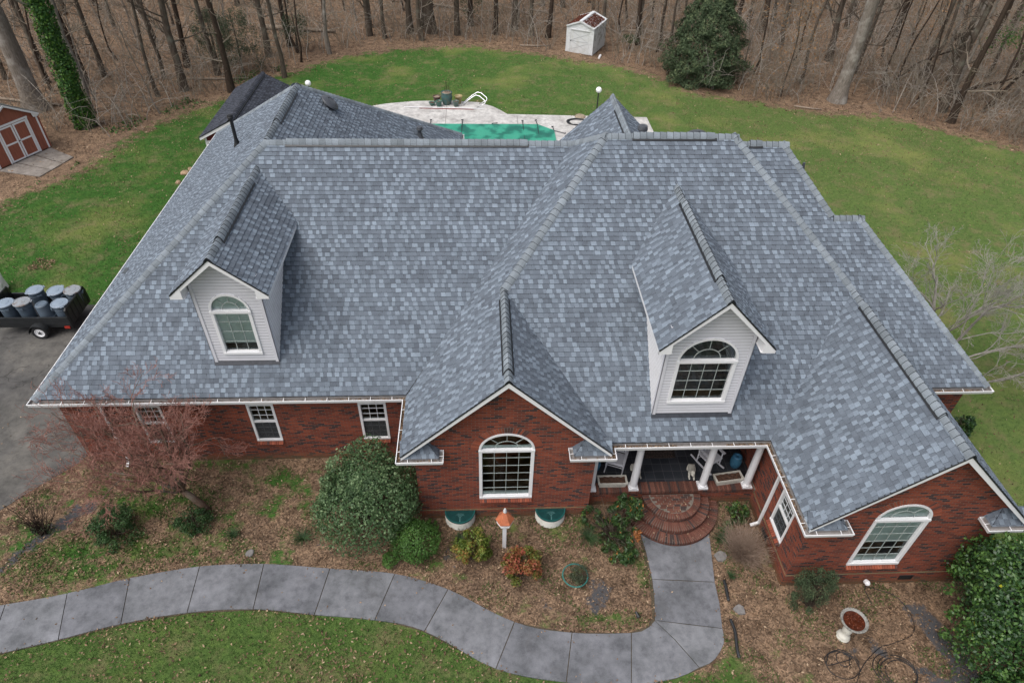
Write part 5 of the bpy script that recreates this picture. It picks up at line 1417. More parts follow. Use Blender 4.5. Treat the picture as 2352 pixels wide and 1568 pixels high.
for xx, nme in ((X1+0.02, 'ramp_gate'), (X0-0.04, 'front_gate')):
    b = MB()
    P = [(Y0, 0.50), (Y1, 0.50), (Y1+0.0, 1.08), (Y1-0.06, 1.27), (Y1-0.12, 1.30), (Y1-0.2, 1.27), (Y0+0.2, 1.27), (Y0+0.1, 1.3), (Y0, 1.22)]
    vts = [(xx, a, c) for a, c in P]; vt2 = [(xx+0.03, a, c) for a, c in P]
    b.face(vts); b.face(vt2[::-1])
    for i in range(len(P)): j = (i+1) % len(P); b.face([vts[i], vts[j], vt2[j], vt2[i]])
    for i in range(len(P)-1): b.tube([vts[i+1], vts[(i+2) % len(P)]], 0.018, 6)
    for k in range(6): b.box((xx+0.03, Y0+0.1+k*0.28, 0.53), (xx+0.05, Y0+0.14+k*0.28, 1.2))
    b.build(nme, 'dark_steel', t)
MT['rubber'] = plain('rubber', (0.014, 0.014, 0.015), 0.8, 0.2)
for s_, yy in ((-1, Y0-0.14), (1, Y1+0.14)):
    wh_ = MB(); wh_.X = Matrix.Translation((0.22, yy, 0.30)) @ Matrix.Rotation(R(90)*(1 if s_ < 0 else -1), 4, 'X')
    wh_.lathe([(0.19, -0.07), (0.24, -0.085), (0.285, -0.08), (0.30, -0.05), (0.30, 0.05), (0.285, 0.08), (0.24, 0.085), (0.19, 0.07)], n=28, cap=False)
    w0 = wh_.build('wheel', 'rubber', t)
    wh_ = MB(); wh_.X = Matrix.Translation((0.22, yy, 0.30)) @ Matrix.Rotation(R(90)*(1 if s_ < 0 else -1), 4, 'X')
    wh_.lathe([(0.195, -0.06), (0.195, 0.068), (0.175, 0.07), (0.16, 0.04), (0.10, 0.045), (0.06, 0.055), (0.01, 0.055)], n=28, cap=False); wh_.build('rim', 'white_frame', w0)
    wh_ = MB(); wh_.X = Matrix.Translation((0.22, yy, 0.30)) @ Matrix.Rotation(R(90)*(1 if s_ < 0 else -1), 4, 'X')
    wh_.lathe([(0.045, 0.05), (0.045, 0.09), (0.01, 0.095)], n=12, cap=False)
    for k in range(5): a = k*2*math.pi/5; wh_.lathe([(0.014, 0.05), (0.014, 0.066), (0.001, 0.068)], (0.075*math.cos(a), 0.075*math.sin(a), 0), 6)
    wh_.build('hub', 'dark_steel', w0)
    b = MB(); pr = None
    for i in range(13):
        a = math.pi*i/12; 
        q = [b._p((0.22+0.36*math.cos(a)*rr2, yy+o, 0.30+0.36*math.sin(a)*rr2)) for rr2 in (1, 1.04) for o in (-0.12, 0.12)]
        if pr: 
            for (i0, i1) in ((0, 1), (2, 3), (0, 2), (1, 3)): b.idx((pr[i0], pr[i1], q[i1], q[i0]))
        pr = q
    b.build('fender', 'dark_steel', t)
b = MB(); b.box((1.15, Y0-0.03, 0.38), (1.35, Y0+0.02, 0.48)); b.build('tail_light', plain('redlamp', (0.35, 0.03, 0.02), 0.3, 0.1), t)
b = MB(); b.tube([(1.40, Y0-0.03, 0.6), (1.46, Y0-0.04, 0.42), (1.5, Y0-0.03, 0.40), (1.5, Y0-0.03, 0.5)], 0.012, 6); b.build('latch', 'dark_steel', t)
b = MB(); b.tube([(X0, 0.0, 0.46), (X0-1.1, 0, 0.46)], 0.04, 8); b.build('tongue', 'dark_steel', t)
MT['barrel'] = plain('barrel', (0.085, 0.115, 0.15), 0.45, 0.15, 4)
MT['lid'] = dirty('barrel_lid', (0.22, 0.28, 0.35), (0.15, 0.15, 0.16), 0.45, 0.3, 4)
MT['lid_dirty'] = dirty('barrel_lid_muddy', (0.24, 0.27, 0.30), (0.15, 0.11, 0.09), 0.6, 1.6, 5)
def barrel(x, y, label, kind='lid', flip=False, tilt=(0, 0)):
    t = empty('trash_barrel', (x, y, 0.552), label, 'barrel', 'grey barrels standing on the trailer')
    t.rotation_euler = (tilt[0], tilt[1], random.random()*6)
    b = MB()
    if not flip: b.lathe([(0.23, 0), (0.245, 0.02), (0.27, 0.55), (0.285, 0.56), (0.285, 0.585), (0.275, 0.59), (0.285, 0.72), (0.30, 0.735), (0.30, 0.76)], n=28)
    else: b.lathe([(0.30, 0), (0.30, 0.03), (0.285, 0.04), (0.275, 0.17), (0.285, 0.18), (0.265, 0.2), (0.235, 0.74), (0.20, 0.775), (0.15, 0.775), (0.145, 0.76), (0.01, 0.762)], n=28)
    b.build('body', 'barrel', t, smooth=False)
    for s_ in (-1, 1):
        b = MB(); zz = 0.60 if not flip else 0.1
        b.beam((s_*0.29, -0.07, zz), (s_*0.345, -0.07, zz+0.03), 0.025, 0.06); b.beam((s_*0.29, 0.07, zz), (s_*0.345, 0.07, zz+0.03), 0.025, 0.06); b.beam((s_*0.335, -0.085, zz+0.03), (s_*0.335, 0.085, zz+0.03), 0.03, 0.07)
        b.build('handle', 'barrel', t)
    if not flip:
        b = MB(); b.lathe([(0.31, 0.745), (0.32, 0.75), (0.32, 0.785), (0.30, 0.80), (0.28, 0.80), (0.27, 0.79), (0.14, 0.805), (0.13, 0.815), (0.01, 0.82)], n=32)
        for s_ in (-1, 1): b.box((-0.07, s_*0.33-0.03, 0.75), (0.07, s_*0.33+0.03, 0.775))
        b.build('lid', kind, t)
barrel(-18.44, 8.20, 'grey barrel with clean lid at the far rail, left of the three far ones')
barrel(-17.62, 8.20, 'grey barrel with skewed lid, middle of the far row', tilt=(R(3), R(2)))
barrel(-16.98, 8.18, 'grey barrel with tan-stained lid by the ramp gate, far row', 'lid_dirty')
barrel(-19.16, 7.36, 'grey barrel at the near rail, leftmost, cut by the picture edge')
barrel(-18.56, 7.42, 'grey barrel with muddy brown lid, near rail', 'lid_dirty')
barrel(-17.72, 7.30, 'upside-down grey barrel showing its ridged base, near rail', flip=True, tilt=(R(-3), R(-3)))
barrel(-17.08, 7.32, 'grey barrel with clean lid by the ramp gate, near row')
# white sack half out of the frame
b = MB(); b.lathe([(0.34, 0), (0.42, 0.15), (0.45, 0.5), (0.40, 0.85), (0.28, 1.05), (0.12, 1.14), (0.08, 1.2), (0.0, 1.22)], n=14)
for i, v in enumerate(b.v): b.v[i] = (v[0]*(1+0.1*math.sin(v[2]*7+v[1]*5)), v[1]*(1+0.1*math.cos(v[2]*5)), v[2])
tag(b.build('white_sack', 'white', loc=(-21.35, 9.9, 0)), 'white bulging sack at the left picture edge behind the trailer', 'sack')

# ------------------------------------------------------------------ sheds
MT['shed_red'] = None
def m_t111(name, c):
    m, tt, p = nm(name); co = obco(tt)
    wv = tt.nodes.new('ShaderNodeTexNoise'); wv.inputs['Scale'].default_value = 3; wv.inputs['Detail'].default_value = 6
    mp = tt.nodes.new('ShaderNodeMapping'); mp.inputs['Scale'].default_value = (8, 8, 0.6); L(tt, co, mp.inputs[0]); L(tt, mp.outputs[0], wv.inputs['Vector'])
    L(tt, ramp(tt, wv.outputs[0], [(0.3, tuple(k*0.8 for k in c)), (0.7, tuple(k*1.2 for k in c))]), p.inputs['Base Color'])
    p.inputs['Roughness'].default_value = 0.8
    return m
MT['shed_red'] = m_t111('shed_red', (0.27, 0.09, 0.055))
MT['barn_red'] = m_t111('barn_red', (0.13, 0.018, 0.018))
t = empty('garden_shed', (-26.45, 22.6, 0.05), 'brown-red garden shed with white-trimmed double doors at the left edge', 'shed', None, 0)
ux = Vector((0.4296, 0.9030, 0)).normalized()      # front wall direction (towards the right corner)
Mx = Matrix((Vector((ux.x, ux.y, 0)), Vector((-ux.y, ux.x, 0)), Vector((0, 0, 1)))).transposed().to_4x4()
def TB():
    b = MB(); b.X = Mx; return b
Wd = 1.58
b = TB()
P = [(-Wd, 0), (Wd, 0), (Wd, 2.05), (0.05, 2.95), (-0.05, 2.95), (-Wd, 2.05)]
b.face([(x, 0, z) for x, z in P]); b.face([(x, 3.2, z) for x, z in P][::-1]); b.face([(Wd, 0, 0), (Wd, 3.2, 0), (Wd, 3.2, 2.05), (Wd, 0, 2.05)]); b.face([(-Wd, 0, 0), (-Wd, 3.2, 0), (-Wd, 3.2, 2.05), (-Wd, 0, 2.05)])
for x in np.arange(-Wd+0.1, Wd, 0.2): b.box((x, -0.006, 0.02), (x+0.185, -0.001, 2.03))
b.build('wall', 'shed_red', t)
b = TB()
for s_ in (-1, 1):
    b.face([(s_*(Wd+0.1), -0.12, 2.06), (0, -0.12, 3.08), (0, 3.3, 3.08), (s_*(Wd+0.1), 3.3, 2.06)]); b.face([(s_*(Wd+0.1), -0.12, 2.02), (0, -0.12, 3.04), (0, 3.3, 3.04), (s_*(Wd+0.1), 3.3, 2.02)])
    b.face([(s_*(Wd+0.1), -0.12, 2.06), (0, -0.12, 3.08), (0, -0.12, 3.04), (s_*(Wd+0.1), -0.12, 2.02)])
MT['old_roof'] = dirty('old_shed_roof', (0.05, 0.055, 0.07), (0.10, 0.10, 0.04), 0.9, 0.8, 3)
b.build('roof', 'old_roof', t)
b = TB()
for s_ in (-1, 1):
    b.beam((s_*(Wd+0.1), -0.14, 1.97), (0, -0.14, 2.99), 0.03, 0.10, (0, 0, 1))
    b.box((min(s_*Wd, s_*(Wd-0.09)), -0.03, 0.0), (max(s_*Wd, s_*(Wd-0.09)), -0.008, 2.03))
    b.face([(s_*Wd, -0.12, 1.86), (s_*(Wd-0.25), -0.12, 1.9), (s_*(Wd-0.3), -0.12, 2.2), (s_*(Wd+0.1), -0.12, 2.0)])
b.build('trim', 'white_frame', t)
DX = 0.06
for s_ in (-1, 1):
    b = TB(); b.box((min(DX+s_*0.02, DX+s_*0.84), -0.035, 0.02), (max(DX+s_*0.02, DX+s_*0.84), -0.015, 1.94)); dd = b.build('door', 'shed_red', t)
    b = TB()
    def vb(x0, x1, z0, z1): b.box((DX+min(s_*x0, s_*x1), -0.055, z0), (DX+max(s_*x0, s_*x1), -0.036, z1))
    vb(0.02, 0.11, 0.02, 1.94); vb(0.75, 0.84, 0.02, 1.94); vb(0.11, 0.75, 0.02, 0.10); vb(0.11, 0.75, 0.94, 1.03); vb(0.11, 0.75, 1.85, 1.94)
    b.build('door_trim', 'white_frame', dd)
b = TB(); b.box((DX-0.98, -0.05, 1.97), (DX+0.98, -0.02, 2.07)); b.box((DX-0.95, -0.05, 0), (DX-0.86, -0.02, 1.96)); b.box((DX+0.86, -0.05, 0), (DX+0.95, -0.02, 1.96)); b.build('door_frame', 'white_frame', t)
b = TB(); b.box((DX-0.04, -0.075, 0.98), (DX+0.09, -0.056, 1.01)); b.build('latch', 'black', t)

# dark-roofed red barn behind the house
t = empty('red_barn', (-13.55, 20.1, 0), 'dark-red barn with charcoal shingle roof and white trim behind the house', 'barn')
b = MB(); hw_ = 1.62; z0_, z1_ = 2.38, 3.18
P = [(-hw_, 0), (hw_, 0), (hw_, z0_), (0, z1_), (-hw_, z0_)]
b.face([(x, 0.22, z) for x, z in P]); b.face([(x, 6.8, z) for x, z in P][::-1])
for s_ in (-1, 1): b.face([(s_*hw_, 0.22, 0), (s_*hw_, 6.8, 0), (s_*hw_, 6.8, z0_), (s_*hw_, 0.22, z0_)])
b.build('wall', 'barn_red', t)
s2 = Shingles(); k_ = (3.33-2.4)/1.82
s2.plane(k_, 0, 3.33, [(-1.82, 0), (0, 0), (0, 7.05), (-1.82, 7.05)], key=51); s2.plane(-k_, 0, 3.33, [(0, 0), (1.82, 0), (1.82, 7.05), (0, 7.05)], key=52)
rf = s2.build('roof', 'dark_shingle', t)
o = caps('ridge_cap', (0, 0, 3.33), (0, 7.05, 3.33), (-k_, 0, 1), (k_, 0, 1), rf, mat='dark_shingle')
b = MB(); b.box((0.17, 0.25, 3.25), (0.20, 6.8, 3.30)); b.build('ridge_vent', 'black', rf)
for s_ in (-1, 1): rake((s_*1.80, 2.40), (0, 3.31), 0.01, th=0.03, drop=0.17, soff=0.2, parent=t, name='fascia')
b = MB()
for s_ in (-1, 1): b.box((min(s_*hw_, s_*(hw_-0.1)), 0.19, 0), (max(s_*hw_, s_*(hw_-0.1)), 0.215, z0_-0.02))
b.box((-hw_+0.1, 0.19, 2.02), (hw_-0.1, 0.215, 2.14)); b.beam((-0.7, 0.20, 2.14), (0.0, 0.20, 2.5), 0.02, 0.09); b.beam((0.7, 0.20, 2.14), (0.0, 0.20, 2.5), 0.02, 0.09)
b.box((-0.85, 0.19, 0), (-0.76, 0.212, 2.02)); b.box((0.76, 0.19, 0), (0.85, 0.212, 2.02)); b.build('trim', 'white_frame', t)

# white metal shed at the edge of the wood
t = empty('white_shed', (6.44, 42.27, 0), 'small white metal shed with leaves on its roof at the wood edge', 'shed')
u1 = Vector((2.06, -1.06, 0)).normalized(); Mx = Matrix((u1, Vector((-u1.y, u1.x, 0)), Vector((0, 0, 1)))).transposed().to_4x4()
Wd, Dp, He, Ha = 2.32, 3.0, 2.02, 2.46
MT['shed_white'] = dirty('shed_white', (0.66, 0.68, 0.70), (0.38, 0.37, 0.31), 0.5, 0.45, 2.0)
MT['shed_side'] = dirty('shed_side', (0.60, 0.61, 0.60), (0.20, 0.20, 0.16), 0.6, 1.1, 1.6)
def lap(b, ax, x0, x1, z0, z1, off, top=None):
    z = z0
    while z < z1:
        zz = min(z+0.11, z1)
        if ax == 'f':
            a0, a1 = (x0, x1) if top is None else (max(x0, top(z)[0]), min(x1, top(z)[1])); c0, c1 = (x0, x1) if top is None else (max(x0, top(zz)[0]), min(x1, top(zz)[1]))
            b.face([(a0, off-0.022, z+0.012), (a1, off-0.022, z+0.012), (c1, off-0.002, zz), (c0, off-0.002, zz)]); b.face([(a0, off, z), (a1, off, z), (a1, off-0.022, z+0.012), (a0, off-0.022, z+0.012)])
        else:
            b.face([(off+0.022, x0, z+0.012), (off+0.022, x1, z+0.012), (off+0.002, x1, zz), (off+0.002, x0, zz)]); b.face([(off, x0, z), (off, x1, z), (off+0.022, x1, z+0.012), (off+0.022, x0, z+0.012)])
        z = zz
b = TB()
lap(b, 'f', 0.05, 0.36, 0.05, 1.75, 0); lap(b, 'f', Wd-0.36, Wd-0.05, 0.05, 1.75, 0)
lap(b, 'f', 0.05, Wd-0.05, 1.75, Ha-0.02, 0, top=lambda z: ((0, Wd) if z < He else (Wd/2*(z-He)/(Ha-He), Wd-Wd/2*(z-He)/(Ha-He))))
b.box((0, -0.03, 0), (0.05, 0.03, He)); b.box((Wd-0.05, -0.03, 0), (Wd, 0.03, He)); b.box((0.05, 0.005, 0.0), (Wd-0.05, 0.02, 0.05))
b.mat = 1; lap(b, 's', 0.03, Dp, 0.02, He, Wd)
b.face([(0, 0, 0), (0, Dp, 0), (0, Dp, He), (0, 0, He)]); b.face([(0, Dp, 0), (Wd, Dp, 0), (Wd, Dp, He), (Wd/2, Dp, Ha), (0, Dp, He)])
b.build('wall', ['shed_white', 'shed_side'], t)
b = TB(); 
for s_ in (0, Wd):
    b.face([(s_, -0.08, He), (Wd/2, -0.08, Ha), (Wd/2, Dp+0.05, Ha), (s_, Dp+0.05, He)]); b.beam((s_, -0.09, He-0.04), (Wd/2, -0.09, Ha-0.04), 0.04, 0.10, (0, 0, 1))
b.beam((Wd/2, -0.08, Ha+0.01), (Wd/2, Dp+0.05, Ha+0.01), 0.26, 0.02); b.beam((0, Dp, He+0.01), (Wd/2, Dp, Ha+0.01), 0.2, 0.02); b.beam((Wd, Dp, He+0.01), (Wd/2, Dp, Ha+0.01), 0.2, 0.02)
rf = b.build('roof', 'shed_white', t)
b = TB(); b.box((0.37, 0.0, 0.06), (Wd-0.37, 0.03, 1.74)); dd = b.build('door', 'shed_white', t)
b = TB(); D0, D1 = 0.37, Wd-0.37
b.beam((D0+0.2, -0.01, 1.6), (D1-0.1, -0.01, 0.9), 0.012, 0.03); b.beam((D0+0.05, -0.01, 0.95), (D1-0.1, -0.01, 1.55), 0.012, 0.03); b.beam((D0+0.05, -0.012, 0.92), (D1-0.1, -0.012, 0.90), 0.012, 0.03); b.beam((D0+0.05, -0.01, 0.9), (D1-0.1, -0.01, 0.25), 0.012, 0.03); b.beam((D0+0.05, -0.01, 0.25), (D1-0.1, -0.01, 0.82), 0.012, 0.03)
b.build('door_brace', plain('brace', (0.48, 0.49, 0.5), 0.5, 0.1), dd)
b = TB(); b.box((D0-0.02, -0.035, 0.86), (D0+0.04, -0.005, 0.93)); b.build('handle', 'black', dd)
b = TB(); b.beam((D0-0.03, -0.04, 1.77), (D1+0.03, -0.04, 1.77), 0.05, 0.07); b.build('door_track', 'shed_white', t)
rg = np.random.default_rng(2); n_ = 2600
xx = rg.random(n_); yy = rg.random(n_)
px_ = np.where(rg.random(n_) < 0.5, 0.05+xx*(Wd/2-0.22), Wd/2+0.17+xx*(Wd/2-0.25)); py_ = 0.0+yy*(Dp-0.25)
pz_ = Ha-(Ha-He)*np.abs(px_-Wd/2)/(Wd/2)+0.03
Mn = np.array(Mx)[:3, :3]
Vl, Fl = leaves_np(np.stack([px_, py_, pz_], 1)@Mn.T, 0.11, rg, up=2.0)
tag(np_mesh('roof_leaves', Vl, Fl, 'rust_leaf', rg.random(n_), rf), kind='stuff')
# white pipe and bucket beside it
b = MB(); b.tube([(8.95, 40.5, 0.06), (9.15, 41.1, 0.06)], 0.09, 12); tag(b.build('white_pipe', 'white_frame'), 'short white plastic pipe lying beside the white shed', 'pipe')

# ------------------------------------------------------------------ pool
MT['pool_green'] = None
def m_cover():
    m, tt, p = nm('pool_cover'); co = geo(tt)
    f = noise(tt, 1.1, 4, co, 0.5); f2 = noise(tt, 14, 5, co)
    c = ramp(tt, f, [(0.40, (0.008, 0.12, 0.085)), (0.47, (0.012, 0.17, 0.115)), (0.52, (0.03, 0.27, 0.18)), (0.6, (0.04, 0.30, 0.20))])
    c = mix(tt, 1, c, ramp(tt, f2, [(0.3, (0.85, 0.85, 0.85)), (0.7, (1.1, 1.1, 1.1))]), 'MULTIPLY')
    L(tt, c, p.inputs['Base Color']); p.inputs['Roughness'].default_value = 0.45
    return m
MT['pool_green'] = m_cover()
t = empty('pool_cover', (0, 24, 0), 'green pool cover stretched over the swimming pool with black straps', 'pool cover')
PC = [(-6.6, 27.3), (-5.7, 27.42), (-3.76, 27.49), (-1.73, 27.46), (0.17, 27.52), (2.15, 27.46), (3.13, 27.47), (4.12, 26.52), (4.12, 25.43), (4.1, 22.5), (3.0, 21.4), (-6, 21.4)]
b = MB(); nx_, ny_ = 60, 40
ids = {}
for j in range(ny_+1):
    y = 21.4+(27.44-21.4)*j/ny_
    x0_ = -6.6; x1_ = np.interp(y, [21.4, 22.5, 26.52, 27.44], [3.0, 4.1, 4.12, 3.13])
    for i in range(nx_+1):
        x = x0_+(x1_-x0_)*i/nx_; dd_ = min(x-x0_, x1_-x, y-21.4, 27.44-y)
        sag = 0.10*max(0, min(1, dd_/1.2)); wr = 0.012*math.sin(7*x+5*y)*math.sin(2*y-3*x)+0.012*math.sin(2.2*(x+y*0.7))*min(1, dd_)
        ids[i, j] = b._p((x, y-24, 0.115-sag*0.35+wr*min(1, dd_*3)))
for i in range(nx_):
    for j in range(ny_): b.idx((ids[i, j], ids[i+1, j], ids[i+1, j+1], ids[i, j+1]))
b.build('fabric_sheet', 'pool_green', t, smooth=True)
for (x, y, dx, dy, ln) in ((-3.75, 27.45, 0, 1, 0.55), (-1.73, 27.45, 0, 1, 0.6), (0.17, 27.5, 0.8, 0.1, 0.3), (2.17, 27.45, 0, 1, 0.5), (3.1, 27.45, -0.1, 1, 0.6), (4.1, 26.5, -0.1, 1, 0.55), (4.12, 26.45, 1, -0.7, 0.75)):
    b = MB(); n_ = Vector((dx, dy, 0)).normalized(); p = Vector((x, y-24, 0.11))
    b.tube([p, p+n_*ln*0.6+Vector((0, 0, 0.02)), p+n_*ln+Vector((0, 0, 0.02))], 0.025, 5); b.tube([p+n_*ln+Vector((-0.06, 0, 0.02)), p+n_*ln+Vector((0.08, 0.03, 0.02))], 0.03, 5)
    if abs(dx) < 0.2 and x < 4: b.tube([p+Vector((0, -k*0.35, 0.035-0.1*min(1, k*0.3)+0.02)) for k in range(17)], 0.022, 5)
    b.build('strap', 'black', t)
b = MB(); b.box((-6.0, 21.2, 0.051), (-5.9, 28.0, 0.054))
# dark joint lines in the deck
for (a, c) in (((-2.81, 31.4), (-2.81, 27.6)), ((1.86, 28.95), (1.86, 27.6)), ((4.9, 27.3), (6.2, 28.0))): b.beam((a[0], a[1], 0.0535), (c[0], c[1], 0.0535), 0.03, 0.003)
tag(b.build('deck_joints', plain('joint', (0.18, 0.17, 0.16), 0.9)), kind='structure')
def pot(x, y, prof, mats, label, fill=None):
    t = empty('plant_pot', (x, y, 0.05), label, 'pot', 'glazed pots on the pool deck')
    b = MB(); b.lathe(prof, n=24); b.build('pot_body', mats, t, smooth=True)
    if fill: b = MB(); b.lathe([(fill[0], fill[1]), (0.01, fill[1]+0.02)], n=20, cap=False); b.build('soil', fill[2], t)
    return t
MT['teal_glaze'] = dirty('teal_glaze', (0.045, 0.12, 0.125), (0.10, 0.10, 0.05), 0.25, 1.0, 4)
MT['teal2'] = dirty('teal_glaze_b', (0.04, 0.16, 0.13), (0.09, 0.12, 0.09), 0.3, 0.6, 6)
MT['grey_glaze'] = dirty('grey_glaze', (0.10, 0.16, 0.14), (0.05, 0.08, 0.07), 0.3, 0.6, 6)
MT['brown_glaze'] = dirty('brown_glaze', (0.09, 0.04, 0.028), (0.03, 0.05, 0.045), 0.35, 0.8, 5)
MT['tan_glaze'] = dirty('tan_glaze', (0.34, 0.26, 0.12), (0.16, 0.14, 0.05), 0.4, 0.6, 5)
MT['dry'] = plain('dry_soil', (0.25, 0.19, 0.14), 1, 0.5, 30, bumps=0.6)
t = pot(-2.81, 30.85, [(0.24, 0), (0.26, 0.02), (0.34, 0.25), (0.385, 0.5), (0.38, 0.62), (0.35, 0.74), (0.37, 0.78), (0.385, 0.82), (0.34, 0.83), (0.33, 0.76)], 'teal_glaze', 'tall teal glazed pot with bare stems, largest of the pots by the pool', (0.33, 0.76, 'dry'))
b = MB()
for k in range(7): b.tube([(0.05*k-0.1, 0.03, 0.74), (0.05*k-0.1+random.uniform(-.05, .05), 0.05, 1.0+0.09*(k % 4)), (0.05*k-0.12+random.uniform(-.1, .1), 0.1, 1.15+0.12*(k % 4))], 0.012, 5)
b.build('stems', 'bark_dark', t)
pot(-3.50, 31.25, [(0.19, 0), (0.2, 0.02), (0.25, 0.3), (0.26, 0.34), (0.285, 0.38), (0.25, 0.39), (0.24, 0.33)], 'brown_glaze', 'brown glazed pot behind the small bowl, left of the tall teal pot', (0.24, 0.33, 'dry'))
pot(-3.79, 30.62, [(0.12, 0), (0.13, 0.01), (0.2, 0.16), (0.235, 0.18), (0.235, 0.21), (0.2, 0.21), (0.19, 0.17)], 'teal2', 'low teal bowl planter, leftmost pot on the deck', (0.19, 0.18, 'soil'))
pot(-3.33, 30.50, [(0.15, 0), (0.16, 0.01), (0.19, 0.28), (0.215, 0.30), (0.215, 0.35), (0.185, 0.35), (0.18, 0.3)], 'teal2', 'small round teal pot in front of the brown pot', (0.18, 0.3, 'soil'))
pot(-2.19, 30.50, [(0.14, 0), (0.15, 0.01), (0.185, 0.28), (0.205, 0.30), (0.205, 0.36), (0.18, 0.36), (0.17, 0.3)], 'grey_glaze', 'small grey-green pot right of the tall teal pot', (0.17, 0.3, 'soil'))
pot(-2.02, 31.05, [(0.16, 0), (0.17, 0.01), (0.235, 0.42), (0.26, 0.44), (0.27, 0.5), (0.235, 0.5), (0.22, 0.43)], 'tan_glaze', 'mustard-tan pot beside the chrome pool ladder', (0.22, 0.42, 'dry'))
t = empty('pool_ladder', (-1.1, 31.0, 0.05), 'chrome pool ladder lying on the deck beside the pots', 'ladder')
MT['chrome'] = plain('chrome', (0.72, 0.73, 0.75), 0.2, 0.05, metal=0.8)
for k, (ox, oy) in enumerate(((0, 0), (0.12, 0.55))):
    b = MB(); b.tube([(-0.75+ox, -0.5+oy, 0.03), (-0.1+ox, -0.2+oy, 0.42), (0.25+ox, -0.15+oy, 0.62), (0.5+ox, -0.25+oy, 0.6), (0.85+ox, -0.5+oy, 0.40), (0.9+ox, -0.6+oy, 0.33), (0.85+ox, -0.7+oy, 0.25), (0.35+ox, -0.75+oy, 0.03)], 0.03, 8); b.build('rail', 'chrome', t, smooth=True)
for q in (0.15, 0.4, 0.65):
    b = MB(); b.beam((-0.75+q*0.9, -0.5+q*0.35, 0.03+q*0.5), (-0.63+q*0.9, 0.05+q*0.35, 0.03+q*0.5), 0.08, 0.02); b.build('rung', 'chrome', t)
b = MB(); b.tube([(-5.64, 30.22, 0.085), (-3, 30.12, 0.085), (-0.28, 30.0, 0.085)], 0.03, 8); tag(b.build('aluminium_pole', 'white_frame'), 'long silvery pole lying on the pool deck in front of the pots', 'pole')
b = MB(); b.tube([(-4.62, 30.06, 0.075), (-1.0, 29.90, 0.075)], 0.022, 8); tag(b.build('red_pole', plain('redpole', (0.25, 0.04, 0.03), 0.5)), 'dark red pole lying beside the silvery pole on the deck', 'pole')
hose('vacuum_hose', coil(5.75, 27.9, 0.72, 0.55, 2.6, z=0.09, sq=0.75), 'dark pool hose coiled on the deck beside the green cover', 0.03)
b = MB(); b.lathe([(0.33, 0), (0.36, 0.03), (0.33, 0.07), (0.2, 0.08), (0.01, 0.06)], n=24); b.build
tag(b.build('skimmer_lid', dirty('lid_tan', (0.32, 0.26, 0.19), (0.14, 0.1, 0.07), 0.8, 0.8, 6), loc=(6.05, 28.8, 0.05)), 'round tan disc lying near the coiled pool hose', 'lid')
def globe_lamp(x, y, label, h=1.55):
    t = empty('globe_lamp', (x, y, 0), label, 'lamp post', 'white globe lamps round the pool')
    b = MB(); b.lathe([(0.11, 0), (0.10, 0.06), (0.05, 0.1), (0.042, 0.14), (0.042, h-0.2), (0.07, h-0.17), (0.075, h-0.13)], n=14); b.build('post', 'dark_steel', t)
    b = MB(); b.lathe([(0.19*math.sin(math.pi*i/12)+0.001, h+0.03-0.19*math.cos(math.pi*i/12)) for i in range(13)], n=24, cap=False); b.build('globe', plain('opal', (0.86, 0.87, 0.88), 0.3, 0.01), t, smooth=True)
globe_lamp(7.23, 29.5, 'white globe lamp on a black post beside the pool deck')
globe_lamp(-11.75, 30.3, 'white globe lamp showing above the rear roof, left of the pool')

# tan tufts in the grass near the west eave
for (x, y, s_, lab) in ((-17.02, 20.77, 0.24, 'larger tan sandstone lump in the grass by the west eave'), (-16.82, 21.19, 0.15, 'small tan stone peeking out beside the west eave, farthest one'), (-16.98, 19.65, 0.16, 'small tan stone in the grass nearest the trailer')):
    b = MB(); r3 = random.Random(int(y*10)); b.lathe([(s_*0.8, -0.03), (s_, 0.04), (s_*0.85, 0.11), (s_*0.4, 0.16), (0.01, 0.17)], n=9)
    b.v = [(p[0]*r3.uniform(0.8, 1.15), p[1]*r3.uniform(0.8, 1.15), p[2]*r3.uniform(0.85, 1.1)) for p in b.v]
    tag(b.build('stone', plain('tan_stone', (0.34, 0.24, 0.15), 0.9, 0.3, 9), loc=(x, y, 0)), lab, 'stone')
# ------------------------------------------------------------------ vegetation
def foliage(name, parent, dims, n, size, mat, seed, lumps=22, spread=0.26, z0=0.05, tonef=None, aspect=0.55, flat=0.7, up=0.2, hollow=0.55, cone=False):
    """leaf clumps spread through an uneven crown; local coordinates, base at z0"""
    rg = np.random.default_rng(seed)
    rx, ry, h = dims
    th = rg.random(lumps)*2*np.pi; cz = rg.random(lumps)**0.8
    if cone: rad = (1-cz)**0.8*(0.75+0.25*rg.random(lumps))
    else: rad = np.sqrt(np.clip(1-(cz*1.05-0.25)**2*1.1, 0.05, 1))*(hollow+(1-hollow)*rg.random(lumps))
    c = np.stack([rad*np.cos(th)*rx*0.78, rad*np.sin(th)*ry*0.78, z0+cz*(h-z0)*0.86], 1)
    k = rg.integers(0, lumps, n)
    sp = np.array([rx, ry, h*0.55])*spread*(0.6+0.8*rg.random(lumps))[k][:, None]
    d = rg.normal(size=(n, 3)); d /= np.linalg.norm(d, axis=1, keepdims=True)
    P = c[k]+d*sp*(rg.random(n)**0.4)[:, None]
    P[:, 2] = np.maximum(P[:, 2], 0.02)
    V_, F_ = leaves_np(P, size, rg, flat=flat, aspect=aspect, up=up, nrm=d*0.8)
    base = rg.random(lumps)[k]
    tn = np.clip(0.45*base+0.55*rg.random(n), 0, 1) if tonef is None else tonef(rg, n, base, P)
    return np_mesh(name, V_, F_, mat, tn, parent)
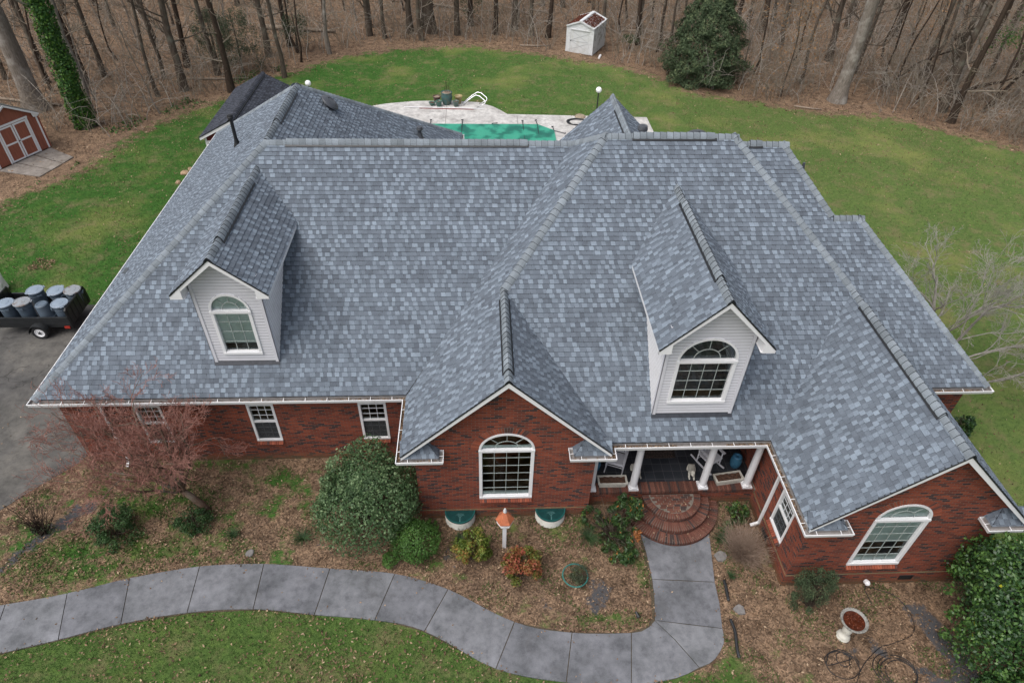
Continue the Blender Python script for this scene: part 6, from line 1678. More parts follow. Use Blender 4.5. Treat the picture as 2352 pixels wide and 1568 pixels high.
def stems(name, parent, dims, n, mat, seed, r=0.012, z=0.9, k=4, wob=0.06):
    rg = np.random.default_rng(seed); rx, ry, h = dims
    a = rg.random(n)*2*np.pi; rr_ = np.sqrt(rg.random(n))
    P = np.zeros((n, k, 3)); t_ = np.linspace(0, 1, k)
    P[:, :, 0] = 0.06*rg.normal(size=n)[:, None]+np.cos(a)[:, None]*rr_[:, None]*rx*0.9*t_**1.3+rg.normal(size=(n, k))*wob*t_
    P[:, :, 1] = 0.06*rg.normal(size=n)[:, None]+np.sin(a)[:, None]*rr_[:, None]*ry*0.9*t_**1.3+rg.normal(size=(n, k))*wob*t_
    P[:, :, 2] = (rg.uniform(0.6, 1.0, n)*h*z)[:, None]*t_
    V_, F_ = tubes_np(P, np.broadcast_to(r*(1-0.75*t_), (n, k)).copy(), 3)
    return np_mesh(name, V_, F_, mat, None, parent)
def shrub(name, x, y, dims, n, size, mat, seed, label, cat_='shrub', group=None, st=20, **kw):
    t = empty(name, (x, y, 0), label, cat_, group)
    foliage('foliage', t, dims, n, size, mat, seed, **kw)
    if st: stems('stems', t, dims, st, 'bark_brown', seed+100)
    return t
def dome(name, parent, dims, n, size, mat, seed, z0=0.0, bumpy=0.16, shell=0.12, tones=(0.0, 1.0), aspect=0.6, freq=3.0, up=0.15):
    """dense leafy dome: leaves on a lumpy surface, some buried, none regular"""
    rg = np.random.default_rng(seed); rx, ry, h = dims
    u = rg.random(n); th = rg.random(n)*2*np.pi; cz = rg.uniform(-0.25, 1, n); s_ = np.sqrt(1-cz**2)
    d = np.stack([s_*np.cos(th), s_*np.sin(th), cz], 1)
    ph = rg.random((14, 3))*6.28; fr = rg.normal(size=(14, 3))*freq
    b_ = np.zeros(n)
    for i in range(14): b_ += np.sin(d@fr[i]*1.0+ph[i, 0])/14**0.5
    rad = 1+bumpy*b_-shell*np.abs(rg.normal(size=n))+0.03*rg.normal(size=n)
    spike = rg.random(n) < 0.03; rad[spike] += rg.random(spike.sum())*0.12
    P = d*rad[:, None]*np.array([rx, ry, h*0.62]); P[:, 2] += h*0.40
    P = P[P[:, 2] > 0.03]; d2 = d[:len(P)]
    dd = P-np.array([0, 0, h*0.4]); dd /= np.linalg.norm(dd, axis=1, keepdims=True)
    V_, F_ = leaves_np(P, size, rg, flat=0.6, aspect=aspect, up=up, nrm=dd)
    cl = 0.5+0.5*np.sin(P@(rg.normal(size=3)*4)+1)*np.sin(P@(rg.normal(size=3)*5))
    tn = tones[0]+(tones[1]-tones[0])*np.clip(0.30*cl+0.7*rg.random(len(P)), 0, 1)
    return np_mesh(name, V_, F_, mat, tn, parent)
# big clipped evergreen in front of the main wing
t = empty('evergreen_shrub', (-4.15, -2.0, 0), 'largest rounded evergreen shrub, grey-green, before the main wing wall', 'shrub')
dome('foliage', t, (1.66, 1.38, 2.85), 19000, 0.08, 'leaf_box', 11, bumpy=0.20, shell=0.20, tones=(0.0, 1.0)); stems('stems', t, (1.2, 1.1, 1.9), 60, 'bark_brown', 12, r=0.03)
foliage('shoots', t, (1.6, 1.35, 3.2), 3000, 0.075, 'leaf_box', 13, lumps=110, spread=0.07, hollow=0.92, z0=0.6, tonef=lambda rg, n, b, P: rg.uniform(0.6, 1, n))
t = empty('green_shrub', (-2.68, -3.05, 0), 'bright green mounded shrub between the largest evergreen and the walkway', 'shrub')
dome('foliage', t, (0.72, 0.70, 1.15), 6500, 0.06, 'leaf_bright', 21, bumpy=0.13, tones=(0.0, 0.85)); stems('stems', t, (0.5, 0.5, 0.8), 25, 'bark_brown', 22)
t = empty('green_shrub', (-3.35, -3.48, 0), 'tiny bright green ball shrub at the walkway edge', 'shrub')
dome('foliage', t, (0.25, 0.24, 0.4), 900, 0.05, 'leaf_bright', 23, tones=(0.2, 0.95)); stems('stems', t, (0.2, 0.2, 0.3), 12, 'bark_brown', 22)
shrub('green_shrub', -2.18, -2.35, (0.26, 0.26, 0.42), 420, 0.06, 'leaf_bright', 24, 'little loose green shrub left of the left window well', st=14)
nt_ = lambda lo: (lambda rg, n, b, P: np.clip(lo+0.55*b+0.4*rg.random(n)-0.1, 0, 1))
shrub('nandina_bush', -0.98, -3.35, (0.66, 0.70, 1.15), 4200, 0.08, 'leaf_nandina', 31, 'yellow-green nandina bush with red tips, left of the birdhouse post', st=30, lumps=34, spread=0.22, tonef=nt_(0.0))
shrub('nandina_bush', 0.46, -3.92, (0.72, 0.68, 1.0), 4400, 0.08, 'leaf_nandina_red', 32, 'red-leaved nandina bush nearer the walkway, right of the birdhouse post', st=30, lumps=34, spread=0.2, tonef=nt_(0.12))
t = empty('rhododendron', (3.22, -2.75, 0), 'open dark green rhododendron with orange leaves beside the round brick steps', 'shrub')
for i, (dx, dy, rx_, h_, nn) in enumerate(((0.45, 0.42, 0.72, 1.35, 2900), (0.15, -0.65, 0.66, 0.85, 2400), (-0.55, 0.5, 0.4, 0.8, 800), (0.0, 0.0, 0.65, 0.6, 900))):
    o = foliage('foliage', t, (rx_, rx_*0.9, h_), nn, 0.12, 'leaf_rhodo', 41+i, lumps=26, spread=0.17, aspect=0.34, tonef=lambda rg, n, b, P: np.where(rg.random(n) < 0.97, 0.85*rg.random(n)*(0.5+0.5*b)+0.05, 1.0)); o.location = (dx, dy, 0)
stems('stems', t, (0.95, 1.1, 0.95), 110, 'bark_brown', 45, r=0.014)
o = foliage('red_leaves', t, (0.2, 0.2, 0.2), 60, 0.13, 'leaf_rhodo', 49, lumps=5, spread=0.4, aspect=0.3, tonef=lambda rg, n, b, P: np.ones(n)); o.location = (0.75, -0.35, 0.45)
shrub('rhododendron', 7.22, -2.25, (0.45, 0.38, 0.75), 650, 0.12, 'leaf_rhodo', 46, 'small dark leathery shrub in the corner below the rightmost column', st=22, aspect=0.34)
shrub('rhododendron', 6.75, -2.75, (0.28, 0.3, 0.45), 220, 0.12, 'leaf_rhodo', 47, 'sparse low shrub just right of the round brick steps', st=14, aspect=0.34)
shrub('ringed_plant', 2.12, -4.1, (0.38, 0.36, 0.42), 1300, 0.04, 'leaf_cedar', 48, 'fine-leaved grey-green plant growing through the teal ring', st=30, lumps=26)
t = empty('dry_bush', (6.98, -3.55, 0), 'leafless brown dry bush beside the right wing side wall', 'bush')
stems('stems', t, (0.85, 1.0, 0.95), 900, 'dry_twig', 51, r=0.008, wob=0.1)
t = empty('fine_bush', (8.42, -5.05, 0), 'wispy dark green bush in front of the right wing, left of the bird bath', 'shrub')
foliage('foliage', t, (0.68, 0.66, 1.75), 7500, 0.055, 'leaf_conifer', 52, lumps=44, spread=0.2, aspect=0.3, z0=0.1); stems('stems', t, (0.6, 0.6, 1.35), 90, 'bark_brown', 53, r=0.01)
t = empty('holly_tree', (13.25, -6.2, 0), 'large glossy dark green holly filling the lower right corner', 'shrub')
dome('foliage', t, (2.1, 2.2, 3.4), 27000, 0.095, 'leaf_dark', 61, bumpy=0.25, shell=0.24, tones=(0.0, 0.97), freq=3.5); stems('stems', t, (1.8, 1.8, 2.5), 120, 'bark_dark', 62, r=0.04)
foliage('shoots', t, (2.3, 2.3, 4.0), 3200, 0.12, 'leaf_dark', 63, lumps=80, spread=0.07, hollow=0.95, z0=0.3, tonef=lambda rg, n, b, P: np.where(rg.random(n) < 0.985, rg.uniform(0.5, 0.94, n), 1.0))
t = empty('holly_tree', (12.2, -8.3, 0), 'lower dark green holly bush at the bottom right picture edge', 'shrub')
dome('foliage', t, (1.1, 1.0, 1.2), 5000, 0.11, 'leaf_dark', 64, bumpy=0.2, tones=(0.0, 0.9)); stems('stems', t, (0.9, 0.9, 1.0), 40, 'bark_dark', 62)
shrub('camellia', 13.9, -3.2, (0.75, 0.9, 1.3), 2200, 0.11, 'leaf_dark', 65, 'dark shrub behind the right wing corner beside the lawn', st=20, lumps=30, spread=0.3, tonef=lambda rg, n, b, P: 0.85*rg.random(n))
shrub('azalea', -11.5, -2.3, (0.9, 0.8, 0.95), 5200, 0.06, 'leaf_green', 71, 'dark green azalea with reddish leaves, left of the bare red maple', 'shrub', 'azaleas in the front bed', st=40, lumps=34, spread=0.24, tonef=lambda rg, n, b, P: 0.72*rg.random(n)+0.1*b)
shrub('azalea', -9.35, -2.05, (0.68, 0.52, 0.6), 2600, 0.06, 'leaf_green', 72, 'smaller dark green azalea at the foot of the red maple', 'shrub', 'azaleas in the front bed', st=26, lumps=24, spread=0.25, tonef=lambda rg, n, b, P: 0.7*rg.random(n))
t = empty('bare_bush', (-13.75, -2.2, 0), 'leafless dark bush standing on weed fabric at the far left of the bed', 'bush')
stems('stems', t, (0.75, 0.7, 1.35), 60, 'bark_dark', 73, r=0.016, wob=0.09); foliage('foliage', t, (0.35, 0.3, 0.35), 240, 0.05, 'leaf_cedar', 74, lumps=9)
shrub('laurel', 16.35, 1.2, (0.45, 0.45, 0.75), 1000, 0.1, 'leaf_dark', 75, 'low dark shrub in the grass by the east corner of the house', st=14, tonef=lambda rg, n, b, P: 0.7*rg.random(n))
def grass_clump(x, y, r, n, label, h=0.3, mat='liriope', seed=1, name='liriope_tuft'):
    rg = np.random.default_rng(seed); a = rg.random(n)*6.28; t_ = np.linspace(0, 1, 4); ln = rg.uniform(0.6, 1.1, n)
    P = np.zeros((n, 4, 3)); P[:, :, 0] = (rg.normal(size=n)*0.03)[:, None]+np.cos(a)[:, None]*r*ln[:, None]*t_; P[:, :, 1] = (rg.normal(size=n)*0.03)[:, None]+np.sin(a)[:, None]*r*ln[:, None]*t_
    P[:, :, 2] = h*ln[:, None]*(t_*1.6-t_**2*1.1)+0.01
    V_, F_ = tubes_np(P, np.broadcast_to(0.008*(1-0.7*t_), (n, 4)).copy(), 3)
    return tag(np_mesh(name, V_, F_, mat, rg.random(len(F_)), None, loc=(x, y, 0)), label, 'grass tuft', 'liriope tufts in the front bed')
grass_clump(-1.35, -2.75, 0.28, 90, 'liriope tuft just below the left window well', seed=81)
grass_clump(-8.1, -2.45, 0.26, 70, 'dark liriope tuft right of the maple, nearer the walk', seed=82)
grass_clump(-6.0, -2.6, 0.40, 110, 'wide liriope tuft left of the largest evergreen shrub', seed=83)
grass_clump(2.55, -2.85, 0.42, 150, 'dark liriope tuft under the rhododendron', seed=84, h=0.4)
grass_clump(6.55, -3.0, 0.32, 90, 'liriope tuft on the right side of the walkway', seed=85)
grass_clump(6.5, -4.2, 0.18, 50, 'small liriope tuft above the edging pipe', seed=86)

# bare branching trees
def grow(rg, p, d, L_, r, depth, out, kids, spread, gnarl, k=6, up=0.15, minr=0.004, shrink=0.62, lim=None):
    P = [np.array(p, float)]; d = np.array(d, float); d /= np.linalg.norm(d)
    for i in range(k-1):
        d = d+rg.normal(size=3)*gnarl+np.array([0, 0, up*0.2]); d /= np.linalg.norm(d)
        q = P[-1]+d*L_/(k-1)
        if lim is not None and not lim(q): d = d*np.array([0.3, -0.5, 1]); d /= np.linalg.norm(d); q = P[-1]+d*L_/(k-1)
        P.append(q)
    r1 = max(minr, r*0.45)
    out.append((np.array(P), np.linspace(r, r1, k), depth))
    if depth <= 0: return
    nk = kids[depth] if isinstance(kids, dict) else kids
    for j in range(nk):
        t_ = 0.3+0.68*(j+rg.random())/nk; i = min(k-2, int(t_*(k-1))); f_ = t_*(k-1)-i
        q = P[i]*(1-f_)+P[i+1]*f_; dd = P[i+1]-P[i]; dd /= np.linalg.norm(dd)
        s_ = rg.normal(size=3); s_ -= dd*s_.dot(dd); s_ /= np.linalg.norm(s_)
        nd = dd*math.cos(spread)+s_*math.sin(spread)*rg.uniform(0.7, 1.3)
        grow(rg, q, nd, L_*shrink*rg.uniform(0.7, 1.15), max(minr, (r+(r1-r)*t_)*0.62), depth-1, out, kids, spread, gnarl, k, up, minr, shrink, lim)
def build_branches(out, sel, name, mat, parent, n):
    pl_ = [(P, r_) for P, r_, d_ in out if sel(d_)]
    if not pl_: return
    V_, F_ = tubes_np(np.array([p for p, _ in pl_]), np.array([r_ for _, r_ in pl_]), n)
    return np_mesh(name, V_, F_, mat, None, parent, smooth=True)
# Japanese maple: multi-armed, red twigs
t = empty('maple_tree', (-9.1, -1.55, 0), 'bare Japanese maple with red twigs leaning over the front eave', 'tree')
rg = np.random.default_rng(77); out = []
limw = lambda q: (q[1] < 1.65 or q[2] > 3.6) and q[2] > 0.5
K = np.array([[0, 0, -0.1], [-0.12, 0.02, 0.35], [-0.30, 0.03, 0.7], [-0.5, 0.05, 1.0]])
b = MB(); b.tube(K, [0.13, 0.11, 0.10, 0.09], 9); b.build('trunk', 'maple_bark', t, smooth=True)
for (dx, dy, dz, ln, r_) in ((-1.0, 0.25, 1.05, 3.0, 0.055), (-0.75, 0.35, 1.25, 2.9, 0.05), (-0.25, 0.45, 1.3, 2.9, 0.055), (0.35, 0.45, 1.3, 2.8, 0.05), (0.75, 0.3, 1.0, 2.5, 0.045), (-1.2, -0.1, 0.75, 2.6, 0.045), (0.9, -0.1, 0.7, 2.3, 0.04), (-0.5, -0.55, 0.9, 2.1, 0.04), (-1.35, 0.3, 0.9, 2.9, 0.045), (0.2, -0.45, 1.0, 1.8, 0.035)):
    grow(rg, (-0.5+0.02*dx, 0.05, 0.98), (dx, dy, dz), ln, r_, 4, out, {4: 7, 3: 6, 2: 5, 1: 3}, 0.64, 0.19, k=6, up=0.22, minr=0.0046, shrink=0.52, lim=limw)
build_branches(out, lambda d: d >= 3, 'branches', 'maple_bark', t, 6)
build_branches(out, lambda d: d < 3, 'twigs', 'twig_red', t, 3)
# pale bare tree by the east lawn
t = empty('birch_tree', (16.6, 4.3, 0), 'bare tree with pale branches on the east lawn beside the house corner', 'tree')
rg = np.random.default_rng(78); out = []
for (bx, by, dx, dy, dz, ln, r_) in ((0, 0, 0.05, -0.1, 1.3, 4.2, 0.08), (0.1, 0, 0.8, 0.1, 1.1, 4.4, 0.065), (0.1, -0.1, 0.9, -0.6, 0.9, 4.4, 0.05), (0, 0, 0.35, 0.5, 1.2, 4.4, 0.05), (0.1, -0.2, 0.9, -0.9, 0.35, 4.6, 0.045)):
    grow(rg, (bx, by, -0.05), (dx, dy, dz), ln, r_, 4, out, {4: 7, 3: 6, 2: 5, 1: 3}, 0.6, 0.18, k=6, up=0.05, minr=0.0042, shrink=0.5)
build_branches(out, lambda d: d >= 4, 'trunk', 'birch', t, 8); build_branches(out, lambda d: d < 4, 'crown', 'birch', t, 4)
# ---- woodland prototypes
def wood_tree(seed, h, r, mat, nb, leaf=None, lean=0.04, low=2.0, bl=2.0, depth=1):
    rg = np.random.default_rng(seed)
    root = bpy.data.objects.new('bare_tree', None); COL.objects.link(root)
    K = 10; P = np.zeros((1, K, 3)); t_ = np.linspace(0, 1, K)
    P[0, :, 2] = t_*h-0.15; wob = np.cumsum(rg.normal(size=(K, 2))*lean*h/K, 0)
    P[0, :, 0] = wob[:, 0]-wob[0, 0]; P[0, :, 1] = wob[:, 1]-wob[0, 1]
    Rr = (r*(1-0.72*t_))[None].copy(); Rr[0, 0] *= 1.45
    V_, F_ = tubes_np(P, Rr, 9); np_mesh('trunk', V_, F_, mat, None, root, smooth=True)
    out = []
    for i in range(nb):
        z = low+(h-low)*((i+rg.random())/nb); f_ = z/h*(K-1); j = min(K-2, int(f_)); f_ -= j
        q = P[0, j]*(1-f_)+P[0, j+1]*f_; a = rg.random()*6.28; el = rg.uniform(0.15, 0.9)
        grow(rg, q, (math.cos(a), math.sin(a), el), bl*rg.uniform(0.5, 1.2)*(1-0.5*z/h), max(0.014, r*0.22*(1-z/h)+0.012), depth, out, 4, 0.7, 0.16, k=5, minr=0.007)
    build_branches(out, lambda d: True, 'crown', mat if r > 0.2 else 'twig', root, 4)
    if leaf:
        ends = np.array([p[-1] for p, _, d_ in out])
        k_ = rg.integers(0, len(ends), 900); PP = ends[k_]+rg.normal(size=(900, 3))*0.35
        V_, F_ = leaves_np(PP, 0.13, rg); np_mesh('dead_leaves', V_, F_, leaf, rg.random(900), root)
    return root
protos = [wood_tree(201, 15, 0.17, 'bark_brown', 26), wood_tree(202, 14, 0.12, 'bark_brown', 24, lean=0.09), wood_tree(203, 17, 0.24, 'bark_brown', 30, bl=2.6), wood_tree(204, 12, 0.08, 'bark_dark', 22, lean=0.12, low=1.0), wood_tree(205, 10, 0.055, 'bark_grey', 24, lean=0.14, low=0.6, bl=1.6), wood_tree(206, 15, 0.15, 'bark_grey', 24, lean=0.06), wood_tree(207, 9, 0.05, 'bark_brown', 34, 'tan_leaf', lean=0.1, low=0.5, bl=1.7), wood_tree(208, 16, 0.20, 'bark_dark', 26)]
used = [False]*len(protos)
KIND = ['straight brown-barked', 'slightly bent brown', 'thick straight', 'thin dark', 'spindly grey', 'grey-barked', 'young tan-leaved beech', 'dark-barked']
def zone(x, y):
    if x < -20: return 'at the left edge of the wood' if y < 33 else 'deep in the wood behind the red shed'
    if x < -9: return 'at the wood edge behind the red barn' if y < 43 else 'deep in the wood behind the red barn'
    if x < 4.5: return 'at the wood edge behind the pool' if y < 49 else 'deep in the wood behind the pool'
    if x < 13: return 'close behind the white shed' if y < 49 else 'deep in the wood behind the white shed'
    if x < 22: return 'behind the big conifer'
    return 'at the right edge of the wood' if y < 38 else 'deep in the right-hand wood'
def plant(i, x, y, s=1.0, label=None, rz=None, tilt=None):
    if not used[i]: o = protos[i]; used[i] = True
    else: o = copy_tree(protos[i])
    o.location = (x, y, 0); o.scale = (s, s, s)
    o.rotation_euler = ((tilt[0] if tilt else random.uniform(-0.05, 0.05)), (tilt[1] if tilt else random.uniform(-0.05, 0.05)), random.random()*6.28 if rz is None else rz)
    z_ = zone(x, y)
    tag(o, label or (KIND[i]+' bare tree '+z_ if i != 6 else KIND[i]+' tree '+z_), 'tree', 'bare trees '+z_)
    return o
EDGE = [(-27.43, 35.63, 0), (-28.03, 34.19, 7), (-21.01, 33.1, 2), (-22.34, 37.88, 7), (-14.74, 35.77, 0), (-17.76, 32.95, 7), (-22.4, 32.01, 1), (-26.23, 31.3, 4), (-23.19, 35.44, 1), (-12.38, 41.12, 5), (-14.21, 39.21, 3), (-30.8, 34.42, 0),
        (-8.44, 45.11, 0), (-6.41, 46.36, 2), (-10.12, 48.08, 2), (-2.4, 46.31, 2), (-5.58, 47.83, 0), (0.84, 46.42, 7), (2.53, 48.14, 2), (3.97, 46.53, 0), (5.29, 45.77, 7), (10.06, 45.94, 0), (12.74, 44.07, 7), (14.81, 44.52, 0),
        (24.73, 48.11, 2), (23.52, 35.41, 1), (27.67, 40.51, 2), (29.83, 35.39, 3), (28.67, 37.85, 0), (23.32, 48.06, 0), (22.78, 49.77, 7), (20.5, 37.5, 3), (-25.6, 29.2, 5), (-19.6, 36.2, 0), (-16.9, 40.3, 2)]
pos = [(x, y) for x, y, _ in EDGE]
for x, y, i in EDGE: plant(i, x, y, random.uniform(0.9, 1.1))
plant(2, -4.64, 46.83, 1.7, 'widest brown trunk at the wood edge behind the pool')
pos.append((-4.64, 46.83))
FOR_AVOID = [(-25.6, 25), (5, 43.5), (9.2, 43.5), (7.2, 41.5), (8.5, 40.0), (9.8, 41.5), (7.6, 44.5), (11, 41), (16, 36.5), (24.81, 31.76), (-29.5, 28.9), (-25.1, 26.8)]
rgt = random.Random(91); tries = 0; cnt = 0
while cnt < 215 and tries < 20000:
    tries += 1
    y = rgt.uniform(10, 68); x = rgt.uniform(-52, 62)
    if x < 0 and y < 12: continue
    # inside the camera's view cone (with a margin)
    v_ = Vector((x, y, 0))-CAM; dz = v_.dot(fw); sx_ = v_.dot(rr)/dz; sy_ = v_.dot(uu)/dz
    if dz < 0 or abs(sx_) > 0.86 or sy_ > 0.66: continue
    dd_ = float(pdist(np.array([x]), np.array([y]), LAWN)[0])
    if dd_ > -1.0: continue
    if min(math.hypot(x-a, y-c) for a, c in FOR_AVOID) < 2.3: continue
    if -29 < x < -23.5 and 17 < y < 26: continue
    md = 1.35 if y < 48 else 1.55
    if min(math.hypot(x-a, y-c) for a, c in pos) < md: continue
    pos.append((x, y)); cnt += 1
    i = rgt.choice((0, 0, 1, 1, 3, 3, 3, 4, 4, 4, 5, 6, 2, 7))
    plant(i, x, y, rgt.uniform(0.75, 1.15))
# ---- individual woodland characters
def big_trunk(name, x, y, h, r, mat, label, tilt=(0, 0), seed=1, fl=1.6):
    t = empty(name, (x, y, 0), label, 'tree')
    t.rotation_euler = (tilt[0], tilt[1], 0)
    rg = np.random.default_rng(seed); K = 16; tt = np.linspace(0, 1, K)
    P = np.zeros((1, K, 3)); P[0, :, 2] = tt*h-0.2; P[0, :, 0] = 0.12*np.sin(tt*5); P[0, :, 1] = 0.1*np.sin(tt*4+1)
    Rr = (r*(1-0.5*tt))[None].copy(); Rr[0, 0] *= fl; Rr[0, 1] *= 1+(fl-1)*0.2
    V_, F_ = tubes_np(P, Rr, 16); 
    V_ += rg.normal(size=V_.shape)*0.012
    np_mesh('trunk', V_, F_, mat, None, t, smooth=True)
    out = []
    for i in range(9):
        z = h*(0.35+0.6*rg.random()); a = rg.random()*6.28
        grow(rg, (0, 0, z), (math.cos(a), math.sin(a), 0.8), 3.5, r*0.22, 2, out, 4, 0.7, 0.15, k=5, minr=0.01)
    build_branches(out, lambda d: True, 'crown', mat, t, 5)
    return t
big_trunk('bare_tree', 24.81, 31.9, 18, 0.46, 'bark_grey', 'thick pale grey trunk at the right lawn edge', seed=5)
big_trunk('bare_tree', -29.3, 29.6, 17, 0.58, 'bark_grey', 'very thick pale grey trunk behind the brown-red garden shed', seed=6)
big_trunk('bare_tree', 38.5, 40.5, 18, 0.42, 'bark_grey', 'pale grey leaning trunk near the top right corner', seed=7)
iv = big_trunk('ivy_tree', -25.1, 27.1, 18, 0.46, 'bark_brown', 'tall trunk wrapped in green ivy at the left wood edge', seed=8)
rg = np.random.default_rng(9); n_ = 11000
z = rg.random(n_)*15; a = rg.normal(size=n_)*0.85-0.9
r_ = 0.46*(1-0.5*z/18)+0.10+0.16*rg.random(n_)+0.1*np.sin(z*2.1)*np.cos(a*2)
V_, F_ = leaves_np(np.stack([r_*np.cos(a)+0.12*np.sin(z/18*5), r_*np.sin(a), z], 1), 0.17, rg, nrm=np.stack([np.cos(a), np.sin(a), 0*a], 1), flat=0.5)
np_mesh('ivy', V_, F_, 'leaf_ivy', rg.random(n_), iv)
# leaning trees on the right, arching vines
def leaner(x, y, dirx, diry, label, seed, r=0.14, L_=7.5):
    t = empty('leaning_tree', (x, y, 0), label, 'tree', 'leaning vine-covered trees at the right wood edge'); rg = np.random.default_rng(seed); out = []
    grow(rg, (0, 0, -0.1), (dirx, diry, 1.0), L_, r, 4, out, {4: 9, 3: 5, 2: 4, 1: 3}, 0.75, 0.12, k=8, up=-0.12, minr=0.008, shrink=0.5)
    build_branches(out, lambda d: d >= 4, 'trunk', 'bark_dark', t, 8); build_branches(out, lambda d: d < 4, 'crown', 'twig', t, 3)
    return t
leaner(32.33, 32.3, 0.9, 0.1, 'dark leaning trunk arching right over brambles, largest of three', 301)
leaner(29.2, 34.6, 1.0, 0.3, 'dark leaning trunk arching right, left of the bramble thicket', 302, 0.12, 6.5)
lt = leaner(35.6, 31.2, 0.7, 0.3, 'dark leaning trunk with light green vine leaves near the right edge', 303, 0.12, 7)
foliage('vine_leaves', lt, (2.6, 2.0, 6.5), 700, 0.16, 'leaf_bright', 304, lumps=12, z0=3.5)
# evergreens in the wood
t = empty('conifer_tree', (15.95, 36.0, 0), 'big dense dark green conifer at the wood edge', 'tree')
rg = np.random.default_rng(401); n_ = 30000
zz = rg.random(n_)**1.15; th = rg.random(n_)*6.28
prof = np.interp(zz, [0, 0.12, 0.3, 0.55, 0.8, 1.0], [0.72, 0.98, 1.0, 0.78, 0.42, 0.03])
lump = 1+0.14*np.sin(th*5+zz*17)+0.12*np.sin(th*8-zz*23)+0.10*np.sin(th*3+zz*33+1)
rad = 2.75*prof*lump*(1-0.30*rg.random(n_)**1.6)
P = np.stack([rad*np.cos(th), rad*np.sin(th), 0.05+zz*6.9-0.18*rad+0.3], 1); P = P[P[:, 2] > 0.03]
nr = P*np.array([1, 1, 0.0])+np.array([0, 0, 0.8]); nr /= np.linalg.norm(nr, axis=1, keepdims=True)
V_, F_ = leaves_np(P, 0.21, rg, aspect=0.35, nrm=nr, flat=0.5)
cl = 0.5+0.5*np.sin(np.arctan2(P[:, 1], P[:, 0])*6+P[:, 2]*4)*np.sin(P[:, 2]*7)
np_mesh('crown', V_, F_, 'leaf_conifer', np.clip(0.35*cl+0.65*rg.random(len(P)), 0, 1), t)
b = MB(); b.tube([(0, 0, -0.1), (0, 0, 6.2)], [0.17, 0.03], 8); b.build('trunk', 'bark_brown', t)
def cedar(x, y, h, r, n, label, seed, mat='leaf_cedar'):
    t = empty('cedar_tree', (x, y, 0), label, 'tree', 'feathery cedars in the wood'); foliage('crown', t, (r, r, h), n, 0.14, mat, seed, lumps=50, spread=0.24, aspect=0.3, cone=False, z0=0.6)
    b = MB(); b.tube([(0, 0, -0.1), (0.05, 0.05, h*0.5), (0, 0, h*0.95)], [0.09, 0.06, 0.02], 7); b.build('trunk', 'bark_brown', t)
cedar(-17.9, 36.6, 4.6, 2.0, 5200, 'feathery grey-green cedar behind the red barn roof', 411)
cedar(-20.3, 38.5, 4.0, 1.6, 3400, 'sparse grey-green cedar left of the feathery one behind the barn', 412)
cedar(-14.9, 41.5, 3.2, 1.3, 2200, 'small grey-green cedar among trunks behind the barn ridge', 413)
cedar(-1.2, 49.5, 3.6, 1.2, 1600, 'thin dark cedar between trunks behind the pool', 414, 'leaf_conifer')
cedar(11.8, 43.0, 1.1, 0.9, 900, 'low green cedar bush beside the white shed', 415, 'leaf_conifer')
# fallen logs
for (x0, y0, x1, y1, r_, lab) in ((-19.4, 47.5, -12.7, 46.2, 0.2, 'long pale fallen log behind the red barn'), (-5.12, 55.4, -0.9, 53.0, 0.13, 'fallen log deep in the wood behind the pool'), (-21.5, 35.2, -17.2, 35.4, 0.09, 'thin straight fallen log above the left lawn'), (2.8, 43.4, 5.2, 43.4, 0.08, 'pale fallen branch left of the white shed'), (13.2, 43.4, 19, 41.0, 0.09, 'pale fallen trunk between the white shed and the conifer'), (-33, 31.5, -28, 30.2, 0.1, 'pale fallen log beside the ivy trunk'), (12.0, 47.8, 17.5, 47.0, 0.12, 'fallen log in the wood behind the conifer'), (21.3, 30.9, 23.0, 30.3, 0.06, 'short pinkish branch on the ground left of the thick grey trunk')):
    b = MB(); mid = ((x0+x1)/2+0.15, (y0+y1)/2-0.2, r_*1.3); b.tube([(x0, y0, r_*0.8), mid, (x1, y1, r_*0.9)], [r_, r_*0.85, r_*0.6], 8)
    a_ = Vector(mid); b.tube([a_, a_+Vector((0.5, 0.4, 0.5)), a_+Vector((0.8, 0.9, 0.7))], [r_*0.3, r_*0.2, 0.01], 5)
    tag(b.build('fallen_log', 'log', smooth=True), lab, 'log', 'fallen logs in the wood')

# ---- undergrowth, leaf litter and grass as stuff
def in_view(x, y, m1=0.84, m2=0.62):
    vx, vy, vz = x-CAM.x, y-CAM.y, -CAM.z
    dz = vx*fw.x+vy*fw.y+vz*fw.z; sx_ = (vx*rr.x+vy*rr.y+vz*rr.z)/dz; sy_ = (vx*uu.x+vy*uu.y+vz*uu.z)/dz
    return (dz > 0) & (np.abs(sx_) < m1) & (np.abs(sy_) < m2)
rg = np.random.default_rng(500)
def scatter(n, x0, x1, y0, y1): return rg.uniform(x0, x1, n), rg.uniform(y0, y1, n)
xx, yy = scatter(62000, -52, 62, 12, 66)
d_ = pdist(xx, yy, LAWN); near = np.exp(-np.clip(-d_-0.3, 0, 20)/3.5)
east_b = ((xx > 26) & (yy < 40)) | ((xx > 12) & (yy < 44) & (xx < 24))
keep = (d_ < -1.3-0.8*np.sin(xx*0.9)*np.sin(xx*0.37+1)) & in_view(xx, yy, 0.86, 0.7) & (np.hypot(xx-24.8, yy-31) > 2.2) & (rg.random(len(xx)) < (0.16+0.50*near+0.22*east_b)*np.clip(0.75+0.5*np.sin(xx*0.55+yy*0.3)*np.sin(yy*0.6-xx*0.2), 0.2, 1.2)) & ~((xx > -29) & (xx < -23.3) & (yy < 26)) & ~((xx > 5.8) & (xx < 9.9) & (yy > 39.5) & (yy < 45.3))
xx, yy, east_b = xx[keep], yy[keep], east_b[keep]; n_ = len(xx)
K = 4; t_ = np.linspace(0, 1, K)
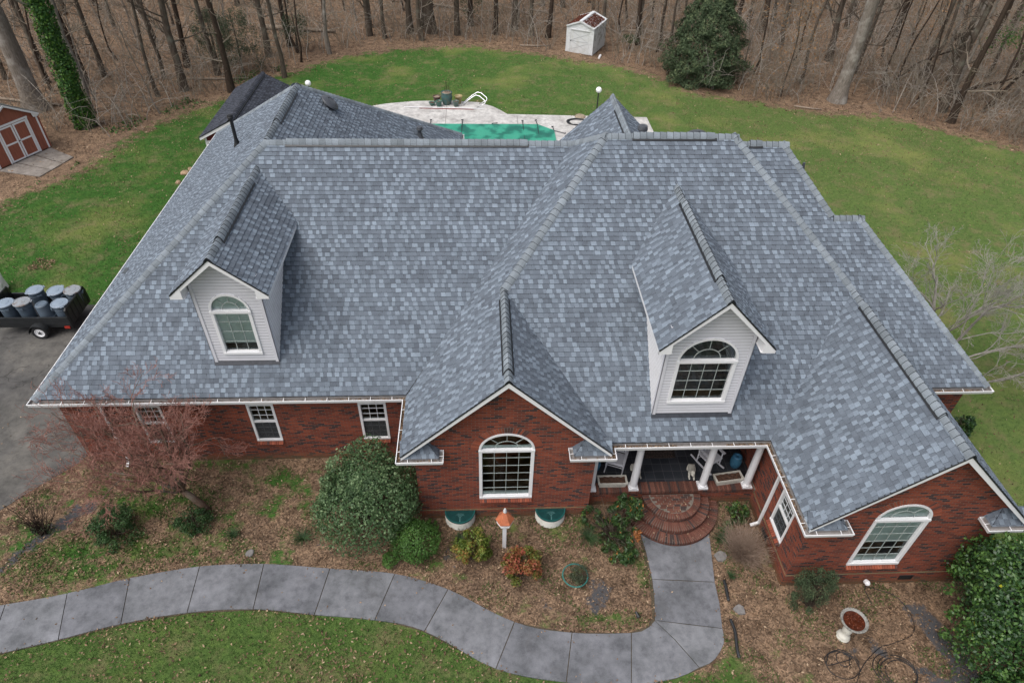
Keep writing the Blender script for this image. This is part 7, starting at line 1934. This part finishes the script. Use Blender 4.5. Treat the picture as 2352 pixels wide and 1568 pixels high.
hh = rg.uniform(0.3, 1.0, n_)**1.6*np.where(east_b, 4.2, 3.6); lean = rg.normal(size=(n_, 2))*0.45*hh[:, None]
P = np.zeros((n_, K, 3)); P[:, :, 0] = xx[:, None]+lean[:, :1]*t_**1.4; P[:, :, 1] = yy[:, None]+lean[:, 1:]*t_**1.4; P[:, :, 2] = hh[:, None]*t_*(1-0.15*t_)
P[:, 1:, :2] += rg.normal(size=(n_, K-1, 2))*0.08
parts = [tubes_np(P, np.broadcast_to(0.019*(1-0.6*t_), (n_, K)).copy(), 3)]
m3 = 2*n_; src = rg.integers(0, n_, m3); base = P[src, 1+rg.integers(0, 2, m3)]
D = rg.normal(size=(m3, 3)); D[:, 2] = np.abs(D[:, 2])*0.8; Q = np.zeros((m3, 3, 3)); Q[:, 0] = base; Q[:, 1] = base+D*0.25; Q[:, 2] = base+D*0.5+rg.normal(size=(m3, 3))*0.1
parts.append(tubes_np(Q, np.broadcast_to(np.array([0.012, 0.010, 0.006]), (m3, 3)).copy(), 3))
V_, F_ = cat(parts)
tag(np_mesh('undergrowth', V_, F_, 'twig'), 'tangle of leafless brown twigs and saplings covering the wood floor', 'undergrowth', None, 'stuff')
# pale dead saplings and briars arching through the wood
rg = np.random.default_rng(510)
xx, yy = scatter(8500, -50, 60, 14, 60); d_ = pdist(xx, yy, LAWN)
keep = (d_ < -1.0) & in_view(xx, yy, 0.86, 0.7) & (rg.random(len(xx)) < 0.10+0.5*np.exp(d_/5)+0.2*(xx > 12)) & ~((xx > -29) & (xx < -23.3) & (yy < 26)) & ~((xx > 5.0) & (xx < 10.6) & (yy > 38) & (yy < 46)) & (np.hypot(xx-24.8, yy-31) > 2.5)
xx, yy = xx[keep], yy[keep]; n_ = len(xx); K = 7; t_ = np.linspace(0, 1, K)
ln_ = rg.uniform(1.2, 4.8, n_); a_ = rg.random(n_)*6.28; arch = rg.uniform(0.2, 1.1, n_)
P = np.zeros((n_, K, 3)); P[:, :, 0] = xx[:, None]+np.cos(a_)[:, None]*(ln_*arch)[:, None]*t_**2; P[:, :, 1] = yy[:, None]+np.sin(a_)[:, None]*(ln_*arch)[:, None]*t_**2
P[:, :, 2] = ln_[:, None]*(t_-0.42*arch[:, None]*t_**2.2); P[:, 1:] += np.cumsum(rg.normal(size=(n_, K-1, 3))*0.05, 1)
parts = [tubes_np(P, (rg.uniform(0.016, 0.034, n_)[:, None]*(1-0.75*t_)), 4)]
m3 = n_*4; src = rg.integers(0, n_, m3); kk_ = 2+rg.integers(0, 4, m3); base = P[src, kk_]; D = rg.normal(size=(m3, 3))*0.55; D[:, 2] += 0.2
Q = np.stack([base, base+D*0.5+rg.normal(size=(m3, 3))*0.05, base+D, base+D*1.35+rg.normal(size=(m3, 3))*0.15], 1)
parts.append(tubes_np(Q, np.broadcast_to(np.array([0.013, 0.010, 0.008, 0.005]), (m3, 4)).copy(), 3))
V_, F_ = cat(parts)
tag(np_mesh('briars', V_, F_, 'twig_pale'), 'pale grey dead saplings and briars arching along the wood edge', 'undergrowth', None, 'stuff')
# low ivy/green ground cover along the left wood edge
xx, yy = scatter(30000, -31, -15, 14, 38); d_ = pdist(xx, yy, LAWN)
clump = np.sin(xx*1.3+yy*0.7)+np.sin(xx*0.6-yy*1.1+2)
keep = (d_ < -0.3) & (d_ > -2.2) & (clump > 0.2) & ~((xx > -28.6) & (xx < -23.3) & (yy > 19.6) & (yy < 24.5)) & (rg.random(len(xx)) < 0.8)
xx, yy = xx[keep], yy[keep]; V_, F_ = leaves_np(np.stack([xx, yy, rg.random(len(xx))*0.16+0.02], 1), 0.15, rg, up=1.2)
tag(np_mesh('ground_cover', V_, F_, 'leaf_ivy', rg.random(len(xx))*0.75), 'low dark green ivy creeping along the left wood edge', 'ground cover', None, 'stuff')
# fallen leaves
def allowed(x, y):
    ok = pdist(x, y, WALKPOLY) < 0.05*np.sin(x*3.1)*np.sin(y*2.7+x)+0.01
    ok &= pdist(x, y, [(a, c) for a, c in DRIVE]) < 0.1
    ok &= pdist(x, y, DECK) < 0.15
    ok &= pdist(x, y, [(-13.4, 0.45), (-2.55, 0.45), (-2.55, -1.95), (2.62, -1.95), (2.62, -1.6), (3.6, -1.66), (3.75, -2.9), (5.2, -3.2), (6.7, -2.9), (6.8, -1.7), (7.85, -1.6), (7.85, -4.48), (12.95, -4.48), (12.95, 0.45), (14.87, 0.45), (14.87, 12), (-1.8, 19), (-13.4, 18.4)]) < 0
    return ok
zs = []
def litter(n, x0, x1, y0, y1, cond, size, z=0.03):
    x, y = scatter(n, x0, x1, y0, y1); k = allowed(x, y) & in_view(x, y) & cond(x, y); x, y = x[k], y[k]
    zs.append((np.stack([x, y, z+0.02*rg.random(len(x))], 1), size))
inbed = lambda x, y: (pdist(x, y, BED) > -0.1)
patch = lambda x, y, f=1.0: 0.5+0.25*(np.sin(x*1.1*f+y*0.6)+np.sin(y*1.7*f-x*0.5+1))
litter(52000, -18.5, 14.5, -8.6, 0.4, lambda x, y: inbed(x, y) & (rg.random(len(x)) < 0.35+0.65*patch(x, y)), 0.075)
litter(26000, -14, 14, -9, -4, lambda x, y: ~inbed(x, y) & (rg.random(len(x)) < 0.10+0.90*patch(x, y, 1.3)**1.5), 0.08, 0.05)
litter(9000, -26, -13, 8.9, 33, lambda x, y: (pdist(x, y, LAWN) > 0) & (rg.random(len(x)) < 0.15+0.85*patch(x, y)**2), 0.085, 0.05)
litter(700, -21.3, -19.7, 11.2, 12.6, lambda x, y: np.hypot((x+20.5), (y-11.9)*1.2) < 0.55+0.15*np.sin(x*9), 0.09, 0.06)
litter(5000, -30, -14, 9, 34, lambda x, y: (np.abs(pdist(x, y, LAWN)-0.6) < 0.8), 0.09, 0.05)
litter(9000, -16, 36, 19, 44, lambda x, y: (pdist(x, y, LAWN) > 0) & (rg.random(len(x)) < patch(x, y, 0.6)), 0.11, 0.05)
litter(8000, 13, 36, -8, 32, lambda x, y: (pdist(x, y, LAWN) > 0), 0.08, 0.05)
litter(26000, -48, 58, 10, 62, lambda x, y: (pdist(x, y, LAWN) < 0.9), 0.17)
Pp = []; 
parts = []
for P, s_ in zs: parts.append(leaves_np(P, s_, rg, up=1.4, flat=1.0, aspect=0.5))
V_, F_ = cat(parts)
tag(np_mesh('fallen_leaves', V_, F_, 'leaf_litter', np.clip(rg.normal(0.55, 0.26, len(F_)), 0, 1)), 'dry brown fallen leaves scattered over beds, lawn and wood', 'leaves', None, 'stuff')
# a few leaves blown onto the hard surfaces
x, y = scatter(1800, -17, 7, -7.2, -2.5); k = (pdist(x, y, WALKPOLY) > 0) & (rg.random(len(x)) < np.exp(-pdist(x, y, WALKPOLY)*6)*0.9+0.06); x, y = x[k], y[k]
P = np.stack([x, y, 0*x+0.045], 1)
x, y = scatter(160, -22, -13.6, -2, 8.8); k = pdist(x, y, DRIVE) > 0.1; P = np.vstack([P, np.stack([x[k], y[k], 0*x[k]+0.02], 1)])
x = rg.uniform(3.8, 6.7, 70); y = rg.uniform(-3.1, -1.8, 70); r_ = np.hypot(x-5.22, y+1.66); zz = np.where(r_ < 0.88, 0.548, np.where(r_ < 1.18, 0.368, 0.188)); k = r_ < 1.45
P = np.vstack([P, np.stack([x[k], y[k], zz[k]], 1)])
V_, F_ = leaves_np(P, 0.06, rg, up=3, flat=0.5); tag(np_mesh('blown_leaves', V_, F_, 'leaf_litter', rg.uniform(0.3, 1, len(F_))), 'single dry leaves blown onto the walkway, steps and driveway', 'leaves', None, 'stuff')
# grass blades
parts = []; tn = []
def grass(n, x0, x1, y0, y1, cond, h, wd, tone):
    x, y = scatter(n, x0, x1, y0, y1); k = allowed(x, y) & in_view(x, y) & cond(x, y); x, y = x[k], y[k]; n = len(x)
    a = rg.random(n)*6.28; hh = h*rg.uniform(0.5, 1.2, n); ln = rg.normal(size=(n, 2))*0.6
    c = np.stack([x, y, 0*x], 1); u = np.stack([np.cos(a), np.sin(a), 0*a], 1)*wd/2; tp = c+np.stack([ln[:, 0]*hh, ln[:, 1]*hh, hh], 1)
    V_ = np.stack([c-u, c+u, tp+u*0.3, tp-u*0.3], 1).reshape(-1, 3); parts.append((V_, np.arange(n*4).reshape(n, 4))); tn.append(np.clip(tone(x, y)+rg.normal(0.04, 0.16, n), 0, 1))
lawn_ok = lambda x, y: (ground_vals(x, y)[0]+0.35*(patch(x, y, 2.2)-0.5) > 0.48)
grass(80000, -14, 14, -9.2, -4.3, lambda x, y: lawn_ok(x, y) & ~inbed(x, y), 0.07, 0.012, lambda x, y: 0.38+0*x)
grass(60000, -26, -13, 8.9, 34, lawn_ok, 0.07, 0.016, lambda x, y: 0.42+0*x)
grass(60000, -16, 34, 19, 43.5, lawn_ok, 0.075, 0.020, lambda x, y: 0.5+0.012*(x+10))
grass(60000, 13, 38, -8, 32, lawn_ok, 0.07, 0.016, lambda x, y: 0.62+0*x)
lush_ok = lambda x, y: np.maximum.reduce([pdist(x, y, p) for p in LUSH])+0.25*(patch(x, y, 3)-0.5) > 0
grass(60000, -15, 12, -8.8, -0.5, lush_ok, 0.07, 0.03, lambda x, y: 0.55+0*x)
bed_weeds = lambda x, y: inbed(x, y) & (np.sin(x*2.3+y*1.9)+np.sin(x*1.1-y*2.7+2)+np.sin(x*4.1+y*3.7) > 0.7)
grass(60000, -15, 12.5, -7.5, 0.2, bed_weeds, 0.08, 0.022, lambda x, y: 0.55+0*x)
V_, F_ = cat(parts)
tag(np_mesh('grass', V_, F_, 'grass', np.concatenate(tn)), 'short green lawn grass with yellowish patches', 'grass', None, 'stuff')
